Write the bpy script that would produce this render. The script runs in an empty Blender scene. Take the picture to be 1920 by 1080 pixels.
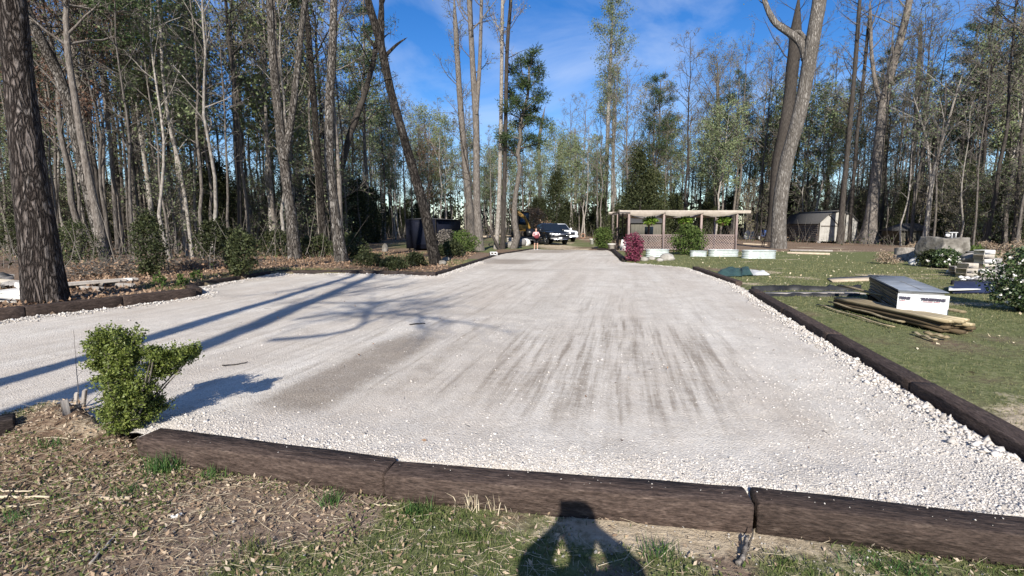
import bpy, bmesh, math, random
import numpy as np
from mathutils import Vector, Matrix

sc = bpy.context.scene
COL = sc.collection
rng = np.random.default_rng(11)
random.seed(11)
R = math.radians
PI = math.pi

# ------------------------------------------------------------------ camera
F_PX, W_PX, H_PX = 900.0, 1920.0, 1080.0
CAM_H = 1.75
PITCH = math.atan((540 - 425) / F_PX)
cam_d = bpy.data.cameras.new('camera')
cam_d.sensor_width = 36.0
cam_d.lens = F_PX / W_PX * 36.0
cam_d.clip_start = 0.05
cam_d.clip_end = 2000
cam = bpy.data.objects.new('camera', cam_d)
COL.objects.link(cam)
cam.location = (0, 0, CAM_H)
cam.rotation_euler = (PI / 2 - PITCH, 0, 0)
sc.camera = cam

# ------------------------------------------------------------------ light
SUN_EL, SUN_AZ = R(30.5), R(6.0)          # shadows run towards +Y, 6 degrees to the right
w = bpy.data.worlds.new('World')
sc.world = w
w.use_nodes = True
nt = w.node_tree
nt.nodes.clear()
N, L = nt.nodes.new, nt.links.new
out = N('ShaderNodeOutputWorld')
bg = N('ShaderNodeBackground')
bg.inputs['Strength'].default_value = 0.08
sky = N('ShaderNodeTexSky')
sky.sky_type = 'NISHITA'
sky.sun_disc = False
sky.sun_elevation = SUN_EL
sky.sun_rotation = PI + SUN_AZ
sky.air_density = 1.0
sky.dust_density = 0.2
sky.ozone_density = 3.0
tc = N('ShaderNodeTexCoord')
mp = N('ShaderNodeMapping')
mp.inputs['Scale'].default_value = (1.0, 1.0, 2.2)
mp.inputs['Rotation'].default_value = (0.15, 0.35, 0.4)
L(tc.outputs['Generated'], mp.inputs['Vector'])
n1 = N('ShaderNodeTexNoise')
n1.inputs['Scale'].default_value = 2.6
n1.inputs['Detail'].default_value = 9
n1.inputs['Roughness'].default_value = 0.56
n1.inputs['Distortion'].default_value = 0.7
L(mp.outputs['Vector'], n1.inputs['Vector'])
rp = N('ShaderNodeValToRGB')
rp.color_ramp.elements[0].position = 0.44
rp.color_ramp.elements[0].color = (0, 0, 0, 1)
rp.color_ramp.elements[1].position = 0.80
rp.color_ramp.elements[1].color = (0.62, 0.62, 0.62, 1)
L(n1.outputs['Fac'], rp.inputs['Fac'])
hs = N('ShaderNodeHueSaturation')
hs.inputs['Hue'].default_value = 0.512
hs.inputs['Saturation'].default_value = 1.36
hs.inputs['Value'].default_value = 1.05
L(sky.outputs['Color'], hs.inputs['Color'])
mx = N('ShaderNodeMix')
mx.data_type = 'RGBA'
mx.inputs['B'].default_value = (5.0, 5.8, 7.4, 1)
L(rp.outputs['Color'], mx.inputs['Factor'])
L(hs.outputs['Color'], mx.inputs['A'])
L(mx.outputs['Result'], bg.inputs['Color'])
L(bg.outputs['Background'], out.inputs['Surface'])

sun_d = bpy.data.lights.new('sun', 'SUN')
sun_d.energy = 4.6
sun_d.angle = R(0.53)
sun_d.color = (1.0, 0.945, 0.85)
sun = bpy.data.objects.new('sun', sun_d)
COL.objects.link(sun)
SUN_DIR = Vector((math.sin(SUN_AZ) * math.cos(SUN_EL), math.cos(SUN_AZ) * math.cos(SUN_EL), -math.sin(SUN_EL)))
sun.rotation_euler = SUN_DIR.to_track_quat('-Z', 'Y').to_euler()
sun.location = (0, -30, 30)

sc.view_settings.view_transform = 'Standard'
sc.view_settings.look = 'None'
sc.view_settings.exposure = 0.85
sc.view_settings.gamma = 1.0
sc.view_settings.use_curve_mapping = False
sc.cycles.max_bounces = 6
sc.cycles.transparent_max_bounces = 4


# ------------------------------------------------------------------ materials
def ramp(t, stops):
    r = t.nodes.new('ShaderNodeValToRGB')
    e = r.color_ramp.elements
    while len(e) < len(stops):
        e.new(0.5)
    for i, (p, c) in enumerate(stops):
        e[i].position = p
        e[i].color = (*c, 1)
    return r


def M(name, cols, scale=6, rough=0.9, bump=0.0, stretch=(1, 1, 1), detail=6, spec=0.2, orand=0.0,
      metal=0.0, lo=0.3, hi=0.7, bscale=None, island=0.0, coords='Object', bdist=0.02, trans=0.0, fine=0.0, fscale=40):
    """principled material whose colour runs through COLS along a (stretched) noise."""
    m = bpy.data.materials.new(name)
    m.use_nodes = True
    t = m.node_tree
    b = t.nodes['Principled BSDF']
    b.inputs['Roughness'].default_value = rough
    b.inputs['Specular IOR Level'].default_value = spec
    b.inputs['Metallic'].default_value = metal
    tc = t.nodes.new('ShaderNodeTexCoord')
    mp = t.nodes.new('ShaderNodeMapping')
    mp.inputs['Scale'].default_value = stretch
    t.links.new(tc.outputs[coords], mp.inputs['Vector'])
    n = t.nodes.new('ShaderNodeTexNoise')
    n.inputs['Scale'].default_value = scale
    n.inputs['Detail'].default_value = detail
    n.inputs['Roughness'].default_value = 0.62
    t.links.new(mp.outputs['Vector'], n.inputs['Vector'])
    fac = n.outputs['Fac']
    if island > 0:
        g = t.nodes.new('ShaderNodeNewGeometry')
        a = t.nodes.new('ShaderNodeMix')
        a.inputs['Factor'].default_value = island
        t.links.new(fac, a.inputs['A'])
        mr = t.nodes.new('ShaderNodeMapRange')
        mr.inputs['To Min'].default_value = lo
        mr.inputs['To Max'].default_value = hi
        t.links.new(g.outputs['Random Per Island'], mr.inputs['Value'])
        t.links.new(mr.outputs['Result'], a.inputs['B'])
        fac = a.outputs['Result']
    k = len(cols)
    r = ramp(t, [(lo + (hi - lo) * i / max(1, k - 1), c) for i, c in enumerate(cols)])
    t.links.new(fac, r.inputs['Fac'])
    col = r.outputs['Color']
    if fine > 0:                        # close-up grain: small dark and light flecks
        n3 = t.nodes.new('ShaderNodeTexNoise')
        n3.inputs['Scale'].default_value = fscale
        n3.inputs['Detail'].default_value = 4
        n3.inputs['Roughness'].default_value = .7
        t.links.new(mp.outputs['Vector'], n3.inputs['Vector'])
        mr3 = t.nodes.new('ShaderNodeMapRange')
        mr3.inputs['From Min'].default_value = .3
        mr3.inputs['From Max'].default_value = .7
        mr3.inputs['To Min'].default_value = 1 - fine
        mr3.inputs['To Max'].default_value = 1 + fine * .9
        t.links.new(n3.outputs['Fac'], mr3.inputs['Value'])
        h3 = t.nodes.new('ShaderNodeHueSaturation')
        t.links.new(mr3.outputs['Result'], h3.inputs['Value'])
        t.links.new(col, h3.inputs['Color'])
        col = h3.outputs['Color']
    if orand > 0:
        oi = t.nodes.new('ShaderNodeObjectInfo')
        mr = t.nodes.new('ShaderNodeMapRange')
        mr.inputs['To Min'].default_value = 1 - orand
        mr.inputs['To Max'].default_value = 1 + orand
        t.links.new(oi.outputs['Random'], mr.inputs['Value'])
        h = t.nodes.new('ShaderNodeHueSaturation')
        t.links.new(mr.outputs['Result'], h.inputs['Value'])
        t.links.new(col, h.inputs['Color'])
        col = h.outputs['Color']
    t.links.new(col, b.inputs['Base Color'])
    if bump > 0:
        bn = t.nodes.new('ShaderNodeBump')
        bn.inputs['Strength'].default_value = bump
        bn.inputs['Distance'].default_value = bdist
        if bscale:
            n2 = t.nodes.new('ShaderNodeTexNoise')
            n2.inputs['Scale'].default_value = bscale
            n2.inputs['Detail'].default_value = 5
            t.links.new(mp.outputs['Vector'], n2.inputs['Vector'])
            t.links.new(n2.outputs['Fac'], bn.inputs['Height'])
        else:
            t.links.new(n.outputs['Fac'], bn.inputs['Height'])
        t.links.new(bn.outputs['Normal'], b.inputs['Normal'])
    if trans > 0:                       # thin leaves let light through
        tr = t.nodes.new('ShaderNodeBsdfTranslucent')
        t.links.new(col, tr.inputs['Color'])
        ms = t.nodes.new('ShaderNodeMixShader')
        ms.inputs['Fac'].default_value = trans
        t.links.new(b.outputs['BSDF'], ms.inputs[1])
        t.links.new(tr.outputs['BSDF'], ms.inputs[2])
        t.links.new(ms.outputs['Shader'], t.nodes['Material Output'].inputs['Surface'])
    return m


def plain(name, c, rough=0.7, spec=0.3, metal=0.0):
    d = tuple(max(0, x * 0.86) for x in c)
    return M(name, [d, c], scale=9, rough=rough, spec=spec, metal=metal)


MT = {
    'bark_grey': M('bark_grey', [(.04, .033, .028), (.105, .09, .078), (.155, .136, .12), (.25, .225, .20)], 7, bump=.9, stretch=(2.4, 2.4, .6), orand=.25, bscale=14, bdist=.03, detail=10, fine=.4, fscale=16),
    'bark_beech': M('bark_beech', [(.085, .074, .064), (.16, .142, .125), (.215, .195, .175), (.29, .27, .245)], 2.6, bump=.5, stretch=(1.6, 1.6, .8), bscale=14, detail=11, bdist=.02, fine=.35, fscale=11),
    'bark_pale': M('bark_pale', [(.12, .105, .09), (.24, .215, .19), (.36, .335, .305)], 5, bump=.35, stretch=(2, 2, 1.1), orand=.16, bscale=10, fine=.35, fscale=9),
    'bark_dark': M('bark_dark', [(.02, .017, .015), (.045, .038, .033), (.085, .074, .065)], 7, bump=.8, stretch=(3, 3, .42), orand=.25, bscale=8, bdist=.03),
    'bark_pine': M('bark_pine', [(.02, .015, .013), (.075, .058, .05), (.12, .098, .086), (.22, .19, .17)], 6, bump=1.0, stretch=(2.4, 2.4, .6), lo=.36, hi=.66, bdist=.06, detail=10, fine=.55, fscale=13),
    'twig': M('twig', [(.075, .064, .055), (.20, .178, .155)], 3, island=.7, orand=.2),
    'twig_pale': M('twig_pale', [(.12, .105, .09), (.25, .225, .20)], 3, island=.7, orand=.2),
    'twig_red': M('twig_red', [(.085, .06, .05), (.19, .14, .115)], 3, island=.7, orand=.2),
    'leaf_spring': M('leaf_spring', [(.12, .155, .07), (.19, .23, .115), (.28, .31, .175)], 2, island=.8, trans=.35, orand=.12),
    'leaf_bud': M('leaf_bud', [(.13, .115, .06), (.20, .185, .10), (.27, .255, .155)], 2, island=.8, trans=.3, orand=.15),
    'leaf_red': M('leaf_red', [(.10, .055, .04), (.19, .115, .08)], 2, island=.8, trans=.3, orand=.15),
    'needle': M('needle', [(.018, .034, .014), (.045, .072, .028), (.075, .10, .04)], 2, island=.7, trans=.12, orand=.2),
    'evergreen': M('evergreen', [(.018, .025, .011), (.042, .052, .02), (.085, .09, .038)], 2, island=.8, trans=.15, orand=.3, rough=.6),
    'holly': M('holly', [(.045, .066, .014), (.12, .155, .03), (.24, .27, .075)], 5, island=.85, trans=.25, rough=.5, spec=.35),
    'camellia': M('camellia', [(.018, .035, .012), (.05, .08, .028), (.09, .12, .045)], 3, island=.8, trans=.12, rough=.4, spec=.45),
    'boxwood': M('boxwood', [(.03, .055, .014), (.07, .105, .026), (.12, .15, .045)], 5, island=.8, trans=.2),
    'magenta': M('magenta', [(.08, .015, .03), (.18, .035, .07), (.27, .085, .125)], 3, island=.85, trans=.2),
    'blossom': M('blossom', [(.62, .58, .54), (.82, .79, .75)], 3, island=.6),
    'fern': M('fern', [(.10, .17, .02), (.20, .30, .05)], 5, island=.8, trans=.3),
    'blade': M('blade', [(.04, .07, .018), (.085, .125, .032), (.16, .175, .065), (.27, .235, .13)], 1.2, island=.75, trans=.3, rough=.6),
    'blade_lush': M('blade_lush', [(.03, .075, .02), (.06, .125, .036), (.11, .17, .05)], 3, island=.8, trans=.3, rough=.5),
    'blade_lawn': M('blade_lawn', [(.10, .108, .045), (.17, .17, .078), (.29, .26, .15)], .5, island=.6, trans=.25),
    'dry': M('dry', [(.16, .105, .07), (.30, .22, .15), (.46, .38, .29)], 4, island=.85, rough=.85),
    'dry_straw': M('dry_straw', [(.36, .29, .19), (.58, .50, .37)], 4, island=.8),
    'litter': M('litter', [(.10, .06, .038), (.22, .14, .09), (.36, .26, .18)], 3, island=.85),
    'stone': M('stone', [(.26, .235, .21), (.43, .395, .36), (.54, .505, .465), (.66, .62, .575)], 14, island=.75, rough=.85, bump=.3),
    'timber': M('timber', [(.019, .013, .0105), (.045, .031, .025), (.068, .048, .039), (.115, .086, .07)], 4.0, rough=.8, spec=.2, fine=.7, fscale=15, bump=1.0, stretch=(1.7, 8, 8), orand=.18, bdist=.02, detail=9, lo=.28, hi=.72),
    'timber_black': M('timber_black', [(.014, .011, .010), (.034, .026, .023), (.08, .063, .054)], 3.6, rough=.85, spec=.15, bump=.9, fine=.7, fscale=15, stretch=(1.7, 8, 8), orand=.2, bdist=.02),
    'wood_grey': M('wood_grey', [(.20, .175, .155), (.34, .31, .28)], 4, bump=.4, stretch=(4, 4, .6), orand=.15),
    'lumber': M('lumber', [(.14, .105, .058), (.27, .215, .13), (.43, .365, .24)], 3, bump=.3, stretch=(.5, 6, 6), orand=.25),
    'lumber_dark': M('lumber_dark', [(.06, .042, .025), (.13, .095, .055)], 3, bump=.4, stretch=(.5, 6, 6), orand=.25),
    'pergola': M('pergola', [(.21, .155, .14), (.33, .26, .235)], 5, stretch=(3, 3, .8), orand=.1),
    'pergola_top': M('pergola_top', [(.32, .27, .22), (.46, .40, .335)], 5),
    'canvas': M('canvas', [(.31, .265, .22), (.43, .375, .32)], 4, trans=.25),
    'galv': M('galv', [(.42, .46, .44), (.58, .62, .60)], 6, rough=.45, metal=.35, spec=.5),
    'white': plain('white', (.68, .67, .65), .5),
    'offwhite': M('offwhite', [(.50, .48, .45), (.68, .66, .62)], 6, rough=.7),
    'black_metal': plain('black_metal', (.012, .012, .014), .35, .5),
    'navy_metal': M('navy_metal', [(.006, .007, .013), (.010, .012, .022)], 1, rough=.6, spec=.12),
    'rubber': plain('rubber', (.018, .018, .018), .85),
    'car_black': plain('car_black', (.010, .012, .016), .12, .6),
    'car_white': plain('car_white', (.72, .73, .74), .2, .5),
    'glass': plain('glass', (.012, .016, .02), .05, .7),
    'chrome': plain('chrome', (.62, .62, .63), .18, .6, .9),
    'lamp': plain('lamp', (.62, .62, .60), .12, .7),
    'yellow': M('yellow', [(.16, .09, .022), (.27, .16, .04)], 4, rough=.5),
    'roof_shingle': M('roof_shingle', [(.045, .043, .042), (.085, .082, .08)], 20, rough=.95, bump=.3),
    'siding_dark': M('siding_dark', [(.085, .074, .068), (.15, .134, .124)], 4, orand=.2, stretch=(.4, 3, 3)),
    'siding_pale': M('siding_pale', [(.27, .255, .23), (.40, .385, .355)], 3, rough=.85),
    'siding_brown': M('siding_brown', [(.085, .08, .062), (.15, .14, .115)], 4, stretch=(3, 3, .5)),
    'trim': plain('trim', (.16, .135, .115), .8),
    'rock': M('rock', [(.07, .062, .052), (.17, .155, .135), (.29, .27, .24)], 2.6, bump=.8, bdist=.08, detail=9, orand=.12),
    'rock_pale': M('rock_pale', [(.16, .15, .13), (.28, .26, .235), (.40, .38, .35)], 3, bump=.6, bdist=.03, orand=.15),
    'block_tan': M('block_tan', [(.34, .30, .25), (.48, .43, .36)], 9, bump=.3, orand=.15),
    'block_grey': M('block_grey', [(.16, .15, .145), (.27, .255, .245)], 9, bump=.3, orand=.2),
    'plastic_grey': M('plastic_grey', [(.15, .165, .19), (.22, .24, .27), (.34, .36, .39)], 2.0, rough=.4, spec=.45, bump=.35, bscale=6, bdist=.02),
    'plastic_side': M('plastic_side', [(.075, .075, .075), (.16, .16, .158), (.24, .24, .235)], 3, rough=.45, stretch=(.6, .6, 4), bump=.3),
    'plastic_black': M('plastic_black', [(.012, .012, .013), (.03, .03, .032)], 3, rough=.5, bump=.5, bscale=5),
    'wrap_white': M('wrap_white', [(.50, .51, .52), (.64, .65, .66)], 2, rough=.4, bump=.3, bscale=5, bdist=.015),
    'print_dark': plain('print_dark', (.05, .045, .07), .6),
    'print_red': plain('print_red', (.38, .08, .10), .6),
    'navy_tarp': M('navy_tarp', [(.016, .020, .042), (.035, .042, .085)], 2, rough=.4, bump=.5, bscale=3),
    'green_tarp': M('green_tarp', [(.025, .055, .05), (.055, .10, .09)], 3, rough=.5, bump=.5, bscale=4),
    'blue': plain('blue', (.04, .10, .32), .5),
    'red': plain('red', (.40, .09, .08), .5),
    'orange': plain('orange', (.42, .19, .07), .6),
    'skin': plain('skin', (.50, .30, .22), .55),
    'hair': plain('hair', (.05, .032, .022), .6),
    'pink': plain('pink', (.62, .36, .37), .8),
    'cloth_dark': plain('cloth_dark', (.018, .018, .022), .9),
    'maroon': plain('maroon', (.16, .03, .04), .8),
    'sand': M('sand', [(.34, .27, .18), (.50, .42, .30)], 9, bump=.3),
    'terracotta': plain('terracotta', (.30, .17, .11), .8),
    'sawn': M('sawn', [(.34, .27, .19), (.50, .42, .32)], 8),
}


def plate_bark(name, dark, plate, scale, stretch, edge=.09, bump=1.0):
    """scaly bark: plates parted by dark fissures."""
    m = bpy.data.materials.new(name)
    m.use_nodes = True
    t = m.node_tree
    b = t.nodes['Principled BSDF']
    b.inputs['Roughness'].default_value = .95
    b.inputs['Specular IOR Level'].default_value = .1
    tc = t.nodes.new('ShaderNodeTexCoord')
    mp = t.nodes.new('ShaderNodeMapping')
    mp.inputs['Scale'].default_value = stretch
    t.links.new(tc.outputs['Object'], mp.inputs['Vector'])
    nz = t.nodes.new('ShaderNodeTexNoise')
    nz.inputs['Scale'].default_value = 5
    nz.inputs['Detail'].default_value = 8
    t.links.new(mp.outputs['Vector'], nz.inputs['Vector'])
    add = t.nodes.new('ShaderNodeMix')
    add.data_type = 'RGBA'
    add.blend_type = 'LINEAR_LIGHT'
    add.inputs['Factor'].default_value = .16
    t.links.new(mp.outputs['Vector'], add.inputs['A'])
    t.links.new(nz.outputs['Color'], add.inputs['B'])
    v = t.nodes.new('ShaderNodeTexVoronoi')
    v.feature = 'DISTANCE_TO_EDGE'
    v.inputs['Scale'].default_value = scale
    t.links.new(add.outputs['Result'], v.inputs['Vector'])
    v2 = t.nodes.new('ShaderNodeTexVoronoi')
    v2.inputs['Scale'].default_value = scale
    t.links.new(add.outputs['Result'], v2.inputs['Vector'])
    sp = t.nodes.new('ShaderNodeSeparateColor')
    t.links.new(v2.outputs['Color'], sp.inputs['Color'])
    n2 = t.nodes.new('ShaderNodeTexNoise')
    n2.inputs['Scale'].default_value = 30
    n2.inputs['Detail'].default_value = 5
    t.links.new(mp.outputs['Vector'], n2.inputs['Vector'])
    mm = t.nodes.new('ShaderNodeMix')
    mm.inputs['Factor'].default_value = .5
    t.links.new(sp.outputs['Red'], mm.inputs['A'])
    t.links.new(n2.outputs['Fac'], mm.inputs['B'])
    pr = ramp(t, [(.2 + .6 * i / (len(plate) - 1), c) for i, c in enumerate(plate)])
    t.links.new(mm.outputs['Result'], pr.inputs['Fac'])
    er = ramp(t, [(0, (0, 0, 0)), (edge, (1, 1, 1))])
    t.links.new(v.outputs['Distance'], er.inputs['Fac'])
    mc = t.nodes.new('ShaderNodeMix')
    mc.data_type = 'RGBA'
    mc.inputs['A'].default_value = (*dark, 1)
    t.links.new(er.outputs['Color'], mc.inputs['Factor'])
    t.links.new(pr.outputs['Color'], mc.inputs['B'])
    t.links.new(mc.outputs['Result'], b.inputs['Base Color'])
    hm = t.nodes.new('ShaderNodeMath')
    hm.operation = 'MULTIPLY_ADD'
    hm.inputs[1].default_value = .35
    t.links.new(n2.outputs['Fac'], hm.inputs[0])
    t.links.new(er.outputs['Color'], hm.inputs[2])
    bn = t.nodes.new('ShaderNodeBump')
    bn.inputs['Strength'].default_value = bump
    bn.inputs['Distance'].default_value = .05
    t.links.new(hm.outputs[0], bn.inputs['Height'])
    t.links.new(bn.outputs['Normal'], b.inputs['Normal'])
    return m


MT['bark_pine'] = plate_bark('bark_pine', (.012, .009, .008), [(.065, .052, .046), (.12, .098, .087), (.175, .148, .134), (.25, .22, .20)], 17.0, (1.0, 1.0, .2), .34)
MT['bark_massive'] = plate_bark('bark_massive', (.085, .074, .064), [(.14, .124, .11), (.20, .181, .163), (.255, .234, .213), (.33, .307, .283)], 13.0, (1.0, 1.0, .16), .28, .8)
MT['bark_furrow'] = plate_bark('bark_furrow', (.03, .025, .021), [(.07, .06, .051), (.12, .105, .092), (.18, .162, .145), (.25, .23, .21)], 17.0, (1.0, 1.0, .22), .16, .9)
MT['bark_furrow_dark'] = plate_bark('bark_furrow_dark', (.012, .010, .009), [(.025, .021, .018), (.05, .043, .037), (.09, .079, .069)], 17.0, (1.0, 1.0, .22), .16, .9)


# ------------------------------------------------------------------ mesh builder
class MB:
    def __init__(s):
        s.V, s.F, s.n = [], [], 0

    def add(s, v, f, mi=0):
        v = np.asarray(v, dtype=np.float64).reshape(-1, 3)
        f = np.asarray(f, dtype=np.int64)
        if len(f):
            s.F.append((f + s.n, mi))
        s.V.append(v)
        s.n += len(v)
        return s

    def xform(s, mtx):
        m = np.array(mtx)
        s.V = [v @ m[:3, :3].T + m[:3, 3] for v in s.V]
        return s

    def mesh(s, name, mats, smooth=False):
        me = bpy.data.meshes.new(name)
        v = np.concatenate(s.V) if s.V else np.zeros((0, 3))
        me.vertices.add(len(v))
        me.vertices.foreach_set('co', v.astype(np.float32).ravel())
        tot = np.concatenate([np.full(len(f), f.shape[1]) for f, _ in s.F])
        idx = np.concatenate([f.ravel() for f, _ in s.F])
        mi = np.concatenate([np.full(len(f), m) for f, m in s.F])
        me.loops.add(len(idx))
        me.loops.foreach_set('vertex_index', idx.astype(np.int32))
        me.polygons.add(len(tot))
        st = np.concatenate([[0], np.cumsum(tot)[:-1]])
        me.polygons.foreach_set('loop_start', st.astype(np.int32))
        me.polygons.foreach_set('loop_total', tot.astype(np.int32))
        me.polygons.foreach_set('material_index', mi.astype(np.int32))
        if smooth:
            me.polygons.foreach_set('use_smooth', np.ones(len(tot), dtype=bool))
        if not isinstance(mats, (list, tuple)):
            mats = [mats]
        for m in mats:
            me.materials.append(MT[m] if isinstance(m, str) else m)
        me.update(calc_edges=True)
        return me

    def build(s, name, mats, parent=None, smooth=False, loc=None, rz=0):
        o = bpy.data.objects.new(name, s.mesh(name, mats, smooth))
        COL.objects.link(o)
        if parent is not None:
            o.parent = parent
        if loc is not None:
            o.location = loc
        if rz:
            o.rotation_euler = (0, 0, rz)
        return o


def tag(o, label=None, cat=None, group=None, kind=None):
    if label: o['label'] = label
    if cat: o['category'] = cat
    if group: o['group'] = group
    if kind: o['kind'] = kind
    return o


def thing(name, label, cat, loc=(0, 0, 0), rz=0, group=None):
    o = bpy.data.objects.new(name, None)
    o.empty_display_size = 0.2
    COL.objects.link(o)
    o.location = loc
    o.rotation_euler = (0, 0, rz)
    return tag(o, label, cat, group)


KIDS = {}


def copy_tree(o, loc=None, rz=None, sc_=None, label=None, group=None):
    c = o.copy()
    COL.objects.link(c)
    if loc is not None: c.location = loc
    if rz is not None: c.rotation_euler = (0, 0, rz)
    if sc_ is not None: c.scale = sc_
    if label: c['label'] = label
    if group: c['group'] = group
    if o.name not in KIDS:
        KIDS[o.name] = [(ch, list(ch.children)) for ch in o.children]
    for ch, gs in KIDS[o.name]:
        d = ch.copy()
        COL.objects.link(d)
        d.parent = c
        for g in gs:
            e = g.copy()
            COL.objects.link(e)
            e.parent = d
    return c


def chamfer(mb, c, size, b=0.01, mi=0, mtx=None, jit=0.0):
    """a box with chamfered edges, 24 corners."""
    hx, hy, hz = [x / 2 for x in size]
    b = min(b, hx * .8, hy * .8, hz * .8)
    V, idx = [], {}
    for sx in (-1, 1):
        for sy in (-1, 1):
            for sz in (-1, 1):
                for ax in range(3):
                    h = [hx - b, hy - b, hz - b]
                    h[ax] += b
                    idx[(sx, sy, sz, ax)] = len(V)
                    V.append((sx * h[0], sy * h[1], sz * h[2]))
    q, t3 = [], []
    for ax in range(3):
        for s_ in (-1, 1):
            o1, o2 = [a for a in range(3) if a != ax]
            ring = []
            for a_, b_ in ((-1, -1), (1, -1), (1, 1), (-1, 1)):
                k = [0, 0, 0]
                k[ax], k[o1], k[o2] = s_, a_, b_
                ring.append(idx[(*k, ax)])
            flip = (s_ > 0) if ax != 1 else (s_ < 0)
            q.append(ring if flip else ring[::-1])
    for ax in range(3):                      # edges run along ax
        o1, o2 = [a for a in range(3) if a != ax]
        for a_ in (-1, 1):
            for b_ in (-1, 1):
                k0, k1 = [0, 0, 0], [0, 0, 0]
                k0[ax], k1[ax] = -1, 1
                k0[o1] = k1[o1] = a_
                k0[o2] = k1[o2] = b_
                q.append([idx[(*k0, o1)], idx[(*k1, o1)], idx[(*k1, o2)], idx[(*k0, o2)]])
    for sx in (-1, 1):
        for sy in (-1, 1):
            for sz in (-1, 1):
                t3.append([idx[(sx, sy, sz, a)] for a in range(3)])
    V = np.array(V)
    if jit: V = V + rng.normal(0, jit, V.shape)
    V = V + np.array(c)
    if mtx is not None:
        m = np.array(mtx)
        V = V @ m[:3, :3].T + m[:3, 3]
    n0 = mb.n
    mb.add(V, q, mi)
    mb.F.append((np.array(t3) + n0, mi))
    return mb


def frame_mtx(p0, p1, up=(0, 0, 1)):
    p0, p1 = Vector(p0), Vector(p1)
    x = (p1 - p0).normalized()
    y = Vector(up).cross(x)
    if y.length < 1e-5: y = Vector((0, 1, 0)).cross(x)
    y.normalize()
    z = x.cross(y)
    m = Matrix((x, y, z)).transposed().to_4x4()
    m.translation = (p0 + p1) / 2
    return m


def beam(mb, p0, p1, wy, hz, b=0.008, mi=0, up=(0, 0, 1), jit=0):
    ln = (Vector(p1) - Vector(p0)).length
    return chamfer(mb, (0, 0, 0), (ln, wy, hz), b, mi, frame_mtx(p0, p1, up), jit)


def tubes(mb, P, Rr, sides=6, mi=0, cap=False):
    """many tubes at once: P (N,k,3), Rr (N,k)."""
    P = np.asarray(P, float)
    Rr = np.asarray(Rr, float)
    if P.ndim == 2: P, Rr = P[None], Rr[None]
    Nn, k, _ = P.shape
    if Nn == 0: return mb
    T = np.gradient(P, axis=1)
    T /= np.linalg.norm(T, axis=2, keepdims=True) + 1e-9
    m = T.mean(axis=1)
    ref = np.where(np.abs(m[:, 2:3]) > .8, np.array([[1., 0.13, 0]]), np.array([[0.02, .05, 1.]]))
    U = np.cross(T, ref[:, None, :])
    U /= np.linalg.norm(U, axis=2, keepdims=True) + 1e-9
    Wv = np.cross(T, U)
    a = np.arange(sides) * 2 * PI / sides
    V = P[:, :, None, :] + Rr[:, :, None, None] * (U[:, :, None, :] * np.cos(a)[None, None, :, None] + Wv[:, :, None, :] * np.sin(a)[None, None, :, None])
    i = np.arange(k - 1)[:, None]
    j = np.arange(sides)[None, :]
    j2 = (j + 1) % sides
    f = np.stack([i * sides + j, i * sides + j2, (i + 1) * sides + j2, (i + 1) * sides + j], -1).reshape(-1, 4)
    F = (f[None] + (np.arange(Nn) * k * sides)[:, None, None]).reshape(-1, 4)
    n0 = mb.n
    mb.add(V.reshape(-1, 3), F, mi)
    if cap:
        for e in (0, k - 1):
            c = np.arange(sides) + e * sides
            mb.F.append(((c[::-1] if e == 0 else c)[None] + n0 + (np.arange(Nn) * k * sides)[:, None], mi))
    return mb


def lathe(mb, prof, n=16, c=(0, 0, 0), mi=0, sx=1, sy=1, cap=True):
    prof = np.array(prof, float)
    a = np.arange(n) * 2 * PI / n
    V = np.stack([prof[:, 0:1] * np.cos(a) * sx + c[0], prof[:, 0:1] * np.sin(a) * sy + c[1],
                  np.repeat(prof[:, 1:2], n, 1) + c[2]], -1)
    k = len(prof)
    i = np.arange(k - 1)[:, None]
    j = np.arange(n)[None]
    j2 = (j + 1) % n
    f = np.stack([i * n + j, i * n + j2, (i + 1) * n + j2, (i + 1) * n + j], -1).reshape(-1, 4)
    n0 = mb.n
    mb.add(V.reshape(-1, 3), f, mi)
    if cap:
        mb.F.append((np.arange(n)[::-1][None] + n0, mi))
        mb.F.append((np.arange(n)[None] + n0 + (k - 1) * n, mi))
    return mb


def rand_dirs(n):
    v = rng.normal(0, 1, (n, 3))
    return v / np.linalg.norm(v, axis=1, keepdims=True)


def cards(mb, pos, size, mi=0, asp=0.5, updir=None, upw=0.0):
    """leaf-shaped quads (a folded rhombus each) at POS."""
    pos = np.asarray(pos, float)
    n = len(pos)
    if n == 0: return mb
    size = np.broadcast_to(size, (n,))[:, None]
    u = rand_dirs(n)
    if updir is not None:
        u = u + np.asarray(updir) * upw
        u /= np.linalg.norm(u, axis=1, keepdims=True)
    v = np.cross(u, rand_dirs(n))
    v /= np.linalg.norm(v, axis=1, keepdims=True) + 1e-9
    nrm = np.cross(u, v)
    p0 = pos
    p2 = pos + u * size
    mid = pos + u * size * .45
    p1 = mid + v * size * asp * .5 + nrm * size * .08
    p3 = mid - v * size * asp * .5 + nrm * size * .08
    V = np.stack([p0, p1, p2, p3], 1).reshape(-1, 3)
    F = np.arange(n * 4).reshape(-1, 4)
    return mb.add(V, F, mi)


_ico = {}


def ico(sub):
    if sub not in _ico:
        b = bmesh.new()
        bmesh.ops.create_icosphere(b, subdivisions=sub, radius=1)
        b.verts.index_update()
        _ico[sub] = (np.array([v.co[:] for v in b.verts]), np.array([[v.index for v in f.verts] for f in b.faces]))
        b.free()
    return _ico[sub]


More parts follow.
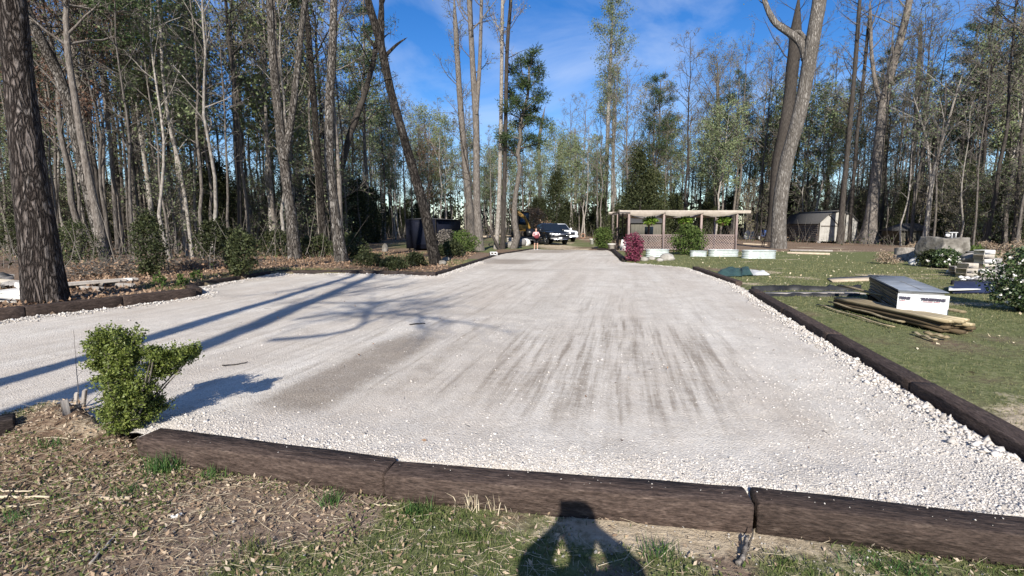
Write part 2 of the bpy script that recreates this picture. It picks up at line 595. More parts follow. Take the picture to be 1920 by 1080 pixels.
# ------------------------------------------------------------------ noise
def _hash(ix, iy, s):
    h = (ix.astype(np.int64) * 374761393 + iy.astype(np.int64) * 668265263 + s * 974711) & 0x7fffffff
    h = (h ^ (h >> 13)) * 1274126177 & 0x7fffffff
    return ((h ^ (h >> 16)) & 0xffff) / 65535.0


def vn(x, y, s=0):
    x, y = np.asarray(x, float), np.asarray(y, float)
    ix, iy = np.floor(x), np.floor(y)
    fx, fy = x - ix, y - iy
    fx, fy = fx * fx * (3 - 2 * fx), fy * fy * (3 - 2 * fy)
    a, b = _hash(ix, iy, s), _hash(ix + 1, iy, s)
    c, d = _hash(ix, iy + 1, s), _hash(ix + 1, iy + 1, s)
    return (a * (1 - fx) + b * fx) * (1 - fy) + (c * (1 - fx) + d * fx) * fy


def fbm(x, y, s=0, o=4):
    r, a, t = 0, .5, 0
    for i in range(o):
        r = r + a * vn(x * 2 ** i, y * 2 ** i, s + i * 17)
        t += a
        a *= .55
    return r / t


def sstep(a, b, x):
    t = np.clip((x - a) / (b - a), 0, 1)
    return t * t * (3 - 2 * t)


def rock_mesh(mb, c, size, seed, sub=3, mi=0, rough=.25, flat=0.0):
    v, f = ico(sub)
    s = seed * 7.31
    d = (fbm(v[:, 0] * 1.3 + s, v[:, 1] * 1.3 + v[:, 2] * 1.7 + s, seed) - .5) * 2 * rough
    d2 = (fbm(v[:, 2] * 3.1 + s, v[:, 0] * 3.1 - v[:, 1] * 2.3, seed + 3) - .5) * rough * .8
    V = v * (1 + d + d2)[:, None]
    if flat: V = np.sign(V) * np.minimum(np.abs(V), 1 - flat)
    return mb.add(V * np.array(size) + np.array(c), f, mi)


# ------------------------------------------------------------------ terrain
CP, SP = math.cos(PITCH), math.sin(PITCH)


def ray(px, py):
    a, b = (px - 960) / F_PX, (py - 540) / F_PX
    return Vector((a, CP - b * SP, -SP - b * CP))


def on_z(px, py, z):
    d = ray(px, py)
    return Vector((0, 0, CAM_H)) + d * ((z - CAM_H) / d.z)


a0, a1, a2, a3 = [on_z(x, y, .175) for x, y in ((254, 822), (672, 881), (1418, 944), (1960, 1010))]
dirn = (a3 - a0).normalized()
inw = Vector((-dirn.y, dirn.x, 0)) * .12
rp0, rp1 = on_z(1920, 836, .205), on_z(1404, 541, .205)      # inner top edge of the timbers along the lawn
rin = Vector((.07, -.02, 0))
PAD = [tuple((p_ + inw)[:2]) for p_ in (a0, a1, a2, a3, a3 + dirn * .6)] + [
       tuple((rp0 + (rp0 - rp1).normalized() * .9 + rin)[:2]), tuple((rp1 + rin)[:2]), (6.42, 13.4), (7.07, 18.65), (6.3, 20.4), (5.2, 22.4), (6.84, 33.3), (4.6, 34.6), (1.55, 34.9),
       (-.63, 28.3), (-2.54, 15.72), (-5.91, 16.56), (-8.13, 16.4), (-8.45, 12.5), (-7.27, 10.97), (-8.87, 8.17),
       (-12.1, 2.6), (-16.5, -5), (-9.4, -5), (-6.4, .6), (-4.75, 3.4), (-4.25, 4.2), (-3.2, 3.75)]


def pip(x, y, poly):
    x, y = np.asarray(x, float), np.asarray(y, float)
    ins = np.zeros(x.shape, bool)
    n = len(poly)
    for i in range(n):
        (x1, y1), (x2, y2) = poly[i], poly[(i + 1) % n]
        c = ((y1 > y) != (y2 > y)) & (x < (x2 - x1) * (y - y1) / (y2 - y1 + 1e-12) + x1)
        ins ^= c
    return ins


def edge_dist(x, y, poly, segs=None):
    x, y = np.asarray(x, float), np.asarray(y, float)
    d = np.full(x.shape, 1e9)
    n = len(poly)
    for i in (segs if segs is not None else range(n)):
        (x1, y1), (x2, y2) = poly[i], poly[(i + 1) % n]
        dx, dy = x2 - x1, y2 - y1
        t = np.clip(((x - x1) * dx + (y - y1) * dy) / (dx * dx + dy * dy), 0, 1)
        d = np.minimum(d, np.hypot(x - x1 - t * dx, y - y1 - t * dy))
    return d


FRONT_SEGS = [0, 1, 2, 3]
RIGHT_SEGS = [4, 5, 6, 7, 8, 9, 10]
LEFT_SEGS = [13, 14, 15, 16, 17, 18, 19, 20, 21]
MOUND_SEGS = [23, 24, 25, 26, 27]


def ground_out(x, y):
    """height of the soil outside the gravel."""
    x, y = np.asarray(x, float), np.asarray(y, float)
    base = .15 + (fbm(x * .09, y * .09, 5, 3) - .5) * .12 * sstep(18, 60, np.hypot(x, y))
    bumps = (fbm(x * 1.7, y * 1.7, 9, 4) - .5) * .05
    left = .10 * sstep(-5, -9, x) * (1 - sstep(24, 40, y))
    h = base + left + bumps - .02 * ((x > 3) & (y < 20))
    xr = 3.76 + (y - 3.34) * .259
    cl = (x + 7.0) + (5 - y) * .575                        # > 0 on the near side of the side road
    fr = (y < 5) & (cl > 0) & (x < np.maximum(xr, 3.4))
    hf = -.005 + bumps * .8 + .20 * np.exp(-(((x + 3.75) / .75) ** 2 + ((y - 4.0) / .5) ** 2)) + .05 * sstep(-2.4, -4, x)
    h = np.where(fr, hf, h)
    lr = (y < 3.2) & (x >= np.maximum(xr, 3.4))
    return np.where(lr, .15 * sstep(.6, 2.6, y) + bumps, h)


def pad_h(x, y):
    x, y = np.asarray(x, float), np.asarray(y, float)
    df = edge_dist(x, y, PAD, FRONT_SEGS)
    dr = edge_dist(x, y, PAD, RIGHT_SEGS)
    dl = edge_dist(x, y, PAD, LEFT_SEGS)
    n = fbm(x * 1.1, y * 1.1, 21, 3)
    h = .105 + (n - .5) * .025 + .045 * np.exp(-(np.maximum(0, df - .1) / .5) ** 2) * (.6 + .6 * fbm(x * 2.3, y * 2.3, 30, 2)) * sstep(.0, .12, df)
    h = np.where(df < .11, np.minimum(h, .135), h)
    h = h + .035 * np.exp(-((dr - .30) / .2) ** 2) * (.5 + fbm(x * 2.1, y * 2.1, 31, 2)) - .035 * np.exp(-(dr / .16) ** 2) + .05 * np.exp(-((dl - .2) / .25) ** 2) * (.4 + fbm(x * 1.9, y * 1.9, 32, 2))
    u = x * math.cos(R(13)) - y * math.sin(R(13))
    h = h + (vn(u * 2.2, y * .12, 40) - .5) * .022 * sstep(2.5, 4, y)
    return h + (fbm(x * 9, y * 9, 33, 2) - .5) * .012


def ground_z(x, y):
    a = np.array([x]), np.array([y])
    if pip(*a, PAD)[0]: return float(pad_h(*a)[0])
    return float(ground_out(*a)[0])


def place(px, py):
    """where the sight line of a photograph pixel meets the ground."""
    z = .12
    for _ in range(8):
        p = on_z(px, py, z)
        z = .5 * z + .5 * ground_z(p.x, p.y)
    return Vector((p.x, p.y, ground_z(p.x, p.y)))


def at_depth(px, py, base):
    """the point on a pixel's sight line in the upright plane through BASE that faces the camera."""
    d = ray(px, py)
    n = Vector((base.x, base.y, 0)).normalized()
    t = (Vector(base).dot(n)) / d.dot(n)
    return Vector((0, 0, CAM_H)) + d * t


def m_per_px(base):
    zc = base.y * CP - (base.z - CAM_H) * SP
    return zc / F_PX * math.cos(math.atan2(base.x, base.y))


def axis(*spans):
    o = []
    for a, b, s in spans:
        n = max(1, int(round((b - a) / s)))
        o += list(np.linspace(a, b, n, endpoint=False))
    return np.array(o + [spans[-1][1]])


def grid_mesh(name, X, Y, zfun, keep, mats, attrs, kind='structure'):
    gx, gy = np.meshgrid(X, Y)
    x, y = gx.ravel(), gy.ravel()
    z = zfun(x, y)
    nx, ny = len(X), len(Y)
    i, j = np.meshgrid(np.arange(nx - 1), np.arange(ny - 1))
    a = (j * nx + i).ravel()
    F = np.stack([a, a + 1, a + nx + 1, a + nx], 1)
    if keep is not None:
        k = keep(x, y)
        F = F[k[F].any(axis=1)]
        used = np.zeros(len(x), bool)
        used[F.ravel()] = True
        remap = np.cumsum(used) - 1
        F = remap[F]
        x, y, z = x[used], y[used], z[used]
    m = MB().add(np.stack([x, y, z], 1), F)
    o = m.build(name, mats, smooth=True)
    for an, fn in attrs.items():
        at = o.data.attributes.new(an, 'FLOAT', 'POINT')
        at.data.foreach_set('value', np.clip(fn(x, y), 0, 1).astype(np.float32))
    return tag(o, kind=kind)


def attr_node(t, name):
    a = t.nodes.new('ShaderNodeAttribute')
    a.attribute_name = name
    return a.outputs['Fac']


def tex(t, kind, scale, vec, **kw):
    n = t.nodes.new(kind)
    n.inputs['Scale'].default_value = scale
    for k, v in kw.items():
        n.inputs[k].default_value = v
    t.links.new(vec, n.inputs['Vector'])
    return n


def mixc(t, f, a, b):
    m = t.nodes.new('ShaderNodeMix')
    m.data_type = 'RGBA'
    t.links.new(f, m.inputs['Factor'])
    for s_, v in (('A', a), ('B', b)):
        if isinstance(v, tuple): m.inputs[s_].default_value = (*v, 1)
        else: t.links.new(v, m.inputs[s_])
    return m.outputs['Result']


def math_n(t, op, a, b=None):
    m = t.nodes.new('ShaderNodeMath')
    m.operation = op
    for i, v in enumerate((a, b)):
        if v is None: continue
        if isinstance(v, (int, float)): m.inputs[i].default_value = v
        else: t.links.new(v, m.inputs[i])
    return m.outputs[0]


# --- crushed stone
gm = bpy.data.materials.new('crushed_stone')
gm.use_nodes = True
t = gm.node_tree
b = t.nodes['Principled BSDF']
b.inputs['Roughness'].default_value = .92
b.inputs['Specular IOR Level'].default_value = .15
oc = t.nodes.new('ShaderNodeTexCoord').outputs['Object']
v1 = tex(t, 'ShaderNodeTexVoronoi', 62, oc)
v2 = tex(t, 'ShaderNodeTexVoronoi', 130, oc)
nn = tex(t, 'ShaderNodeTexNoise', 2.3, oc, Detail=8, Roughness=.65)
nf = tex(t, 'ShaderNodeTexNoise', 60, oc, Detail=4)
sep = t.nodes.new('ShaderNodeSeparateColor')
t.links.new(v1.outputs['Color'], sep.inputs['Color'])
r1 = ramp(t, [(0, (.40, .355, .30)), (.4, (.60, .55, .48)), (1, (.71, .665, .595))])
t.links.new(sep.outputs['Red'], r1.inputs['Fac'])
r2 = ramp(t, [(.3, (.47, .418, .355)), (.6, (.69, .64, .57))])
t.links.new(nn.outputs['Fac'], r2.inputs['Fac'])
half = t.nodes.new('ShaderNodeValue')
half.outputs[0].default_value = .5
c = mixc(t, half.outputs[0], r1.outputs['Color'], r2.outputs['Color'])
r3 = ramp(t, [(.35, (.18, .147, .116)), (.6, (.275, .234, .19)), (.8, (.38, .335, .285))])
t.links.new(nf.outputs['Fac'], r3.inputs['Fac'])
dn = math_n(t, 'MULTIPLY_ADD', sep.outputs['Green'], .5)
d0 = attr_node(t, 'dirt')
dd = math_n(t, 'ADD', d0, math_n(t, 'MULTIPLY', math_n(t, 'SUBTRACT', sep.outputs['Green'], .5), .35))
ns = tex(t, 'ShaderNodeTexNoise', 11, oc, Detail=9, Roughness=.75)
mrs = t.nodes.new('ShaderNodeMapRange')
mrs.inputs['From Min'].default_value = .34
mrs.inputs['From Max'].default_value = .62
mrs.inputs['To Min'].default_value = .80
mrs.inputs['To Max'].default_value = 1.03
t.links.new(ns.outputs['Fac'], mrs.inputs['Value'])
hsn = t.nodes.new('ShaderNodeHueSaturation')
t.links.new(mrs.outputs['Result'], hsn.inputs['Value'])
t.links.new(c, hsn.inputs['Color'])
c = hsn.outputs['Color']
def dotv(v_):
    d_ = t.nodes.new('ShaderNodeVectorMath')
    d_.operation = 'DOT_PRODUCT'
    t.links.new(oc, d_.inputs[0])
    d_.inputs[1].default_value = v_
    return d_.outputs['Value']


uu = dotv((math.cos(R(13)), -math.sin(R(13)), 0))
ss = dotv((math.sin(R(13)), math.cos(R(13)), 0))


def streak(ku, ks, det):
    cx_ = t.nodes.new('ShaderNodeCombineXYZ')
    t.links.new(math_n(t, 'MULTIPLY', uu, ku), cx_.inputs[0])
    t.links.new(math_n(t, 'MULTIPLY', ss, ks), cx_.inputs[1])
    return tex(t, 'ShaderNodeTexNoise', 1.0, cx_.outputs[0], Detail=det, Roughness=.6).outputs['Fac']


s1, s2 = streak(6.0, .35, 5), streak(17.0, .7, 5)
s0 = streak(.75, .16, 6)                      # broad dusty lanes
r0_ = ramp(t, [(.40, (0, 0, 0)), (.68, (.62, .62, .62))])
t.links.new(s0, r0_.inputs['Fac'])
c = mixc(t, math_n(t, 'MULTIPLY', r0_.outputs['Color'], attr_node(t, 'dust')), c, (.43, .365, .30))
cl = math_n(t, 'SINE', math_n(t, 'MULTIPLY_ADD', ss, 40.0))
sk = math_n(t, 'ADD', math_n(t, 'MULTIPLY', math_n(t, 'SUBTRACT', s1, .47), 2.6), math_n(t, 'MULTIPLY', math_n(t, 'SUBTRACT', s2, .5), 1.9))
sk = math_n(t, 'ADD', sk, math_n(t, 'MULTIPLY', math_n(t, 'SUBTRACT', ns.outputs['Fac'], .5), 1.9))
sk = math_n(t, 'ADD', sk, math_n(t, 'MULTIPLY', math_n(t, 'SUBTRACT', nf.outputs['Fac'], .5), .8))
sk = math_n(t, 'ADD', sk, math_n(t, 'MULTIPLY', cl, .05))
tk = attr_node(t, 'track')
tkd = math_n(t, 'MULTIPLY', tk, math_n(t, 'ADD', sk, .34))
dd = math_n(t, 'ADD', dd, math_n(t, 'MULTIPLY', math_n(t, 'SUBTRACT', ns.outputs['Fac'], .5), .8))
dd = math_n(t, 'MAXIMUM', dd, tkd)
rr = ramp(t, [(.12, (0, 0, 0)), (.95, (.9, .9, .9))])
t.links.new(dd, rr.inputs['Fac'])
c = mixc(t, rr.outputs['Color'], c, r3.outputs['Color'])
t.links.new(c, b.inputs['Base Color'])
hgt = math_n(t, 'ADD', math_n(t, 'MULTIPLY', v1.outputs['Distance'], -1.0), math_n(t, 'MULTIPLY', v2.outputs['Distance'], -.5))
hgt = math_n(t, 'ADD', hgt, math_n(t, 'MULTIPLY', nf.outputs['Fac'], .4))
bn = t.nodes.new('ShaderNodeBump')
bn.inputs['Strength'].default_value = .5
bn.inputs['Distance'].default_value = .014
t.links.new(hgt, bn.inputs['Height'])
t.links.new(bn.outputs['Normal'], b.inputs['Normal'])


def dirt(x, y):
    u = x * math.cos(R(13)) - y * math.sin(R(13))
    s = x * math.sin(R(13)) + y * math.cos(R(13))
    wob = (fbm(x * .8, y * .8, 61, 3) - .5) * .5
    e = ((x - 1.3 - .12 * (y - 6)) / 2.5) ** 2 + ((y - 6.2) / 3.2) ** 2
    reg = 1 - sstep(.1, 1.3, e + wob * .8)
    st = .22 * vn(u * 2.4, s * .10, 50) + .40 * vn(u * 7.5, s * .16, 51) + .38 * vn(u * 17, s * .3, 52)
    spk = fbm(x * 11, y * 7, 53, 3)
    cleat = .5 + .5 * np.sin(s * 2 * PI / .16 + 1.2 * np.sin(u * 4))
    d = 0 * x
    band = np.exp(-(((u + 2.95 + .08 * wob) / .42) ** 4)) * sstep(3.2, 3.9, s) * (1 - sstep(5.8, 7.4, s + wob * 2))
    d = np.maximum(d, band * (1.0 + .4 * (spk - .5)))
    band2 = np.exp(-(((u + 2.2) / .22) ** 2)) * sstep(3.6, 4.6, s) * (1 - sstep(6.0, 7.6, s))
    d = np.maximum(d, band2 * .55 * (.3 + 1.3 * spk))
    bnd3 = np.exp(-(((y - 9.2 - .22 * x - .02 * x * x + wob) / .38) ** 2)) * sstep(-5.5, -3, x) * (1 - sstep(.2, 1.6, x))
    d = np.maximum(d, bnd3 * .5 * (.4 + spk))
    far = sstep(15, 20, y) * np.maximum(0, vn(x * .35, y * .55, 71) - .48) * 1.9
    d = np.maximum(d, far)
    road = sstep(-4.2, -6, x) * (1 - sstep(11, 14, y))
    d = np.maximum(d, road * .9 * np.maximum(0, .5 * vn((x - y * .55) * 1.6, y * .15, 80) + .5 * spk - .35))
    g = np.maximum(0, .55 * vn(u * 1.5, s * .09, 90) + .45 * vn(u * 5, s * .2, 91) - .40) * 1.25 * (.4 + 1.2 * spk)
    d = np.maximum(d, .5 * g * sstep(2.6, 4.5, y))
    return d + .12 * (fbm(x * .5, y * .5, 95, 3) - .45)


PX_ = axis((-16.6, -6, .25), (-6, 7.2, .06))
PY_ = axis((-5.2, 2.2, .3), (2.2, 9, .06), (9, 17, .12), (17, 35.2, .26))
def track(x, y):
    wob = (fbm(x * .8, y * .8, 61, 3) - .5) * .9
    e = ((x - 1.35 - .14 * (y - 6)) / 2.3) ** 2 + ((y - 6.1) / 3.0) ** 2
    k = 1 - sstep(.25, 1.1, e + wob)
    e2 = ((x + 1.0 - .2 * (y - 6)) / 2.6) ** 2 + ((y - 7.0) / 3.4) ** 2
    k2_ = .62 * (1 - sstep(.3, 1.2, e2 + wob))
    return np.maximum(np.maximum(k, k2_), .42 * sstep(2.7, 4.2, y) * (.3 + 1.4 * fbm(x * .3, y * .3, 63, 2)))


pad = grid_mesh('gravel_driveway', PX_, PY_, pad_h, lambda x, y: pip(x, y, PAD), gm, {'dirt': dirt, 'track': track,
                                                                                        'dust': lambda x, y: .35 + .65 * sstep(2.9, 5.0, y + .5 * np.abs(x))})

# --- soil, lawn and forest floor
sm = bpy.data.materials.new('soil_and_lawn')
sm.use_nodes = True
t = sm.node_tree
b = t.nodes['Principled BSDF']
b.inputs['Roughness'].default_value = .95
b.inputs['Specular IOR Level'].default_value = .1
oc = t.nodes.new('ShaderNodeTexCoord').outputs['Object']
na = tex(t, 'ShaderNodeTexNoise', 1.1, oc, Detail=10, Roughness=.7)
nb = tex(t, 'ShaderNodeTexNoise', 13, oc, Detail=8, Roughness=.7)
nc = tex(t, 'ShaderNodeTexNoise', 70, oc, Detail=3)
rs = ramp(t, [(.3, (.10, .07, .05)), (.52, (.21, .155, .115)), (.75, (.33, .26, .20))])
t.links.new(nb.outputs['Fac'], rs.inputs['Fac'])
rl = ramp(t, [(.3, (.075, .048, .032)), (.5, (.17, .115, .078)), (.72, (.31, .235, .165))])
t.links.new(nb.outputs['Fac'], rl.inputs['Fac'])
rg = ramp(t, [(.28, (.056, .072, .026)), (.5, (.128, .142, .058)), (.72, (.245, .228, .132))])
t.links.new(nb.outputs['Fac'], rg.inputs['Fac'])
rw = ramp(t, [(.3, (.34, .265, .175)), (.7, (.54, .45, .33))])
t.links.new(nb.outputs['Fac'], rw.inputs['Fac'])


def sharp(f, amt=.9, lo=.35, hi=.65):
    d = math_n(t, 'ADD', f, math_n(t, 'MULTIPLY', math_n(t, 'SUBTRACT', nb.outputs['Fac'], .5), amt))
    r = ramp(t, [(lo, (0, 0, 0)), (hi, (1, 1, 1))])
    t.links.new(d, r.inputs['Fac'])
    return r.outputs['Color']


c = mixc(t, sharp(attr_node(t, 'litter')), rs.outputs['Color'], rl.outputs['Color'])
c = mixc(t, sharp(attr_node(t, 'green')), c, rg.outputs['Color'])
c = mixc(t, sharp(attr_node(t, 'sand')), c, rw.outputs['Color'])
t.links.new(c, b.inputs['Base Color'])
bn = t.nodes.new('ShaderNodeBump')
bn.inputs['Strength'].default_value = .8
bn.inputs['Distance'].default_value = .04
t.links.new(math_n(t, 'ADD', nb.outputs['Fac'], math_n(t, 'MULTIPLY', nc.outputs['Fac'], .3)), bn.inputs['Height'])
t.links.new(bn.outputs['Normal'], b.inputs['Normal'])


def blob(x, y, cx, cy, rx, ry):
    return np.exp(-(((x - cx) / rx) ** 2 + ((y - cy) / ry) ** 2))


def f_green(x, y):
    n = fbm(x * .9, y * .9, 101, 4)
    n2 = fbm(x * .22, y * .22, 103, 3)
    front = sstep(.38, .62, n + .07 * sstep(-2.6, .2, x) - .06 * sstep(-1.6, -3.4, x)) * .88
    lawn = .90 + .9 * (n2 - .5) + 1.0 * (n - .5)
    lawn = lawn * (1 - sstep(30.5, 33, y + .02 * x)) * sstep(0, 2, x - 3) * (1 - sstep(26, 34, x))
    centre = (.62 + .8 * (n2 - .5)) * sstep(33, 35.5, y) * (1 - sstep(62, 80, y)) * sstep(-17, -8, x) * (1 - sstep(7.5, 10, x))
    leftg = (.62 + .9 * (n - .5)) * np.exp(-((edge_dist(x, y, PAD, [15, 16, 17]) - .55) / .75) ** 2) * (x < -2)
    leftw = .75 * sstep(.44, .6, n2) * (x < -1) * (x > -16) * sstep(17, 19, y) * (1 - sstep(36, 44, y))
    g = np.where((y < 4.8) & (x < 3.6), front, np.maximum(lawn, np.maximum(centre, np.maximum(leftg, leftw))))
    return g


def f_sand(x, y):
    n = fbm(x * 1.5, y * 1.5, 111, 4)
    s = blob(x, y, .95, 2.62, .85, .28) * 1.05 + .35 * blob(x, y, 1.9, 2.3, .5, .25) + .6 * blob(x, y, -3.35, 3.72, .35, .22)
    far = .75 * blob(x, y, 3.6, 40, 2.2, 7)
    p = place(1700, 521)
    s = np.maximum(s, far + .8 * blob(x, y, p.x, p.y, 1.0, .7))
    s = np.maximum(s, .60 * (x > 3.8) * sstep(.54, .72, fbm(x * .55, y * .8, 113, 4)))
    return s * (.65 + .7 * n)


def f_litter(x, y):
    return np.where(y > 4.8, .55 + .7 * (fbm(x * .4, y * .4, 121, 3) - .5), .35 + .5 * (fbm(x, y, 122, 3) - .5) + .5 * sstep(-1, -3.5, x))


GX = axis((-420, -60, 40), (-60, -14, 2.0), (-14, 12, .13), (12, 60, 1.6), (60, 420, 40))
GY = axis((-300, -20, 40), (-20, .6, 1.5), (.6, 5, .07), (5, 18, .13), (18, 60, .7), (60, 130, 5), (130, 420, 40))
ground = grid_mesh('ground', GX, GY, lambda x, y: np.where(pip(x, y, PAD), -.08, ground_out(x, y)), None, sm,
                   {'green': f_green, 'sand': f_sand, 'litter': f_litter})


# ------------------------------------------------------------------ railway-tie edging
def timber(p0, p1, top, label, wd=.20, ht=.19, mat='timber', group='landscape timbers edging the gravel', tilt=0.0, side=1):
    """a squared old timber whose front top edge runs p0-p1; its width goes to the left of that direction."""
    p0, p1 = Vector((p0[0], p0[1], 0)), Vector((p1[0], p1[1], 0))
    d = p1 - p0
    ln = d.length
    ang = math.atan2(d.y, d.x)
    nseg = max(4, int(ln / .16))
    ch = .009
    sec = np.array([(0, -ht + ch), (ch, -ht), (wd - ch, -ht), (wd, -ht + ch), (wd, -ch), (wd - ch, 0), (ch, 0), (0, -ch)])
    xs = np.linspace(0, ln, nseg + 1)
    xs = np.concatenate([[0.0], [.012], xs[1:-1], [ln - .012], [ln]])
    V = []
    sd = rng.integers(1000)
    for k, x in enumerate(xs):
        s_ = sec.copy()
        c_ = np.array([wd / 2, -ht / 2])
        if k in (0, len(xs) - 1): s_ = c_ + (s_ - c_) * .93
        ph = x * 2.3 + sd
        off = np.array([[(vn(np.array([ph + i * 3.7]), np.array([i * 1.3]), 7)[0] - .5) * .010,
                         (vn(np.array([ph * 1.3 + i * 2.1]), np.array([i * 2.3 + 9]), 8)[0] - .5) * .010] for i in range(8)])
        s_ = s_ + off
        V.append(np.column_stack([np.full(8, x), s_[:, 0] * side, s_[:, 1]]))
    V = np.array(V)
    k = len(xs)
    i = np.arange(k - 1)[:, None]
    j = np.arange(8)[None]
    j2 = (j + 1) % 8
    F = np.stack([i * 8 + j, i * 8 + j2, (i + 1) * 8 + j2, (i + 1) * 8 + j], -1).reshape(-1, 4)
    if side > 0: F = F[:, ::-1]
    mb = MB().add(V.reshape(-1, 3), F)
    e0, e1 = np.arange(8), np.arange(8) + (k - 1) * 8
    mb.F.append(((e0 if side > 0 else e0[::-1])[None], 0))
    mb.F.append(((e1[::-1] if side > 0 else e1)[None], 0))
    o = mb.build('landscape_timber', mat)
    o.location = (p0.x, p0.y, top)
    o.rotation_euler = (tilt, 0, ang)
    return tag(o, label, 'timber', group)


timber(a0, a1 + dirn * .17, .178, 'weathered brown timber with its free end beside the holly bush', wd=.2)
timber(a1 + dirn * .185 + Vector((.0, -.022, 0)), a2 - dirn * .012 + Vector((0, -.008, 0)), .172, 'middle front timber with the photographer shadow below it', wd=.2)
timber(a2 + dirn * .012, a3 + dirn * .25, .176, 'front timber beyond the open black joint')
rd_ = (rp1 - rp0).normalized()
rl0 = rp0 - rd_ * .75
rlen = (rp1 - rl0).length
re_ = [tuple((rl0 + rd_ * rlen * k_)[:2]) for k_ in (0, .23, .46, .69, .92, 1.0)]
rl_ = ['tarred timber nearest the camera along the lawn edge', 'second tarred timber along the lawn edge', 'third tarred timber along the lawn edge beside the lumber pile',
       'fourth tarred timber along the lawn edge', 'short tarred timber end at the notch by the black edging']
for i in range(5):
    p, q = Vector(re_[i]), Vector(re_[i + 1])
    d = (q - p).normalized() * .006
    timber(p + d, q - d, .205 - .004 * (i % 2), rl_[i], mat='timber', side=-1, ht=.24, wd=.20)
ra_ = [(6.36, 13.55), (6.62, 15.6), (6.9, 17.7), (7.05, 18.7)]
for i, lb in enumerate(['tarred timber past the notch beside the green tarp', 'tarred timber where the lawn edge narrows', 'short far tarred timber ending the lawn edge']):
    p, q = Vector(ra_[i]), Vector(ra_[i + 1])
    d = (q - p).normalized() * .006
    timber(p + d, q - d, .215, lb, mat='timber', side=-1, ht=.2, wd=.18)
pr, qr = place(1166, 491), place(1146, 470)
mid = (pr + qr) / 2
timber(pr, mid, .27, 'dark timber beside the magenta shrub', mat='timber_black', side=-1)
timber(mid, qr, .27, 'dark timber running from magenta shrub toward the pots', mat='timber_black', side=-1)
timber(qr, place(1109, 467), .24, 'dark timber in front of the green shrub and pots', mat='timber_black', side=-1)
# bank beside the big pine
lw = [(-12.1, 2.6), (-11.0, 4.48), (-9.85, 6.46), (-8.7, 8.46), (-7.97, 9.73), (-7.27, 10.97)]
ll_ = ['bank timber outside by the side road', 'bank timber where the side road leaves', 'long bank timber below the large pine', 'bank timber to the pine side of the corner', 'bank timber ending at the square corner']
for i in range(5):
    p, q = Vector(lw[i]), Vector(lw[i + 1])
    d = (q - p).normalized() * .006
    timber(p + d, q - d, .335 - .005 * (i % 2), ll_[i], mat='timber', ht=.29, wd=.22)
timber((-7.29, 11.2), (-8.45, 12.5), .32, 'short timber turning the square corner of the bank', ht=.26)
timber((-8.45, 12.56), (-8.3, 14.4), .26, 'bank timber between corner and cedar shrubs', mat='timber_black', side=1)
timber((-8.3, 14.42), (-8.13, 16.4), .25, 'bank timber reaching the back edge of the gravel', mat='timber_black', side=1)
bk = [(-8.13, 16.45), (-5.91, 16.6), (-4.2, 16.2), (-2.54, 15.76)]
for i, lb in enumerate(['dark timber on the back edge below pale twin trunks', 'dark timber on the back edge between trunk groups', 'dark timber at the foot of the dark leaning tree']):
    p, q = Vector(bk[i]), Vector(bk[i + 1])
    d = (q - p).normalized() * .006
    timber(p + d, q - d, .25, lb, mat='timber_black')
fb = [Vector((-2.54, 15.75)) + (Vector((-.63, 28.3)) - Vector((-2.54, 15.75))) * k / 5 for k in range(6)]
ol = ['first', 'second', 'third', 'fourth', 'fifth']
for i in range(5):
    d = (fb[i + 1] - fb[i]).normalized() * .006
    timber(fb[i] + d, fb[i + 1] - d, .22, ol[i] + ' dark timber counted from the leaning tree toward the person', mat='timber_black', wd=.16)
fc = [Vector((-.63, 28.3)), Vector((.46, 31.6)), Vector((1.55, 34.9))]
for i, lb in enumerate(['dark edging timber by the clump of tall trunks', 'last dark edging timber at the feet of the person']):
    d = (fc[i + 1] - fc[i]).normalized() * .006
    timber(fc[i] + d, fc[i + 1] - d, .2, lb, mat='timber_black', wd=.14)
# black end at the frame edge
pe_ = on_z(26, 786, .24)
timber((pe_.x, pe_.y), (pe_.x - 1.7, pe_.y - 1.6), .24, 'black timber end showing at the mound by the side road', mat='timber_black', ht=.24, side=-1)


# ------------------------------------------------------------------ trees
def nrm(v):
    return v / (np.linalg.norm(v, axis=-1, keepdims=True) + 1e-9)


def grow(S, D, Ln, k, up, wob):
    n = len(S)
    P = np.empty((n, k, 3))
    P[:, 0] = S
    d = nrm(np.array(D, float))
    step = (np.asarray(Ln) / (k - 1))[:, None] * np.ones((n, 1))
    for i in range(1, k):
        d = d + rng.normal(0, wob, (n, 3))
        d[:, 2] += up
        d = nrm(d)
        P[:, i] = P[:, i - 1] + d * step
    return P


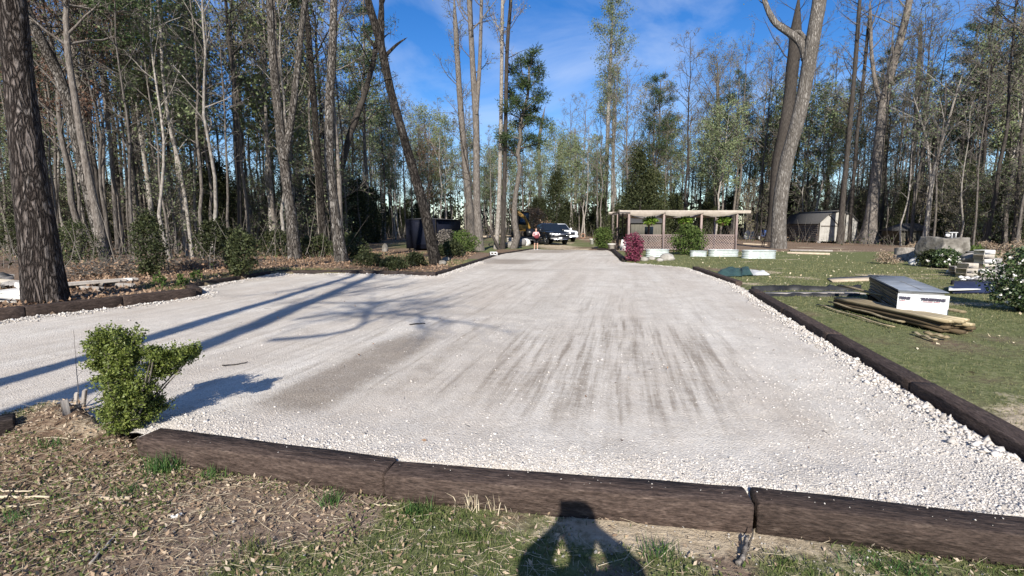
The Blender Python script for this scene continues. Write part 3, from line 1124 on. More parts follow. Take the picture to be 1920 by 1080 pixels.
def spawn(P, Rr, n_each, tmin, tmax, amin, amax, golden=False):
    """N_EACH children on every parent path: start, direction, parent radius there, t."""
    Nn, k, _ = P.shape
    par = np.repeat(np.arange(Nn), n_each)
    m = len(par)
    if golden:
        t = np.tile(np.linspace(tmin, tmax, n_each), Nn) + rng.normal(0, .02, m)
    else:
        t = rng.uniform(tmin, tmax, m)
    t = np.clip(t, tmin * .98, min(.995, tmax))
    x = t * (k - 1)
    i = np.minimum(x.astype(int), k - 2)
    f = (x - i)[:, None]
    A, B = P[par, i], P[par, i + 1]
    S = A * (1 - f) + B * f
    T = nrm(B - A)
    rr = Rr[par, i] * (1 - f[:, 0]) + Rr[par, i + 1] * f[:, 0]
    ref = np.where(np.abs(T[:, 2:3]) > .9, np.array([[1., 0, 0]]), np.array([[0, 0, 1.]]))
    U = nrm(np.cross(T, ref))
    Wv = np.cross(T, U)
    a = (np.arange(m) * 2.39996 + rng.normal(0, .3, m)) if golden else rng.uniform(0, 2 * PI, m)
    side = U * np.cos(a)[:, None] + Wv * np.sin(a)[:, None]
    an = rng.uniform(amin, amax, m)[:, None]
    return S, nrm(T * np.cos(an) + side * np.sin(an)), rr, t


def taper(n, k, r0, r1):
    f = np.linspace(0, 1, k)[None]
    return np.asarray(r0)[:, None] * (1 - f) + np.broadcast_to(r1, (n,))[:, None] * f


def bark_tube(mb, P, Rr, sides, amp, seed, flare=.35):
    """one trunk with an uneven surface and a flared foot."""
    k = len(P)
    n0 = mb.n
    R2 = Rr * (1 + flare * np.exp(-np.concatenate([[0], np.cumsum(np.linalg.norm(np.diff(P, axis=0), axis=1))]) * .75))
    tubes(mb, P, R2, sides, 0)
    V = mb.V[-1]
    c = np.repeat(P, sides, 0)
    a = np.tile(np.arange(sides), k)
    q = np.repeat(np.arange(k), sides)
    zz = np.repeat(np.concatenate([[0], np.cumsum(np.linalg.norm(np.diff(P, axis=0), axis=1))]), sides)
    aa = np.cos(a * 2 * PI / sides), np.sin(a * 2 * PI / sides)
    nz = (vn(aa[0] * 2.2 + seed, aa[1] * 2.2 + zz * .9, seed) - .5) * 2 * amp + (vn(aa[0] * .9 + seed, aa[1] * .9 + zz * .35, seed + 3) - .5) * 2.4 * amp + (vn(a * .9 + seed, zz * 2.3, seed + 5) - .5) * 1.1 * amp
    lobes = .10 * flare * np.cos(a * 2 * PI / sides * 5 + seed) * np.exp(-zz * 1.1)
    mb.V[-1] = c + (V - c) * (1 + nz + lobes * 3)[:, None]


def leaf_cards(mb, tips, per, spread, size, mi, asp=.6):
    p = np.repeat(tips, per, 0)
    p = p + rng.normal(0, spread, p.shape)
    return cards(mb, p, rng.uniform(.6, 1.3, len(p)) * size, mi, asp)


def crown_on(trunk_mb, crown_mb, P, Rr, t0, t1, nl, ln, ang, k2=4, k3=6, leaf=None, up=.065, droop=0, twig_r=.011,
             l2=.45, l3=.5, wob=.12, shape='cone', sides=6):
    """limbs on one trunk path: limbs go to the trunk mesh, twigs and leaves to the crown mesh."""
    S, D, rr, tt = spawn(P[None], Rr[None], nl, t0, t1, ang[0], ang[1], golden=True)
    rel = (tt - t0) / max(1e-3, t1 - t0)
    env = {'cone': 1 - .72 * rel, 'vase': .75 + .25 * np.sin(PI * np.clip(rel, 0, 1)) - .35 * rel ** 3, 'round': .45 + .75 * np.sin(PI * (.08 + .84 * np.clip(rel, 0, 1)))}[shape]
    Ln = ln * env * rng.uniform(.65, 1.2, nl)
    P1 = grow(S, D, Ln, 6, up, wob)
    r0 = np.minimum(rr * .5, Ln * .011 + .010)
    R1 = taper(nl, 6, r0, .012)
    tubes(trunk_mb, P1, R1, sides, 0)
    n2 = k2
    S, D, rr, tt = spawn(P1, R1, n2, .25, .97, R(25), R(60))
    L2 = np.repeat(Ln, n2) * l2 * rng.uniform(.5, 1.2, nl * n2) * (1.15 - .55 * tt)
    P2 = grow(S, D, L2, 4, up * .8, wob * 1.3)
    R2 = taper(len(P2), 4, np.maximum(rr * .6, twig_r), twig_r * .8)
    tubes(crown_mb, P2, R2, 4, 0)
    S, D, rr, tt = spawn(P2, R2, k3, .2, .99, R(20), R(60))
    L3 = np.repeat(L2, k3) * l3 * rng.uniform(.5, 1.3, len(S)) + .18
    P3 = grow(S, D, L3, 3, up * .6, wob * 1.5)
    tubes(crown_mb, P3, taper(len(P3), 3, np.full(len(P3), twig_r), twig_r * .45), 3, 0)
    if leaf:
        tips = np.concatenate([P3[:, 2], P3[:, 1]])
        keep = rng.random(len(tips)) < leaf.get('keep', 1)
        leaf_cards(crown_mb, tips[keep], leaf['n'], leaf['sp'], leaf['s'], 1, leaf.get('asp', .7))
    return P1


def smooth_path(pts, k):
    pts = np.asarray(pts, float)
    d = np.concatenate([[0], np.cumsum(np.linalg.norm(np.diff(pts, axis=0), axis=1))])
    q = np.linspace(0, d[-1], k)
    o = np.stack([np.interp(q, d, pts[:, i]) for i in range(3)], 1)
    for _ in range(2):
        o[1:-1] = o[1:-1] * .5 + (o[:-2] + o[2:]) * .25
    return o, q / d[-1]


TREE_KIND = {
    'grey': dict(bark='bark_grey', twig='twig', leaf='leaf_spring', shape='vase', ang=(R(32), R(68)), lf=dict(n=1, sp=.14, s=.12, keep=.5)),
    'dark': dict(bark='bark_dark', twig='twig', leaf='leaf_bud', shape='vase', ang=(R(32), R(70)), lf=dict(n=1, sp=.14, s=.11, keep=.3)),
    'pale': dict(bark='bark_pale', twig='twig_pale', leaf='leaf_spring', shape='round', ang=(R(28), R(58)), lf=dict(n=2, sp=.2, s=.16, keep=.7)),
    'poplar': dict(bark='bark_pale', twig='twig_pale', leaf='leaf_spring', shape='round', ang=(R(26), R(56)), lf=dict(n=5, sp=.3, s=.2, keep=.95)),
    'bud': dict(bark='bark_grey', twig='twig', leaf='leaf_bud', shape='round', ang=(R(26), R(56)), lf=dict(n=3, sp=.28, s=.16, keep=.9)),
    'maple': dict(bark='bark_grey', twig='twig_red', leaf='leaf_red', shape='round', ang=(R(25), R(56)), lf=dict(n=3, sp=.2, s=.14, keep=.8)),
}


def hero_tree(px, wpx, height, kind, label, name='bare_tree', cs=.42, nl=22, ln=4.0, k2=4, k3=5, forks=(), sides=12, amp=.05,
              bark=None, flare=.35, group=None, lean_on=1.0, leaf=None, base=None):
    """a tree whose trunk follows photograph pixels PX (foot first) at its real distance, then grows on to HEIGHT."""
    B = place(*px[0]) if base is None else Vector(base)
    B.z -= .05
    k = TREE_KIND[kind]
    mpp = m_per_px(B)
    pts = [B] + [at_depth(x, y, B) for x, y in px[1:]]
    side = Vector((B.x, B.y, 0)).normalized()
    for i in range(1, len(pts)):
        pts[i] = pts[i] + side * (rng.normal(0, .05) * i)
    r0, r1 = wpx[0] * mpp * .42, wpx[1] * mpp * .42
    seen = [r0 + (r1 - r0) * i / max(1, len(pts) - 1) for i in range(len(pts))]
    while pts[-1].z < height:
        d = (pts[-1] - pts[-2]).normalized()
        d = (d * lean_on + Vector((rng.normal(0, .06), rng.normal(0, .06), .35))).normalized()
        pts.append(pts[-1] + d * 2.2)
        seen.append(max(.02, seen[-1] * .84))
    near = B.length < 32
    n = int(height * (4 if near else 1.3))
    if near: sides = int(sides * 1.7)
    P, q = smooth_path([p[:] for p in pts], n)
    dd = np.concatenate([[0], np.cumsum(np.linalg.norm(np.diff(np.array([p[:] for p in pts]), axis=0), axis=1))])
    Rr = np.interp(q * dd[-1], dd, seen) * np.clip((1.02 - q) * 7, .1, 1)
    O = thing(name, label, 'tree', B, group=group)
    P = P - np.array(B[:])
    tm, cm = MB(), MB()
    bark_tube(tm, P, Rr, sides, amp, int(rng.integers(100)), flare)
    lf = leaf if leaf is not None else k['lf']
    paths = [(P, Rr, cs, nl, ln)]
    for fk in forks:                                   # (foot index pixel list, width px)
        fp = [at_depth(x, y, B) - B for x, y in fk['px']]
        frs = [fk['w'][0] * mpp * .42 + (fk['w'][1] - fk['w'][0]) * mpp * .42 * i / max(1, len(fp) - 1) for i in range(len(fp))]
        if fk.get('grow', True):
            while fp[-1].z < height * .92:
                d = (fp[-1] - fp[-2]).normalized()
                d = (d + Vector((rng.normal(0, .08), rng.normal(0, .08), .3))).normalized()
                fp.append(fp[-1] + d * 2)
                frs.append(max(.02, frs[-1] * .82))
        FP, fq = smooth_path([p[:] for p in fp], max(8, len(fp) * 3))
        fd = np.concatenate([[0], np.cumsum(np.linalg.norm(np.diff(np.array([p[:] for p in fp]), axis=0), axis=1))])
        FR = np.interp(fq * fd[-1], fd, frs) * np.clip((1.03 - fq) * 6, .12, 1)
        bark_tube(tm, FP, FR, max(8, sides - 2), amp, int(rng.integers(100)), 0)
        if fk.get('nl', 10): paths.append((FP, FR, fk.get('cs', .45), fk.get('nl', 10), ln * .8))
    for (pp, rr, c0, n_, l_) in paths:
        if n_: crown_on(tm, cm, pp, rr, c0, .985, n_, l_, k['ang'], k2, k3, lf, shape=k['shape'], sides=6)
    bk = bark or k['bark']
    if near: bk = {'bark_grey': 'bark_furrow', 'bark_dark': 'bark_furrow_dark'}.get(bk, bk)
    tm.build('trunk', bk, O, smooth=True)
    if cm.V: cm.build('crown', [k['twig'], k['leaf']], O)
    return O


def proto_tree(name, H, r, kind, cs, nl, ln, k2, k3, bend=.25, leaf=None, twig_r=.012):
    k = TREE_KIND[kind]
    n = 12
    z = np.linspace(-.1, H, n)
    a = rng.uniform(0, 6.28)
    P = np.stack([np.cumsum(rng.normal(0, bend, n)) * .5 + np.cos(a) * z * .02, np.cumsum(rng.normal(0, bend, n)) * .5 + np.sin(a) * z * .02, z], 1)
    P[:, :2] -= P[0, :2]
    Rr = r * (1 - np.linspace(0, 1, n) ** 1.2) + .02
    O = thing(name, 'tree', 'tree')
    tm, cm = MB(), MB()
    bark_tube(tm, P, Rr, 8, .05, int(rng.integers(99)))
    crown_on(tm, cm, P, Rr, cs, .985, nl, ln, k['ang'], k2, k3, leaf or k['lf'], shape=k['shape'], sides=5, twig_r=twig_r)
    tm.build('trunk', k['bark'], O, smooth=True)
    cm.build('crown', [k['twig'], k['leaf']], O)
    return O


def needle_clumps(mb, C, rad, per, size, mi=1):
    rad, size = rad * .85, size * .85
    p = np.repeat(C, per, 0)
    d = rand_dirs(len(p))
    d[:, 2] = d[:, 2] * .6 + .15
    p = p + d * rad * rng.uniform(.15, 1, (len(p), 1))
    return cards(mb, p, size * rng.uniform(.7, 1.3, len(p)), mi, .16, d, 1.2)


def proto_pine(name, H, r, cs, nl, ln, per=26, px=None):
    n = 14
    z = np.linspace(-.1, H, n)
    P = np.stack([np.cumsum(rng.normal(0, .12, n)), np.cumsum(rng.normal(0, .12, n)), z], 1)
    P[:, :2] -= P[0, :2]
    Rr = r * (1 - .8 * np.linspace(0, 1, n)) + .02
    O = thing(name, 'pine', 'tree')
    tm, cm = MB(), MB()
    bark_tube(tm, P, Rr, 8, .05, int(rng.integers(99)))
    S, D, rr, tt = spawn(P[None], Rr[None], nl, cs, .985, R(50), R(85), golden=True)
    Ln = ln * (1.05 - .6 * (tt - cs) / (1 - cs)) * rng.uniform(.5, 1.15, nl)
    P1 = grow(S, D, Ln, 5, .06, .12)
    R1 = taper(nl, 5, np.minimum(rr * .5, .07), .018)
    tubes(tm, P1, R1, 5, 0)
    S, D, rr, tt = spawn(P1, R1, 5, .35, .99, R(20), R(65))
    L2 = np.repeat(Ln, 5) * .35 * rng.uniform(.6, 1.2, len(S)) + .15
    P2 = grow(S, D, L2, 3, .10, .15)
    tubes(cm, P2, taper(len(P2), 3, np.full(len(P2), .018), .01), 3, 0)
    needle_clumps(cm, np.concatenate([P2[:, 2], P2[:, 1], P1[:, 4]]), .42, per, .30)
    tm.build('trunk', 'bark_grey', O, smooth=True)
    cm.build('crown', ['twig', 'needle'], O)
    return O


def foliage(mb, n, rad, h, z0, prof, size, mi=1, lumps=14, hollow=.55, asp=.65):
    """leaf cards gathered in lumps through a crown of half-width RAD*prof(t) and height H."""
    lt = rng.uniform(0, 1, lumps)
    la = rng.uniform(0, 2 * PI, lumps)
    lr = prof(lt) * rad * rng.uniform(.35, .85, lumps)
    C = np.stack([lr * np.cos(la), lr * np.sin(la), z0 + lt * h], 1)
    i = rng.integers(0, lumps, n)
    d = rand_dirs(n) * rng.uniform(hollow, 1, (n, 1)) * (rad * .42)
    d[:, 2] *= max(.5, min(1.4, h / rad * .35))
    p = C[i] + d
    m = rng.random(n) < .3
    tt = rng.uniform(0, 1, n)
    aa = rng.uniform(0, 2 * PI, n)
    rr = prof(tt) * rad * rng.uniform(.1, 1, n) ** .6
    q = np.stack([rr * np.cos(aa), rr * np.sin(aa), z0 + tt * h], 1)
    p[m] = q[m]
    p[:, 2] = np.maximum(p[:, 2], .02)
    return cards(mb, p, size * rng.uniform(.55, 1.3, n), mi, asp)


CONE = lambda t: np.clip(1.02 - t, 0, 1) ** .75 * np.clip(.55 + t * 3, 0, 1)
EGG = lambda t: np.sin(PI * np.clip(.12 + .84 * t, 0, 1)) ** .7
DOME = lambda t: np.sqrt(np.clip(1 - (t * .98) ** 2, 0, 1))
UPW = lambda t: np.clip(.45 + .75 * t, 0, 1) * np.sqrt(np.clip(1.04 - t ** 4, 0, 1))


def leafy(name, label, cat, loc, rad, h, prof, n, size, leaf='evergreen', z0=.1, stems=4, lumps=14, group=None, trunk='trunk', bark='bark_dark', hollow=.5, asp=.65):
    O = thing(name, label, cat, loc, group=group)
    tm, cm = MB(), MB()
    hh = z0 + h * .8
    if stems == 1:
        P = grow(np.array([[0, 0, -.05]]), np.array([[0, 0, 1.]]), np.array([hh]), 6, .2, .05)
        tubes(tm, P, taper(1, 6, np.array([max(.03, h * .018)]), .015), 7, 0)
    else:
        d = rand_dirs(stems)
        d[:, 2] = 1.0 + np.abs(d[:, 2]) * 1.2
        P = grow(np.tile([[0, 0, -.04]], (stems, 1)) + rng.normal(0, .03, (stems, 3)) * [1, 1, 0], d, np.full(stems, hh), 6, .08, .12)
        P[:, :, 2] = np.minimum(P[:, :, 2], z0 + h * .95)
        tubes(tm, P, taper(stems, 6, np.full(stems, max(.008, h * .012)), .004), 5, 0)
    foliage(cm, n, rad, h, z0, prof, size, 0, lumps, hollow, asp)
    tm.build('trunk' if stems == 1 else 'stems', bark, O, smooth=True)
    cm.build('crown' if stems == 1 else 'foliage', leaf, O)
    return O


# ---- the trees one can point at, foot first, in photograph pixels
hero_tree([(86, 566), (70, 430), (52, 300), (36, 150), (22, 0)], (90, 62), 24, 'grey', 'huge pine with thick plated bark at the bank corner', 'pine_tree', cs=.6, nl=12, ln=4.5,
          sides=26, amp=.045, bark='bark_pine', flare=.3)
hero_tree([(202, 492), (176, 400), (152, 300), (130, 200), (108, 130), (72, 70), (50, 20)], (26, 24), 19, 'grey', 'leaning grey tree that bends behind the huge pine', cs=.45, nl=16, ln=3.5)
hero_tree([(257, 470), (255, 380), (242, 250), (226, 130), (212, 0)], (17, 12), 21, 'grey', 'straight slim grey tree behind the round cedar shrub', cs=.45)
hero_tree([(442, 462), (418, 360), (372, 255), (318, 170), (278, 90), (240, 0)], (22, 14), 20, 'dark', 'dark tree leaning far over toward the huge pine', cs=.6, nl=12, ln=3.5)
hero_tree([(361, 482), (350, 390), (337, 310), (318, 240), (305, 140), (300, 40)], (9, 6), 17, 'pale', 'thin pale tree with a bent sunlit stem among brush', cs=.55, nl=12, ln=2.2)
hero_tree([(553, 486), (546, 400), (532, 300), (519, 190), (510, 90), (506, 0)], (25, 15), 23, 'grey', 'tall grey forked tree with a paler second stem', cs=.45, nl=20,
          forks=[dict(px=[(534, 300), (548, 215), (560, 110), (571, 0)], w=(18, 11), nl=8)])
hero_tree([(611, 474), (603, 400), (596, 300), (588, 180), (578, 60), (572, 0)], (17, 10), 22, 'dark', 'slim dark tree just behind the pale curved trunk', cs=.4, nl=18)
hero_tree([(641, 492), (628, 400), (617, 310), (617, 200), (624, 90), (626, 0)], (24, 15), 23, 'grey', 'pale curved trunk at the back edge of the gravel', cs=.42, nl=20)
hero_tree([(625, 470), (634, 340), (652, 260), (684, 180), (706, 90), (716, 0)], (17, 10), 20, 'dark', 'dark tree leaning across the pale curved trunk', cs=.45, nl=14)
hero_tree([(817, 497), (800, 410), (778, 330), (752, 240), (732, 170), (716, 90), (690, 0)], (22, 15), 20, 'dark', 'dark leaning tree rising in front of the box trailer', cs=.55, nl=12, ln=3.0,
          forks=[dict(px=[(728, 150), (712, 90), (718, 30), (712, -40)], w=(15, 9), nl=6), dict(px=[(722, 105), (745, 82), (764, 70)], w=(8, 2), nl=0, grow=False),
                 dict(px=[(704, 90), (690, 70), (678, 52)], w=(8, 3), nl=0, grow=False)])
hero_tree([(885, 452), (880, 380), (868, 260), (860, 150), (853, 30)], (17, 10), 24, 'grey', 'slimmer tree of the tall pair by the trailer', cs=.42, nl=20, ln=3.6)
hero_tree([(899, 470), (894, 380), (893, 230), (886, 120), (880, 0)], (17, 10), 25, 'grey', 'brighter tree of the tall pair by the trailer', cs=.42, nl=22, ln=3.8,
          forks=[dict(px=[(893, 215), (900, 120), (903, 0)], w=(10, 7), nl=8)])
hero_tree([(930, 467), (936, 380), (939, 240), (941, 100), (942, 0)], (10, 7), 26, 'pale', 'first pale pole of the tall trunk clump', cs=.48, nl=20, ln=3, leaf=dict(n=1, sp=.15, s=.13, keep=.4))
hero_tree([(942, 467), (945, 380), (948, 240), (950, 100), (958, 0)], (10, 7), 26, 'dark', 'dark middle trunk of the tall clump', cs=.45, nl=20, ln=3.2)
hero_tree([(937, 468), (912, 420), (895, 380), (880, 330)], (5, 3), 9, 'dark', 'thin crooked dark sapling at the tall trunk clump', 'sapling', cs=.4, nl=10, ln=1.5)
hero_tree([(1013, 432), (1012, 340), (1010, 260), (1022, 200)], (9, 6), 16, 'grey', 'light trunk standing over the black pickup', cs=.4, nl=18, ln=3.2)
hero_tree([(1050, 428), (1049, 340), (1048, 260)], (6, 4), 18, 'poplar', 'thin pale poplar behind the two pickups', 'poplar_tree', cs=.4, nl=20, ln=2.8)
hero_tree([(1077, 430), (1080, 330), (1078, 240)], (8, 5), 18, 'pale', 'pale trunk beside the white pickup', cs=.42, nl=20, ln=3.4)
hero_tree([(1132, 444), (1137, 330), (1141, 200), (1146, 80), (1150, 10)], (11, 4), 20.5, 'poplar', 'tallest white-stemmed poplar against the blue sky', 'poplar_tree', cs=.48, nl=34, ln=3.6, k2=5, k3=6)
hero_tree([(1147, 442), (1149, 340), (1151, 200), (1152, 150)], (9, 5), 15.5, 'poplar', 'shorter poplar stem right beside the tallest poplar', 'poplar_tree', cs=.55, nl=20, ln=2.2)
hero_tree([(1162, 440), (1156, 380), (1152, 340)], (6, 4), 13, 'pale', 'thin leaning pale stem beside the pergola end', 'sapling', cs=.5, nl=10, ln=1.6)
hero_tree([(1228, 420), (1232, 330), (1238, 200), (1242, 60)], (9, 4), 21, 'poplar', 'narrow poplar rising behind the pergola middle', 'poplar_tree', cs=.42, nl=30, ln=3.8, k2=5, k3=6)
hero_tree([(1247, 420), (1248, 330), (1254, 240), (1250, 180)], (8, 5), 17, 'grey', 'grey trunk close beside the narrow poplar', cs=.4, nl=18, ln=3.4)
hero_tree([(1341, 441), (1344, 340), (1347, 250), (1345, 120)], (15, 6), 21, 'bud', 'broad round-crowned tree with tan buds behind the pergola', cs=.32, nl=46, ln=6.5, k2=6, k3=7)
# the big double trunk
hero_tree([(1460, 466), (1461, 400), (1466, 350), (1474, 300), (1489, 250), (1503, 200), (1512, 150), (1523, 80), (1537, 0)], (33, 30), 24, 'grey', 'massive smooth grey tree beside the gambrel shed', cs=.62, nl=14, ln=5, sides=20, amp=.045,
          bark='bark_massive', flare=.2,
          forks=[dict(px=[(1512, 110), (1506, 80), (1480, 62), (1452, 44), (1436, 12), (1428, -20)], w=(22, 9), nl=7, cs=.5), dict(px=[(1513, 78), (1498, 56), (1480, 66)], w=(11, 6), nl=0, grow=False)])
hero_tree([(1447, 452), (1450, 425), (1458, 300), (1473, 230), (1481, 180), (1486, 125), (1492, 60), (1497, 0)], (27, 26), 24, 'dark', 'second trunk pressed close behind the massive grey tree', cs=.6, nl=14, ln=5, sides=14, amp=.05)
hero_tree([(1574, 457), (1580, 380), (1592, 250), (1604, 120), (1612, 0)], (14, 9), 23, 'dark', 'thicker dark tree standing before the shed gable', cs=.45, nl=18, ln=3.6)
hero_tree([(1592, 456), (1597, 380), (1606, 260), (1622, 120), (1632, 0)], (9, 7), 22, 'dark', 'thinner dark tree standing before the shed gable', cs=.45, nl=16, ln=3.2)
hero_tree([(1628, 457), (1638, 370), (1648, 270), (1655, 200), (1672, 130), (1690, 70), (1706, 0)], (28, 15), 24, 'grey', 'grey oak with spreading root flare past the shed', 'oak_tree', cs=.5, nl=20, ln=5.5, flare=1.1, sides=16,
          forks=[dict(px=[(1653, 200), (1642, 160), (1634, 110), (1632, 40)], w=(12, 8), nl=9)])
hero_tree([(1651, 446), (1656, 360), (1660, 290), (1664, 200)], (12, 8), 20, 'grey', 'grey trunk tucked behind the root-flared oak', cs=.45, nl=16, ln=4)
hero_tree([(1697, 432), (1708, 330), (1718, 230), (1722, 150), (1728, 40)], (15, 10), 23, 'dark', 'dark upright tree behind the small low shed', cs=.45, nl=20, ln=4.5)
hero_tree([(1732, 462), (1741, 400), (1747, 340), (1758, 290), (1775, 240)], (13, 6), 13, 'pale', 'pale forked dogwood between small shed and boulder', cs=.4, nl=16, ln=3.2, bark='bark_pale',
          forks=[dict(px=[(1746, 345), (1742, 300), (1738, 260), (1725, 220)], w=(8, 4), nl=8)])
hero_tree([(1790, 428), (1797, 350), (1802, 280), (1806, 220)], (8, 5), 16, 'pale', 'white slender trunk behind the boulder', cs=.5, nl=14, ln=2.6)
hero_tree([(1868, 432), (1884, 360), (1893, 280), (1902, 200), (1906, 100)], (10, 7), 17, 'pale', 'white trunk with broken limbs by the big leaning tree', cs=.45, nl=12, ln=3)
hero_tree([(1878, 458), (1894, 390), (1912, 320), (1936, 230), (1960, 130)], (36, 26), 20, 'grey', 'thick grey tree leaning out at the frame edge', cs=.5, nl=14, ln=4.5, sides=16, bark='bark_grey')
hero_tree([(1914, 452), (1926, 380), (1934, 300)], (10, 7), 16, 'pale', 'pale trunk just past the thick leaning tree', cs=.5, nl=12, ln=3)
# pine with dark clumps over the trunk clump
pb = place(962, 466)
pine = proto_pine('pine_tree', 12.9, .22, .52, 27, 2.5, per=40)
pine.location = pb
pine.rotation_euler = (0, R(3.0), 0)
tag(pine, 'dark clump-headed pine above the tall trunk clump', 'tree')

# ---- wood behind: prototypes, then copies
PROTO = {}
for i in range(4): PROTO['g%d' % i] = proto_tree('bare_tree', rng.uniform(19, 24), rng.uniform(.10, .165), ['grey', 'grey', 'dark', 'dark'][i], rng.uniform(.34, .48), 26, rng.uniform(3.2, 4.4), 4, 6)
for i in range(3): PROTO['p%d' % i] = proto_tree('poplar_tree', rng.uniform(16, 20), rng.uniform(.09, .13), 'poplar', .36, 28, rng.uniform(2.8, 3.4), 4, 5)
PROTO['b0'] = proto_tree('budding_tree', 19, .13, 'bud', .3, 32, 4.0, 5, 5)
PROTO['m0'] = proto_tree('maple_tree', 15, .12, 'maple', .3, 30, 3.8, 5, 5)
for i in range(2): PROTO['s%d' % i] = proto_tree('sapling', rng.uniform(10, 13), .05, ['grey', 'pale'][i], .4, 14, 1.7, 3, 4, bend=.16, leaf=dict(n=1, sp=.1, s=.1, keep=.3), twig_r=.008)
for i in range(2): PROTO['n%d' % i] = proto_pine('pine_tree', rng.uniform(17, 21), .15, rng.uniform(.42, .52), 34, 3.0, per=24)
for i in range(3): PROTO['e%d' % i] = leafy('evergreen_tree', 'evergreen', 'tree', (0, 0, 0), rng.uniform(2.0, 2.7), rng.uniform(6.5, 9.0), [CONE, EGG, EGG][i], 10500, .17, z0=.15, stems=1, lumps=90, hollow=.25)
for i in range(3): PROTO['k%d' % i] = proto_tree('pole_tree', rng.uniform(15, 21), rng.uniform(.055, .09), ['grey', 'grey', 'dark'][i], .45, 20, 2.0, 4, 5, bend=.14, leaf=dict(n=1, sp=.12, s=.11, keep=.4))
for i in range(2): PROTO['t%d' % i] = proto_tree('thicket_tree', rng.uniform(5, 7), .035, ['grey', 'bud'][i], .08, 34, 2.0, 5, 6, bend=.2, leaf=dict(n=1, sp=.12, s=.11, keep=.8), twig_r=.009)
used = {}


def put(key, x, y, s, label, group):
    loc = (x, y, ground_z(x, y) - .03)
    rz = rng.uniform(0, 2 * PI)
    sc3 = (s * rng.uniform(.88, 1.15), s * rng.uniform(.88, 1.15), s * rng.uniform(.9, 1.12))
    o = PROTO[key]
    if key in used:
        return copy_tree(o, loc, rz, sc3, label, group)
    used[key] = 1
    o.location, o.scale, o.rotation_euler = loc, sc3, (0, 0, rz)
    o['label'], o['group'] = label, group
    return o


def start_dist(px):
    return float(np.interp(px, [-200, 0, 150, 420, 640, 700, 760, 860, 960, 1080, 1170, 1420, 1600, 1700, 1920, 2100],
                           [34, 34, 24, 27, 32, 52, 62, 72, 76, 74, 60, 64, 66, 52, 46, 44]))


ZONE = [(-400, 110, 'behind the huge pine'), (110, 300, 'behind the leaning grey tree'), (300, 470, 'behind the far-leaning dark tree'), (470, 600, 'behind the grey forked tree'), (600, 740, 'behind the pale curved trunk'),
        (740, 860, 'beyond the box trailer'), (860, 930, 'beyond the tall tree pair'), (930, 1080, 'beyond the two pickups'), (1080, 1165, 'beyond the tallest poplar'), (1165, 1300, 'behind the pergola'),
        (1300, 1420, 'behind the round-crowned tree'), (1420, 1610, 'behind the gambrel shed'), (1610, 1690, 'behind the root-flared oak'), (1690, 1800, 'behind the low brown shed'), (1800, 2400, 'behind the thick leaning tree')]
KN = {'g': 'bare grey hardwood', 'p': 'spring-green poplar', 'b': 'tan-budding hardwood', 'm': 'red-budding maple', 's': 'thin bare sapling', 'n': 'dark pine', 'e': 'dark evergreen understorey tree', 'k': 'slim bare pole tree', 't': 'low bare thicket tree'}


def zone(px):
    for a, b_, s_ in ZONE:
        if a <= px < b_: return s_
    return ZONE[-1][2]


occ = []


def scatter(n, keys, wts, p0, p1, d0, d1, mind, smin=.85, smax=1.15, power=1.4):
    made = tries = 0
    while made < n and tries < n * 40:
        tries += 1
        px = rng.uniform(p0, p1)
        dist = start_dist(px) + d0 + (d1 - d0) * rng.random() ** power
        az = math.atan2(px - 960, F_PX)
        x, y = dist * math.sin(az), dist * math.cos(az)
        if any((x - a) ** 2 + (y - c_) ** 2 < mind ** 2 for a, c_ in occ[-260:]): continue
        occ.append((x, y))
        key = keys[rng.choice(len(keys), p=np.array(wts) / sum(wts))]
        z = zone(px)
        s_ = rng.uniform(smin, smax)
        sz_ = 'small ' if s_ < smin + .3 * (smax - smin) else 'tall ' if s_ > smin + .7 * (smax - smin) else 'middling '
        rw_ = ' at the front of the woods ' if dist < start_dist(px) + d0 + .22 * (d1 - d0) else ' well into the woods ' if dist < start_dist(px) + d0 + .6 * (d1 - d0) else ' deep in the woods '
        put(key, x, y, s_, sz_ + KN[key[0]] + rw_ + z, KN[key[0]] + 's ' + z)
        made += 1


# canopy trees (left woods, centre, right woods), then the understorey
scatter(54, ['g0', 'g1', 'g2', 'g3', 'n0', 'n1', 'm0', 'b0', 'p0'], [2.6, 2.6, 2.2, 2.2, .3, .3, .35, 1.3, 3.2], -40, 740, 0, 38, 1.9)
scatter(36, ['g0', 'g1', 'p0', 'p1', 'p2', 'b0', 'm0', 'n0'], [1.2, 1.2, 2.4, 2.4, 2, .6, .5, .5], 700, 1180, 0, 40, 1.9, .75, 1.0)
scatter(70, ['g0', 'g1', 'g2', 'g3', 'n0', 'n1', 'b0', 'p1', 'p2'], [2.6, 2.6, 2.6, 2, 1.1, 1.1, 2, 1.8, 1.6], 1165, 1960, 0, 34, 1.8)
scatter(46, ['s0', 's1'], [1, .35], -20, 720, -2, 20, 1.0, .8, 1.25)
scatter(22, ['s0', 's1'], [1, 1], 700, 1180, -4, 25, 1.0, .9, 1.3)
scatter(40, ['s0', 's1'], [1, .5], 1400, 1950, -3, 22, 1.0, .8, 1.3)
scatter(44, ['e0', 'e1', 'e2'], [1, 1, 1], -60, 740, 6, 38, 1.9, .35, .85, 1.0)
scatter(42, ['t0', 't1'], [1, 1], -60, 740, 2, 32, 1.4, .7, 1.2, 1.0)
scatter(80, ['k0', 'k1', 'k2'], [1, 1, 1], -60, 740, 1, 40, .9, .8, 1.2, 1.0)
scatter(34, ['e0', 'e1', 'e2'], [1, 1, 1], 640, 1200, 6, 40, 2.0, .5, .8)
scatter(70, ['e0', 'e1', 'e2'], [1, 1, 1], 1165, 2000, 3, 36, 1.9, .35, .95, 1.0)
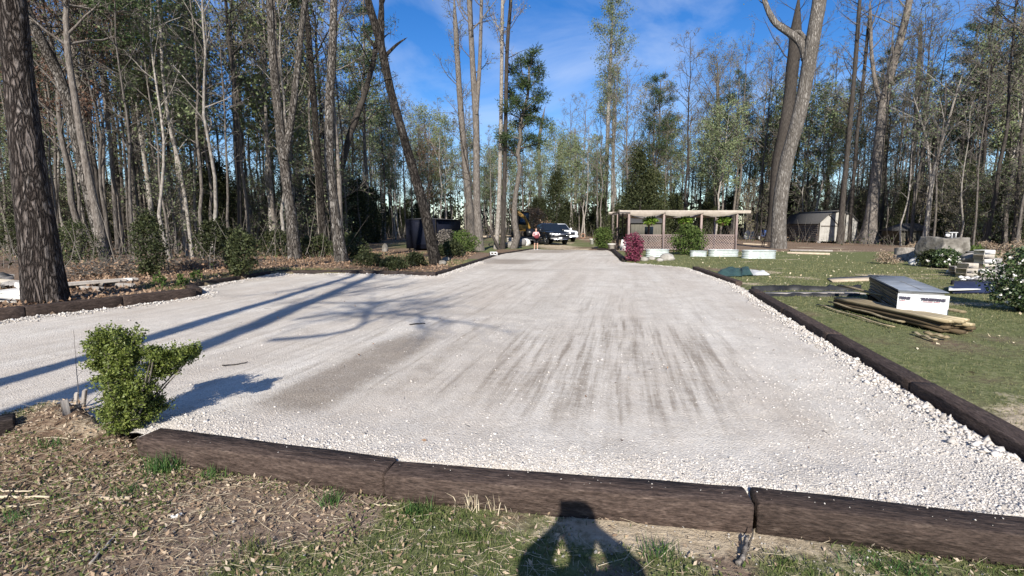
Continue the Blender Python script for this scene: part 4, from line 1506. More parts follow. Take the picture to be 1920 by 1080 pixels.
scatter(44, ['t0', 't1'], [1, 1], 1400, 2000, 0, 30, 1.4, .7, 1.3, 1.0)
scatter(80, ['k0', 'k1', 'k2'], [1, 1, 1], 1165, 1980, 1, 40, .9, .8, 1.2, 1.0)
scatter(30, ['k0', 'k1'], [1, 1], 740, 1165, 0, 40, .9, .8, 1.1, 1.0)
for px_, d_, s_ in ((1195, 58, 1.25), (1215, 60, 1.1), (1042, 68, 1.05), (1005, 74, .8), (1180, 63, .9), (700, 50, .8), (670, 46, .9)):
    a_ = math.atan2(px_ - 960, F_PX)
    put('e%d' % rng.integers(3), d_ * math.sin(a_), d_ * math.cos(a_), s_, 'dark evergreen understorey tree in the woods ' + zone(px_), 'dark evergreen understorey trees ' + zone(px_))

# the far wood that closes the view, one mass
fw = MB()
n = 420
az = rng.uniform(R(-56), R(56), n)
dist = rng.uniform(92, 150, n)
S = np.stack([dist * np.sin(az), dist * np.cos(az), np.zeros(n)], 1)
P = grow(S, np.tile([[0, 0, 1.]], (n, 1)) + rng.normal(0, .04, (n, 3)), rng.uniform(9, 17, n), 4, .1, .04)
tubes(fw, P, taper(n, 4, rng.uniform(.10, .2, n), .03), 5, 0)
S, D, rr, tt = spawn(P, taper(n, 4, np.full(n, .1), .03), 12, .4, .98, R(25), R(60))
P2 = grow(S, D, rng.uniform(1.2, 3.2, len(S)), 3, .12, .15)
tubes(fw, P2, taper(len(P2), 3, np.full(len(P2), .035), .012), 3, 0)
nc_ = 900
az = rng.uniform(R(-58), R(58), nc_)
dist = rng.uniform(96, 150, nc_)
C = np.stack([dist * np.sin(az), dist * np.cos(az), rng.uniform(0, 1, nc_) ** 1.5 * 8.0], 1)
p = np.repeat(C, 34, 0) + rng.normal(0, 1.0, (nc_ * 34, 3))
p[:, 2] = np.abs(p[:, 2])
cards(fw, p, rng.uniform(.4, 1.0, len(p)), 1, .7)
tag(fw.build('distant_woods', ['bark_grey', 'evergreen']), 'far mass of thin trunks and dark evergreens closing the view', kind='stuff')

# unseen trees: casters shadow the gravel, the others are added to shade the woods
def shade_tree(key, x, y, s, label):
    o = put(key, x, y, s, label, None) if key not in used else copy_tree(PROTO[key], (x, y, ground_z(x, y)), rng.uniform(0, 6), (s, s, s), label)
    if 'group' in o: del o['group']
    return o


def caster(way, r, label, nl, extra=()):
    B = Vector((way[0][0], way[0][1], ground_z(way[0][0], way[0][1]) - .05))
    O = thing('bare_tree', label, 'tree', B)
    P, q = smooth_path([(x - B.x, y - B.y, z) for x, y, z in way], 26)
    Rr = r * (1 - .8 * q) + .015
    tm, cm = MB(), MB()
    bark_tube(tm, P, Rr, 12, .04, 5)
    for pxs, ra, rb in extra:                 # limbs whose shadows are seen on the gravel
        lp = []
        for (px_, py_) in pxs:
            g_ = place(px_, py_)
            z_ = (g_.y - B.y) / (math.cos(SUN_AZ) / math.tan(SUN_EL))
            lp.append((g_.x - B.x - z_ * math.sin(SUN_AZ) / math.tan(SUN_EL), 0.25 * math.sin(len(lp)), z_))
        LP, lq = smooth_path(lp, 14)
        tubes(tm, LP, ra + (rb - ra) * lq, 7)
        S, D, rr, tt = spawn(LP[None], (ra + (rb - ra) * lq)[None], 12, .3, .98, R(25), R(60))
        P2 = grow(S, D, rng.uniform(.6, 1.9, 12), 5, .02, .16)
        tubes(cm, P2, taper(12, 5, np.full(12, .022), .008), 5)
        S, D, rr, tt = spawn(P2, taper(12, 5, np.full(12, .022), .008), 5, .3, .98, R(25), R(60))
        tubes(cm, grow(S, D, rng.uniform(.3, .9, len(S)), 3, .02, .15), taper(len(S), 3, np.full(len(S), .012), .006), 4)
    crown_on(tm, cm, P, Rr, .45, .98, nl, 3.4, (R(30), R(72)), 4, 5, None, shape='vase', twig_r=.014)
    tm.build('trunk', 'bark_grey', O, smooth=True)
    cm.build('crown', ['twig', 'leaf_bud'], O)
    return O


caster([(-5.7, -4.2, 0), (-6.37, -4.2, 5.4), (-7.33, -4.2, 11.3), (-8.6, -4.2, 21)], .20, 'tall bare tree casting the upper shadow stripe on the gravel', 14)
caster([(-5.7, -6, 0), (-5.45, -6, 6.0), (-5.5, -6, 7.2), (-6.88, -6, 12.7), (-8.6, -6, 22)], .25, 'tall bare tree casting the forked shadow stripe on the gravel', 18,
       extra=[([(520, 632), (600, 633), (660, 622), (690, 605), (700, 580), (720, 560)], .06, .03), ([(560, 596), (640, 585), (760, 590), (860, 600)], .05, .02), ([(600, 565), (700, 568), (800, 560)], .045, .02), ([(470, 610), (540, 575), (620, 552), (700, 545)], .05, .03)])
for (x, y, k_, s_, lb_) in ((-25, -6, 'g1', 1, 'unseen bare tree added past the side road to shade the woods'), (-24, -16, 'g3', .9, 'unseen dark tree added near the side road to shade the woods')):
    shade_tree(k_, x, y, s_, lb_)  # out of view, added for the shade it throws into the woods


# ------------------------------------------------------------------ pergola with raised beds
def zat(px, py, base):
    return at_depth(px, py, base).z


PB = place(1177, 471)
PY = PB.y
GZ = PB.z


def px_at(px, y, z=.9):
    """world x that shows at pixel column px on the plane Y = y."""
    zc = y * CP - (z - CAM_H) * SP
    return (px - 960) / F_PX * zc


perg = thing('pergola', 'open wooden pergola with sagging cloth roof and lattice panels', 'pergola', (0, 0, 0))
ptop = zat(1178, 402, Vector((PB.x, PY, GZ)))
xs = [px_at(p, PY) for p in (1178, 1243, 1313, 1379)]
for x in xs:
    beam(MB(), (0, 0, 0), (1, 0, 0), .1, .1)
    m = MB()
    chamfer(m, (x, PY, GZ + (ptop - .05) / 2), (.15, .15, ptop + .05 - .1), .012)
    m.build('post', 'pergola', perg)
DEP = 3.4
for x in xs:
    m = MB()
    chamfer(m, (x, PY + DEP, GZ + ptop / 2 - .05), (.13, .13, ptop), .012)
    m.build('post', 'pergola', perg)
for yy, lab in ((PY - .1, 0), (PY + DEP + .1, 0)):
    m = MB()
    chamfer(m, ((xs[0] + xs[3]) / 2 + .1, yy, GZ + ptop + .02), (xs[3] - xs[0] + 1.5, .06, .20), .01)
    m.build('beam', 'pergola_top', perg)
for i in range(9):
    x = xs[0] - .35 + (xs[3] - xs[0] + .7) * i / 8
    m = MB()
    chamfer(m, (x, PY + DEP / 2 + .1, GZ + ptop + .02), (.05, DEP, .12), .008)
    m.build('rafter', 'pergola_top', perg)
for i in range(3):                                   # cloth strips sag between the posts
    x0, x1 = xs[i] + .04, xs[i + 1] - .04
    nx, ny = 14, 6
    V = []
    for th in (0, .012):
        for b_ in range(ny):
            for a_ in range(nx):
                u, v = a_ / (nx - 1), b_ / (ny - 1)
                sag = .30 * math.sin(PI * u) ** .8 * (1 - .25 * v) * (1, .9, .75)[i] + .02 * math.sin(9 * u + 5 * v)
                V.append((x0 + (x1 - x0) * u, PY + .02 + (DEP - .1) * v, GZ + ptop - .10 - sag - th))
    F = []
    for L0 in (0, nx * ny):
        for b_ in range(ny - 1):
            for a_ in range(nx - 1):
                q = L0 + b_ * nx + a_
                F.append((q, q + 1, q + nx + 1, q + nx) if L0 == 0 else (q, q + nx, q + nx + 1, q + 1))
    MB().add(V, F).build('cloth_strip', 'canvas', perg, smooth=True)
    V, F = [], []                                    # the front flap of the strip hangs from the beam
    nx, ny = 16, 4
    for th in (0, .012):
        for b_ in range(ny):
            for a_ in range(nx):
                u, v = a_ / (nx - 1), b_ / (ny - 1)
                drop = .12 + .18 * math.sin(PI * (.18 + .8 * u)) ** 1.2
                V.append((x0 + (x1 - x0) * u, PY - .16 + th - .05 * math.sin(PI * v) + .012 * math.sin(u * 23), GZ + ptop + .02 - drop * v))
    for L0 in (0, nx * ny):
        for b_ in range(ny - 1):
            for a_ in range(nx - 1):
                q = L0 + b_ * nx + a_
                F.append((q, q + nx, q + nx + 1, q + 1) if L0 == 0 else (q, q + 1, q + nx + 1, q + nx))
    MB().add(V, F).build('cloth_flap', 'canvas', perg, smooth=True)
lat_top, lat_bot = zat(1178, 441, Vector((PB.x, PY, GZ))), GZ + .12
for i in range(3):
    x0, x1 = xs[i] + .09, xs[i + 1] - .09
    m = MB()
    for z in (lat_bot, lat_top): chamfer(m, ((x0 + x1) / 2, PY, z), (x1 - x0, .05, .08), .006)
    fr = m.build('lattice_frame', 'pergola', perg)
    m = MB()
    H_, sp = lat_top - lat_bot, .17
    for sgn in (1, -1):
        k = -H_
        while k < x1 - x0:
            s0, s1 = max(0, k), min(x1 - x0, k + H_)
            if s1 - s0 > .08:
                z0_, z1_ = s0 - k, s1 - k
                if sgn < 0: z0_, z1_ = H_ - z0_, H_ - z1_
                beam(m, (x0 + s0, PY + .012 * sgn, lat_bot + z0_), (x0 + s1, PY + .012 * sgn, lat_bot + z1_), .008, .05, .002)
            k += sp
    tag(m.build('lattice', 'pergola', fr), kind='stuff')
for px_, dy_, nm in ((1218, .45, 'first'), (1283, .45, 'middle'), (1353, .4, 'last')):
    x, y = px_at(px_, PY + dy_), PY + dy_
    z = zat(px_, 418, Vector((x, y, GZ)))
    O = thing('hanging_fern', nm + ' hanging fern basket under the pergola cloth, counted from the pickups', 'hanging plant', (x, y, z), group='hanging ferns')
    m = MB()
    lathe(m, [(.10, -.16), (.19, 0), (.2, .02), (.17, .02)], 12)
    m.build('basket', 'terracotta', O)
    m = MB()
    for a in range(3): beam(m, (.17 * math.cos(a * 2.1), .17 * math.sin(a * 2.1), 0), (0, 0, GZ + ptop - z - .12), .012, .012, .002)
    m.build('hanger', 'black_metal', O)
    m = MB()
    d = rand_dirs(420)
    d[:, 2] = d[:, 2] * .6 + .1
    cards(m, d * rng.uniform(.1, .42, (420, 1)) + [0, 0, .12], .22, 0, .3, d, 1.0)
    m.build('fronds', 'fern', O)


def stock_tank(px0, px1, py_top, py_bot, label, rz=0.0):
    b0 = place((px0 + px1) / 2, py_bot)
    wdt = (px1 - px0) * (b0.y * CP - (b0.z - CAM_H) * SP) / F_PX * .97
    h = min(.7, zat((px0 + px1) / 2, py_top + 3, b0) - b0.z)
    dep = wdt * .42
    O = thing('raised_bed', label, 'planter', (b0.x, b0.y + dep / 2, b0.z - .02), rz, 'galvanised raised beds by the pergola')
    n = 28
    L_ = (wdt - dep) / 2

    def ring(r, z):
        a = np.linspace(0, 2 * PI, n, endpoint=False)
        return np.stack([np.cos(a) * r + np.where(np.cos(a) >= 0, L_, -L_), np.sin(a) * r, np.full(n, z)], 1)
    rows = []
    nr = 22
    for i in range(nr + 1):
        rows.append(ring(dep / 2 + .018 * math.sin(i * 2 * PI / 5.5), h * i / nr))
    rows += [ring(dep / 2 + .03, h), ring(dep / 2 + .03, h + .03), ring(dep / 2 - .02, h + .03), ring(dep / 2 - .02, h - .04)]
    V = np.concatenate(rows)
    k = len(rows)
    i = np.arange(k - 1)[:, None]
    j = np.arange(n)[None]
    j2 = (j + 1) % n
    F = np.stack([i * n + j, i * n + j2, (i + 1) * n + j2, (i + 1) * n + j], -1).reshape(-1, 4)
    MB().add(V, F).build('corrugated_wall', 'galv', O, smooth=True)
    m = MB().add(np.concatenate([ring(dep / 2 - .03, h - .03), [[0, 0, h + .02]]]), [(a, (a + 1) % n, n) for a in range(n)])
    m.build('bed_cover', 'white', O)
    return O


stock_tank(1213, 1257, 465, 482, 'pale raised bed behind the magenta shrub')
stock_tank(1296, 1327, 468, 481, 'narrow raised bed beside the round green bush')
stock_tank(1332, 1389, 466, 481, 'long raised bed in front of the last lattice panel')
stock_tank(1397, 1460, 467, 485, 'raised bed nearest the massive grey tree')

B = place(1187, 490)
leafy('magenta_shrub', 'magenta-leaved shrub at the corner of the gravel', 'shrub', B, .55, 1.15, UPW, 2600, .085, 'magenta', lumps=30, stems=7)
B = place(1290, 478)
leafy('round_bush', 'clipped round green bush in front of the pergola lattice', 'bush', B, 1.0, 1.55, EGG, 5200, .11, 'boxwood', lumps=60, stems=8)
B = place(1131, 466)
leafy('round_bush', 'green shrub at the far end of the gravel by the pots', 'bush', B, .8, 1.35, EGG, 3600, .12, 'boxwood', lumps=40, stems=6)
for i, (px_, py_, r_) in enumerate(((1207, 489, .22), (1222, 487, .2), (1250, 488, .36), (1237, 490, .18))):
    p_ = place(px_, py_)
    m = MB()
    rock_mesh(m, (0, 0, r_ * .3), (r_, r_ * .8, r_ * .6), 30 + i)
    tag(m.build('garden_rock', 'rock_pale', loc=p_, smooth=True), ['pale rock beside the magenta shrub', 'small pale rock between magenta shrub and raised bed', 'largest grey rock before the first raised bed', 'smallest rock before the first raised bed'][i], 'rock', 'rocks by the raised beds')
# dark shed behind the pergola
b0 = place(1212, 454)
O = thing('garden_shed', 'low dark garden shed behind the pergola posts', 'shed', (b0.x, b0.y + 1.5, b0.z))
m = MB()
chamfer(m, (0, 0, 1.0), (3.2, 2.4, 2.0), .02)
m.build('wall', 'siding_brown', O)
m = MB().add([(-1.8, -1.45, 1.98), (1.8, -1.45, 1.98), (1.8, 0, 2.75), (-1.8, 0, 2.75), (-1.8, 1.45, 1.98), (1.8, 1.45, 1.98), (-1.8, 0, 1.99), (1.8, 0, 1.99)], [(0, 1, 2, 3), (3, 2, 5, 4)])
m.add([(-1.6, -1.2, 1.98), (-1.6, 1.2, 1.98), (-1.6, 0, 2.68)], [(0, 1, 2)])
m.add([(1.6, -1.2, 1.98), (1.6, 1.2, 1.98), (1.6, 0, 2.68)], [(0, 2, 1)])
m.build('roof', 'roof_shingle', O)
m = MB()
chamfer(m, (.3, -1.215, 1.2), (.9, .03, .8), .005)
m.build('window', 'glass', O)
# dark trellis gate at the pergola end
b0 = place(1170, 470)
O = thing('trellis', 'dark upright trellis beside the first pergola post', 'trellis', (b0.x - .1, b0.y + .8, b0.z), R(60))
hh = 2.6
for x in (-.45, .45):
    m = MB()
    chamfer(m, (x, 0, hh / 2), (.09, .09, hh), .01)
    m.build('post', 'black_metal', O)
m = MB()
for z in np.arange(.3, hh - .1, .28): chamfer(m, (0, 0, z), (.86, .03, .04), .004)
m.build('rungs', 'black_metal', O)
m = MB()
chamfer(m, (-.1, -.1, hh + .05), (1.5, .1, .16), .01)
m.build('top_beam', 'pergola_top', O)
b0 = place(1167, 470)
O = thing('sandwich_board', 'small white board propped beside the dark trellis', 'board', (b0.x, b0.y - .1, b0.z), R(-12))
m = MB()
chamfer(m, (0, 0, .38), (.42, .03, .75), .006, mtx=Matrix.Rotation(R(-14), 4, 'X') @ Matrix.Rotation(R(9), 4, 'Y'))
m.build('panel', 'white', O)
m = MB()
beam(m, (0, .02, .6), (.05, .42, .02), .04, .03)
m.build('prop_leg', 'wood_grey', O)
for i, (px_, py_, lab, r_, h_) in enumerate(((1147, 468, 'white flower pot beside the dark timber', .28, .42), (1110, 458, 'pale bucket on the grass beyond the gravel end', .24, .5))):
    p_ = place(px_, py_)
    O = thing('flower_pot', lab, 'pot', p_)
    m = MB()
    lathe(m, [(r_ * .72, 0), (r_ * .95, h_ * .85), (r_ * 1.05, h_ * .86), (r_ * 1.05, h_), (r_ * .9, h_), (r_ * .88, h_ * .85)], 18)
    m.build('pot', 'offwhite', O, smooth=False)
    m = MB()
    lathe(m, [(r_ * .87, h_ * .84), (.01, h_ * .88)], 14)
    m.build('soil', 'bark_dark', O)
p_ = place(1093, 447)
O = thing('terracotta_ring', 'round terracotta ornament standing on the grass', 'ornament', p_)
m = MB()
a_ = np.linspace(0, 2 * PI, 17)
tubes(m, np.stack([np.cos(a_) * .3, 0 * a_, .34 + np.sin(a_) * .3], 1), np.full(17, .06), 8)
m.build('ring', 'terracotta', O, smooth=True)
m = MB()
chamfer(m, (0, 0, .02), (.3, .2, .05), .01)
m.build('foot', 'terracotta', O)

# ------------------------------------------------------------------ things right of the pergola
b0 = place(1410, 449)
O = thing('garden_chair', 'chair under a white cloth beside the massive grey tree', 'chair', b0, R(10))
for sx in (-1, 1):
    for sy in (-1, 1):
        m = MB()
        beam(m, (sx * .42, sy * .38, 0), (sx * .38, sy * .34, .5), .05, .05)
        m.build('leg', 'wood_grey', O)
m = MB()
V, F = [], []
prof = [(-.55, .08), (-.52, .45), (-.3, .52), (.25, .50), (.36, 1.05), (.46, 1.1), (.55, 1.0), (.62, .1)]
for i, x in enumerate(np.linspace(-.75, .75, 9)):
    e = 1 - .25 * (abs(x) / .75) ** 4
    for (y, z) in prof: V.append((x * (1.08 - .12 * z), y, z * e + .02 * math.sin(i * 2.7 + y * 5)))
k = len(prof)
for i in range(8):
    for j in range(k - 1): F.append((i * k + j, (i + 1) * k + j, (i + 1) * k + j + 1, i * k + j + 1))
F.append(tuple(range(k)))
m.add(V, F[:-1])
m.F.append((np.array([list(range(k))]), 0))
m.F.append((np.array([[8 * k + j for j in range(k)][::-1]]), 0))
m.build('cloth_cover', 'white', O, smooth=True)
b0 = place(1432, 449)
O = thing('folding_chair', 'blue folding chair leaning behind the massive grey tree', 'chair', (b0.x, b0.y + .3, b0.z), R(-20))
m = MB()
chamfer(m, (0, .25, .85), (.75, .05, .95), .02, mtx=Matrix.Rotation(R(-18), 4, 'X') @ Matrix.Rotation(R(14), 4, 'Y'))
m.build('back', 'blue', O)
m = MB()
chamfer(m, (0, -.1, .45), (.7, .6, .06), .02)
m.build('seat', 'blue', O)
for sx in (-.32, .32):
    m = MB()
    beam(m, (sx, -.4, 0), (sx, .3, .6), .035, .035)
    m.build('leg', 'chrome', O)
b0 = place(1439, 451)
O = thing('cooler_box', 'small red and white box beside the blue chair', 'box', (b0.x, b0.y, b0.z), R(10))
m = MB()
chamfer(m, (0, 0, .22), (.62, .4, .44), .03)
m.build('body', 'red', O)
m = MB()
chamfer(m, (0, 0, .48), (.64, .42, .09), .03)
m.build('lid', 'white', O)
for i, (x0, y0, x1, y1, lab, mt) in enumerate(((1395, 458, 1436, 460, 'thin pale board lying behind the raised beds', 'sawn'), (1476, 476, 1556, 478, 'long pale board lying past the massive grey tree', 'sawn'),
                                               (1480, 471, 1560, 472, 'grey board strip behind the long pale board', 'wood_grey'))):
    p, q = place(x0, y0), place(x1, y1)
    m = MB()
    beam(m, p + Vector((0, 0, .06)), q + Vector((0, 0, .06)), .22, .10, .01)
    tag(m.build('plank', mt), lab, 'plank')
b0 = place(1437, 463)
O = thing('garden_stool', 'small dark stool at the foot of the massive grey tree', 'stool', b0)
m = MB()
chamfer(m, (0, 0, .42), (.75, .4, .06), .01)
m.build('seat', 'black_metal', O)
for sx in (-.3, .3):
    for sy in (-.15, .15):
        m = MB()
        beam(m, (sx, sy, 0), (sx * .85, sy, .4), .05, .05)
        m.build('leg', 'black_metal', O)

# gambrel shed
C0 = place(1533, 456)
O = thing('gambrel_shed', 'dark gambrel-roofed shed with a pale front between the trunks', 'shed', C0, R(-4))
gw = 65 * m_per_px(C0) * 1.28
wh = zat(1533, 417, C0) - C0.z
pk = zat(1568, 395, C0) - C0.z
bz = zat(1549, 402, C0) - C0.z
LEN = 7.2
prof = [(0, .18), (0, wh), (gw * .22, bz), (gw * .5, pk), (gw * .78, bz), (gw, wh), (gw, .18)]
m = MB()
m.add([(x, 0, z) for x, z in prof] + [(x, .04, z) for x, z in prof], [(0, 0, 0, 0)][:0])
m.F.append((np.array([[6, 5, 4, 3, 2, 1, 0]])[:, ::-1], 0))
m.F.append((np.array([[13, 12, 11, 10, 9, 8, 7]]), 0))
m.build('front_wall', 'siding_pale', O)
m = MB()
m.add([(gw, .02, .18), (gw, LEN, .18), (gw, LEN, wh), (gw, .02, wh)], [(0, 1, 2, 3)])
m.add([(x, LEN, z) for x, z in prof], [(0, 1, 2, 3, 4, 5, 6)])
m.add([(.01, .02, .18), (.01, LEN, .18), (.01, LEN, wh), (.01, .02, wh)], [(0, 3, 2, 1)])
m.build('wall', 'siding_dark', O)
nb_ = 10
bm_ = None
for i in range(nb_):
    z0_ = .18 + (wh - .18) * i / nb_
    hgt_ = (wh - .18) / nb_
    m = MB()
    m.add([(-.045, .03, 0), (-.045, LEN, 0), (-.015, LEN, hgt_), (-.015, .03, hgt_), (0, .03, 0), (0, LEN, 0), (0, LEN, hgt_), (0, .03, hgt_)],
          [(0, 3, 2, 1), (0, 1, 5, 4), (0, 4, 7, 3), (1, 2, 6, 5), (3, 7, 6, 2)])
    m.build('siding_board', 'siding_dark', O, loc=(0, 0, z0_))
m = MB()
ov = .18
rp_ = [(-.14, wh - .10), (gw * .22 - .05, bz + .05), (gw * .5, pk + .08), (gw * .78 + .05, bz + .05), (gw + .14, wh - .10)]
V = [(x, -ov, z) for x, z in rp_] + [(x, LEN + ov, z) for x, z in rp_] + [(x, -ov, z - .07) for x, z in rp_] + [(x, LEN + ov, z - .07) for x, z in rp_]
F = []
for i in range(4): F += [(i, i + 1, 5 + i + 1, 5 + i), (10 + i, 15 + i, 15 + i + 1, 10 + i + 1), (i, 10 + i, 10 + i + 1, i + 1), (5 + i, 6 + i, 16 + i, 15 + i)]
F += [(0, 5, 15, 10), (4, 14, 19, 9)]
m.add(V, F)
m.build('roof', 'roof_shingle', O)
for p, q in (((gw * .05, wh - .35), (gw * .62, wh - .35)), ((gw * .24, bz - .05), (gw * .52, wh - .40)), ((gw * .66, .2), (gw * .66, bz + .1)), ((gw * .98, .2), (gw * .98, wh)), ((.03, .2), (.03, wh))):
    m = MB()
    beam(m, (p[0], -.02, p[1]), (q[0], -.02, q[1]), .035, .10, .004, up=(0, 1, 0) if False else (0, 0, 1) if abs(p[0] - q[0]) > .01 else (1, 0, 0))
    m.build('trim_board', 'trim', O)
for x in (.1, gw - .1):
    for y in (.15, LEN / 2, LEN - .2):
        m = MB()
        chamfer(m, (x, y, .08), (.35, .3, .24), .01)
        m.build('foot_block', 'block_grey', O)

# low brown shed
C0 = place(1686, 460)
O = thing('low_shed', 'low brown shed with a shallow hipped roof under trees', 'shed', C0, R(-14))
sw = 55 * m_per_px(C0) * 1.25
sh_ = zat(1690, 433, C0) - C0.z
pk = zat(1705, 424, C0) - C0.z
for i in range(12):
    m = MB()
    chamfer(m, (sw * (i + .5) / 12, 0, sh_ / 2), (sw / 12 - .012, .05, sh_), .006)
    m.build('board', 'siding_brown', O)
m = MB()
chamfer(m, (sw / 2, 1.6, sh_ / 2), (sw - .06, 3.1, sh_ - .02), .01)
m.build('wall', 'siding_brown', O)
m = MB().add([(-.25, -.3, sh_), (sw + .25, -.3, sh_), (sw + .25, 3.4, sh_), (-.25, 3.4, sh_), (sw * .25, 1.5, pk + .25), (sw * .75, 1.5, pk + .25)],
             [(0, 1, 5, 4), (2, 3, 4, 5)])
m.F.append((np.array([[1, 2, 5], [3, 0, 4]]), 0))
m.F.append((np.array([[3, 2, 1, 0]]), 0))
m.build('roof', 'roof_shingle', O)

# stump, boulder, ornaments
b0 = place(1697, 488)
O = thing('tree_stump', 'pale sawn stump in brown weeds near the boulder', 'stump', b0)
s_ = m_per_px(b0) * 1.2
m = MB()
rr_ = 17 * s_
P = np.array([[0, 0, -.1], [0, 0, .12], [.02, 0, .3], [.02, .02, 25 * s_]])
bark_tube(m, P, np.array([rr_ * 1.1, rr_ * 1.0, rr_ * .97, rr_ * .95]), 18, .06, 5, .2)
m.build('trunk', 'bark_pale', O, smooth=True)
m = MB()
lathe(m, [(rr_ * .9, 25 * s_ - .03), (rr_ * .9, 25 * s_ + .012), (.02, 25 * s_ + .02)], 18, cap=False)
m.build('cut_top', 'sawn', O)
b0 = place(1782, 496)
s_ = m_per_px(b0) * 1.25
bx, by, bzh = 37 * s_, 34 * s_, 62 * s_
m = MB()
v, f = ico(5)
u = v / np.max(np.abs(v * [1.0, 1.0, .92]), axis=1, keepdims=True) ** .8
V = u * [bx * .92, by, bzh * .5]
tt = (V[:, 2] / (bzh * .5) + 1) / 2
V[:, 0] = V[:, 0] * (1.12 - .28 * tt) + bx * .12 * tt
V[:, 2] = np.minimum(V[:, 2], bzh * (.46 + .02 * fbm(V[:, 0], V[:, 1], 3)))
dn_ = (fbm(V[:, 0] * 1.1 + 3, V[:, 2] * 1.3 + V[:, 1], 14, 5) - .5)
ridge = np.abs(fbm(V[:, 0] * .8 + 9, V[:, 2] * .9 + V[:, 1] * .7, 24, 4) - .5)
V = V * (1 + .40 * dn_ - .45 * ridge)[:, None]
V[:, 2] += bzh * .5 - .1
m.add(V, f)
tag(m.build('boulder', 'rock', loc=b0 + Vector((0, by * .7, 0))), 'big flat-topped grey boulder among flowering shrubs', 'boulder')
btop = b0.z + bzh * .92
O = thing('garden_lantern', 'small white table-shaped ornament standing on the boulder', 'ornament', (px_at(1787, b0.y + by * .6, 2.0), b0.y + by * .6, btop - .1), R(10))
m = MB()
O.scale = (.6, .6, .6)
chamfer(m, (0, 0, .42), (.75, .3, .06), .01)
m.build('top', 'white', O)
for x in (-.06, .28):
    m = MB()
    chamfer(m, (x, 0, .2), (.1, .2, .42), .01)
    m.build('leg', 'white', O)
m = MB()
rock_mesh(m, (-.33, 0, .22), (.16, .14, .13), 4, 2)
m.build('shell', 'white', O, smooth=True)
for i, (px_, py_, r_, h_, nf_, lab) in enumerate(((1772, 503, .55, .62, 20, 'leafy shrub with a few pale flowers below the boulder'), (1748, 500, .6, .5, 10, 'low dark shrub at the shaded boulder foot'),
                                                  (1822, 490, .7, .55, 6, 'olive shrub against the lit side of the boulder'))):
    p_ = place(px_, py_)
    O = leafy('flowering_shrub', lab, 'shrub', p_, r_, h_, DOME, 2600, .09, ['camellia', 'evergreen', 'boxwood'][i], lumps=34, stems=6)
    m = MB()
    d = rand_dirs(nf_)
    d[:, 2] = np.abs(d[:, 2])
    d[:, 1] = -np.abs(d[:, 1])
    pp = d * [r_ * .85, r_ * .85, h_ * .9] + [0, 0, .1]
    cards(m, np.repeat(pp, 7, 0), .075, 0, .8)
    m.build('blossoms', 'blossom', O)
for i, (px_, py_, r_, lab) in enumerate(((1720, 499, .34, 'white rock at the shaded boulder foot'), (1787, 513, .2, 'small pale stone under the flowering shrub'))):
    p_ = place(px_, py_)
    m = MB()
    rock_mesh(m, (0, 0, r_ * .4), (r_, r_ * .8, r_ * .62), 50 + i)
    tag(m.build('white_rock', 'offwhite', loc=p_, smooth=True), lab, 'rock')

# concrete blocks
def block(c, rz, sz, mt, lab):
    O = MB()
    chamfer(O, (0, 0, 0), sz, .012, jit=.002)
    return tag(O.build('paving_block', mt, loc=c, rz=rz), lab, 'block', 'paving blocks stacked by the boulder')


def stack(px_, py_, n, sz, mts, lab, rz=0, dx=0):
    p_ = place(px_, py_)
    for i in range(n):
        w_ = ['lowest', 'second', 'third', 'fourth', 'fifth', 'sixth', 'seventh'][i] if i < n - 1 else 'topmost'
        block((p_.x + rng.normal(0, .02) + dx * i, p_.y + rng.normal(0, .02), p_.z + sz[2] * (i + .5) + .003 * i), rz + rng.normal(0, .05), sz, mts[i % len(mts)], w_ + ' block of the ' + lab)


stack(1812, 521, 3, (.42, .34, .155), ['block_tan'], 'tan paver stack nearest the shingles', .15)
stack(1797, 516, 3, (.44, .32, .10), ['block_grey', 'block_tan'], 'low brown paver stack beside the tan stack', -.2)
stack(1826, 513, 4, (.42, .4, .19), ['block_grey'], 'dark grey paver stack in the middle', .05)
stack(1841, 520, 6, (.40, .34, .145), ['block_tan', 'offwhite'], 'tallest pale paver stack', .1)
stack(1855, 516, 3, (.42, .36, .19), ['block_grey'], 'charcoal paver stack beside the rubble', -.1)
for i, (px_, py_, r_, lab) in enumerate(((1812, 509, .32, 'round pale stone lying on the paver stacks'), (1862, 508, .42, 'round grey stone disc by the pavers'), (1845, 525, .2, 'white broken stone below the tallest stack'), (1858, 525, .24, 'larger white broken stone below the charcoal stack'),
                                          (1833, 526, .17, 'small white broken stone at the rubble edge'))):
    p_ = place(px_, py_ + 6)
    zz = p_.z + (.42 if i == 0 else 0)
    m = MB()
    rock_mesh(m, (0, 0, r_ * .45), (r_, r_ * .8, r_ * .6), 70 + i)
    tag(m.build('loose_stone', 'rock_pale' if i != 1 else 'block_grey', loc=(p_.x, p_.y - (.12 if i == 0 else 0), zz), smooth=True), lab, 'stone')
m = MB()
p_ = place(1846, 527)
for i in range(46): rock_mesh(m, (rng.normal(0, .4), rng.normal(0, .18), rng.uniform(.02, .10)), rng.uniform(.04, .11) * np.array([1, .8, .6]), 100 + i, 1)
tag(m.build('rubble', 'offwhite', loc=p_), 'white stone rubble heaped below the paver stacks', kind='stuff')

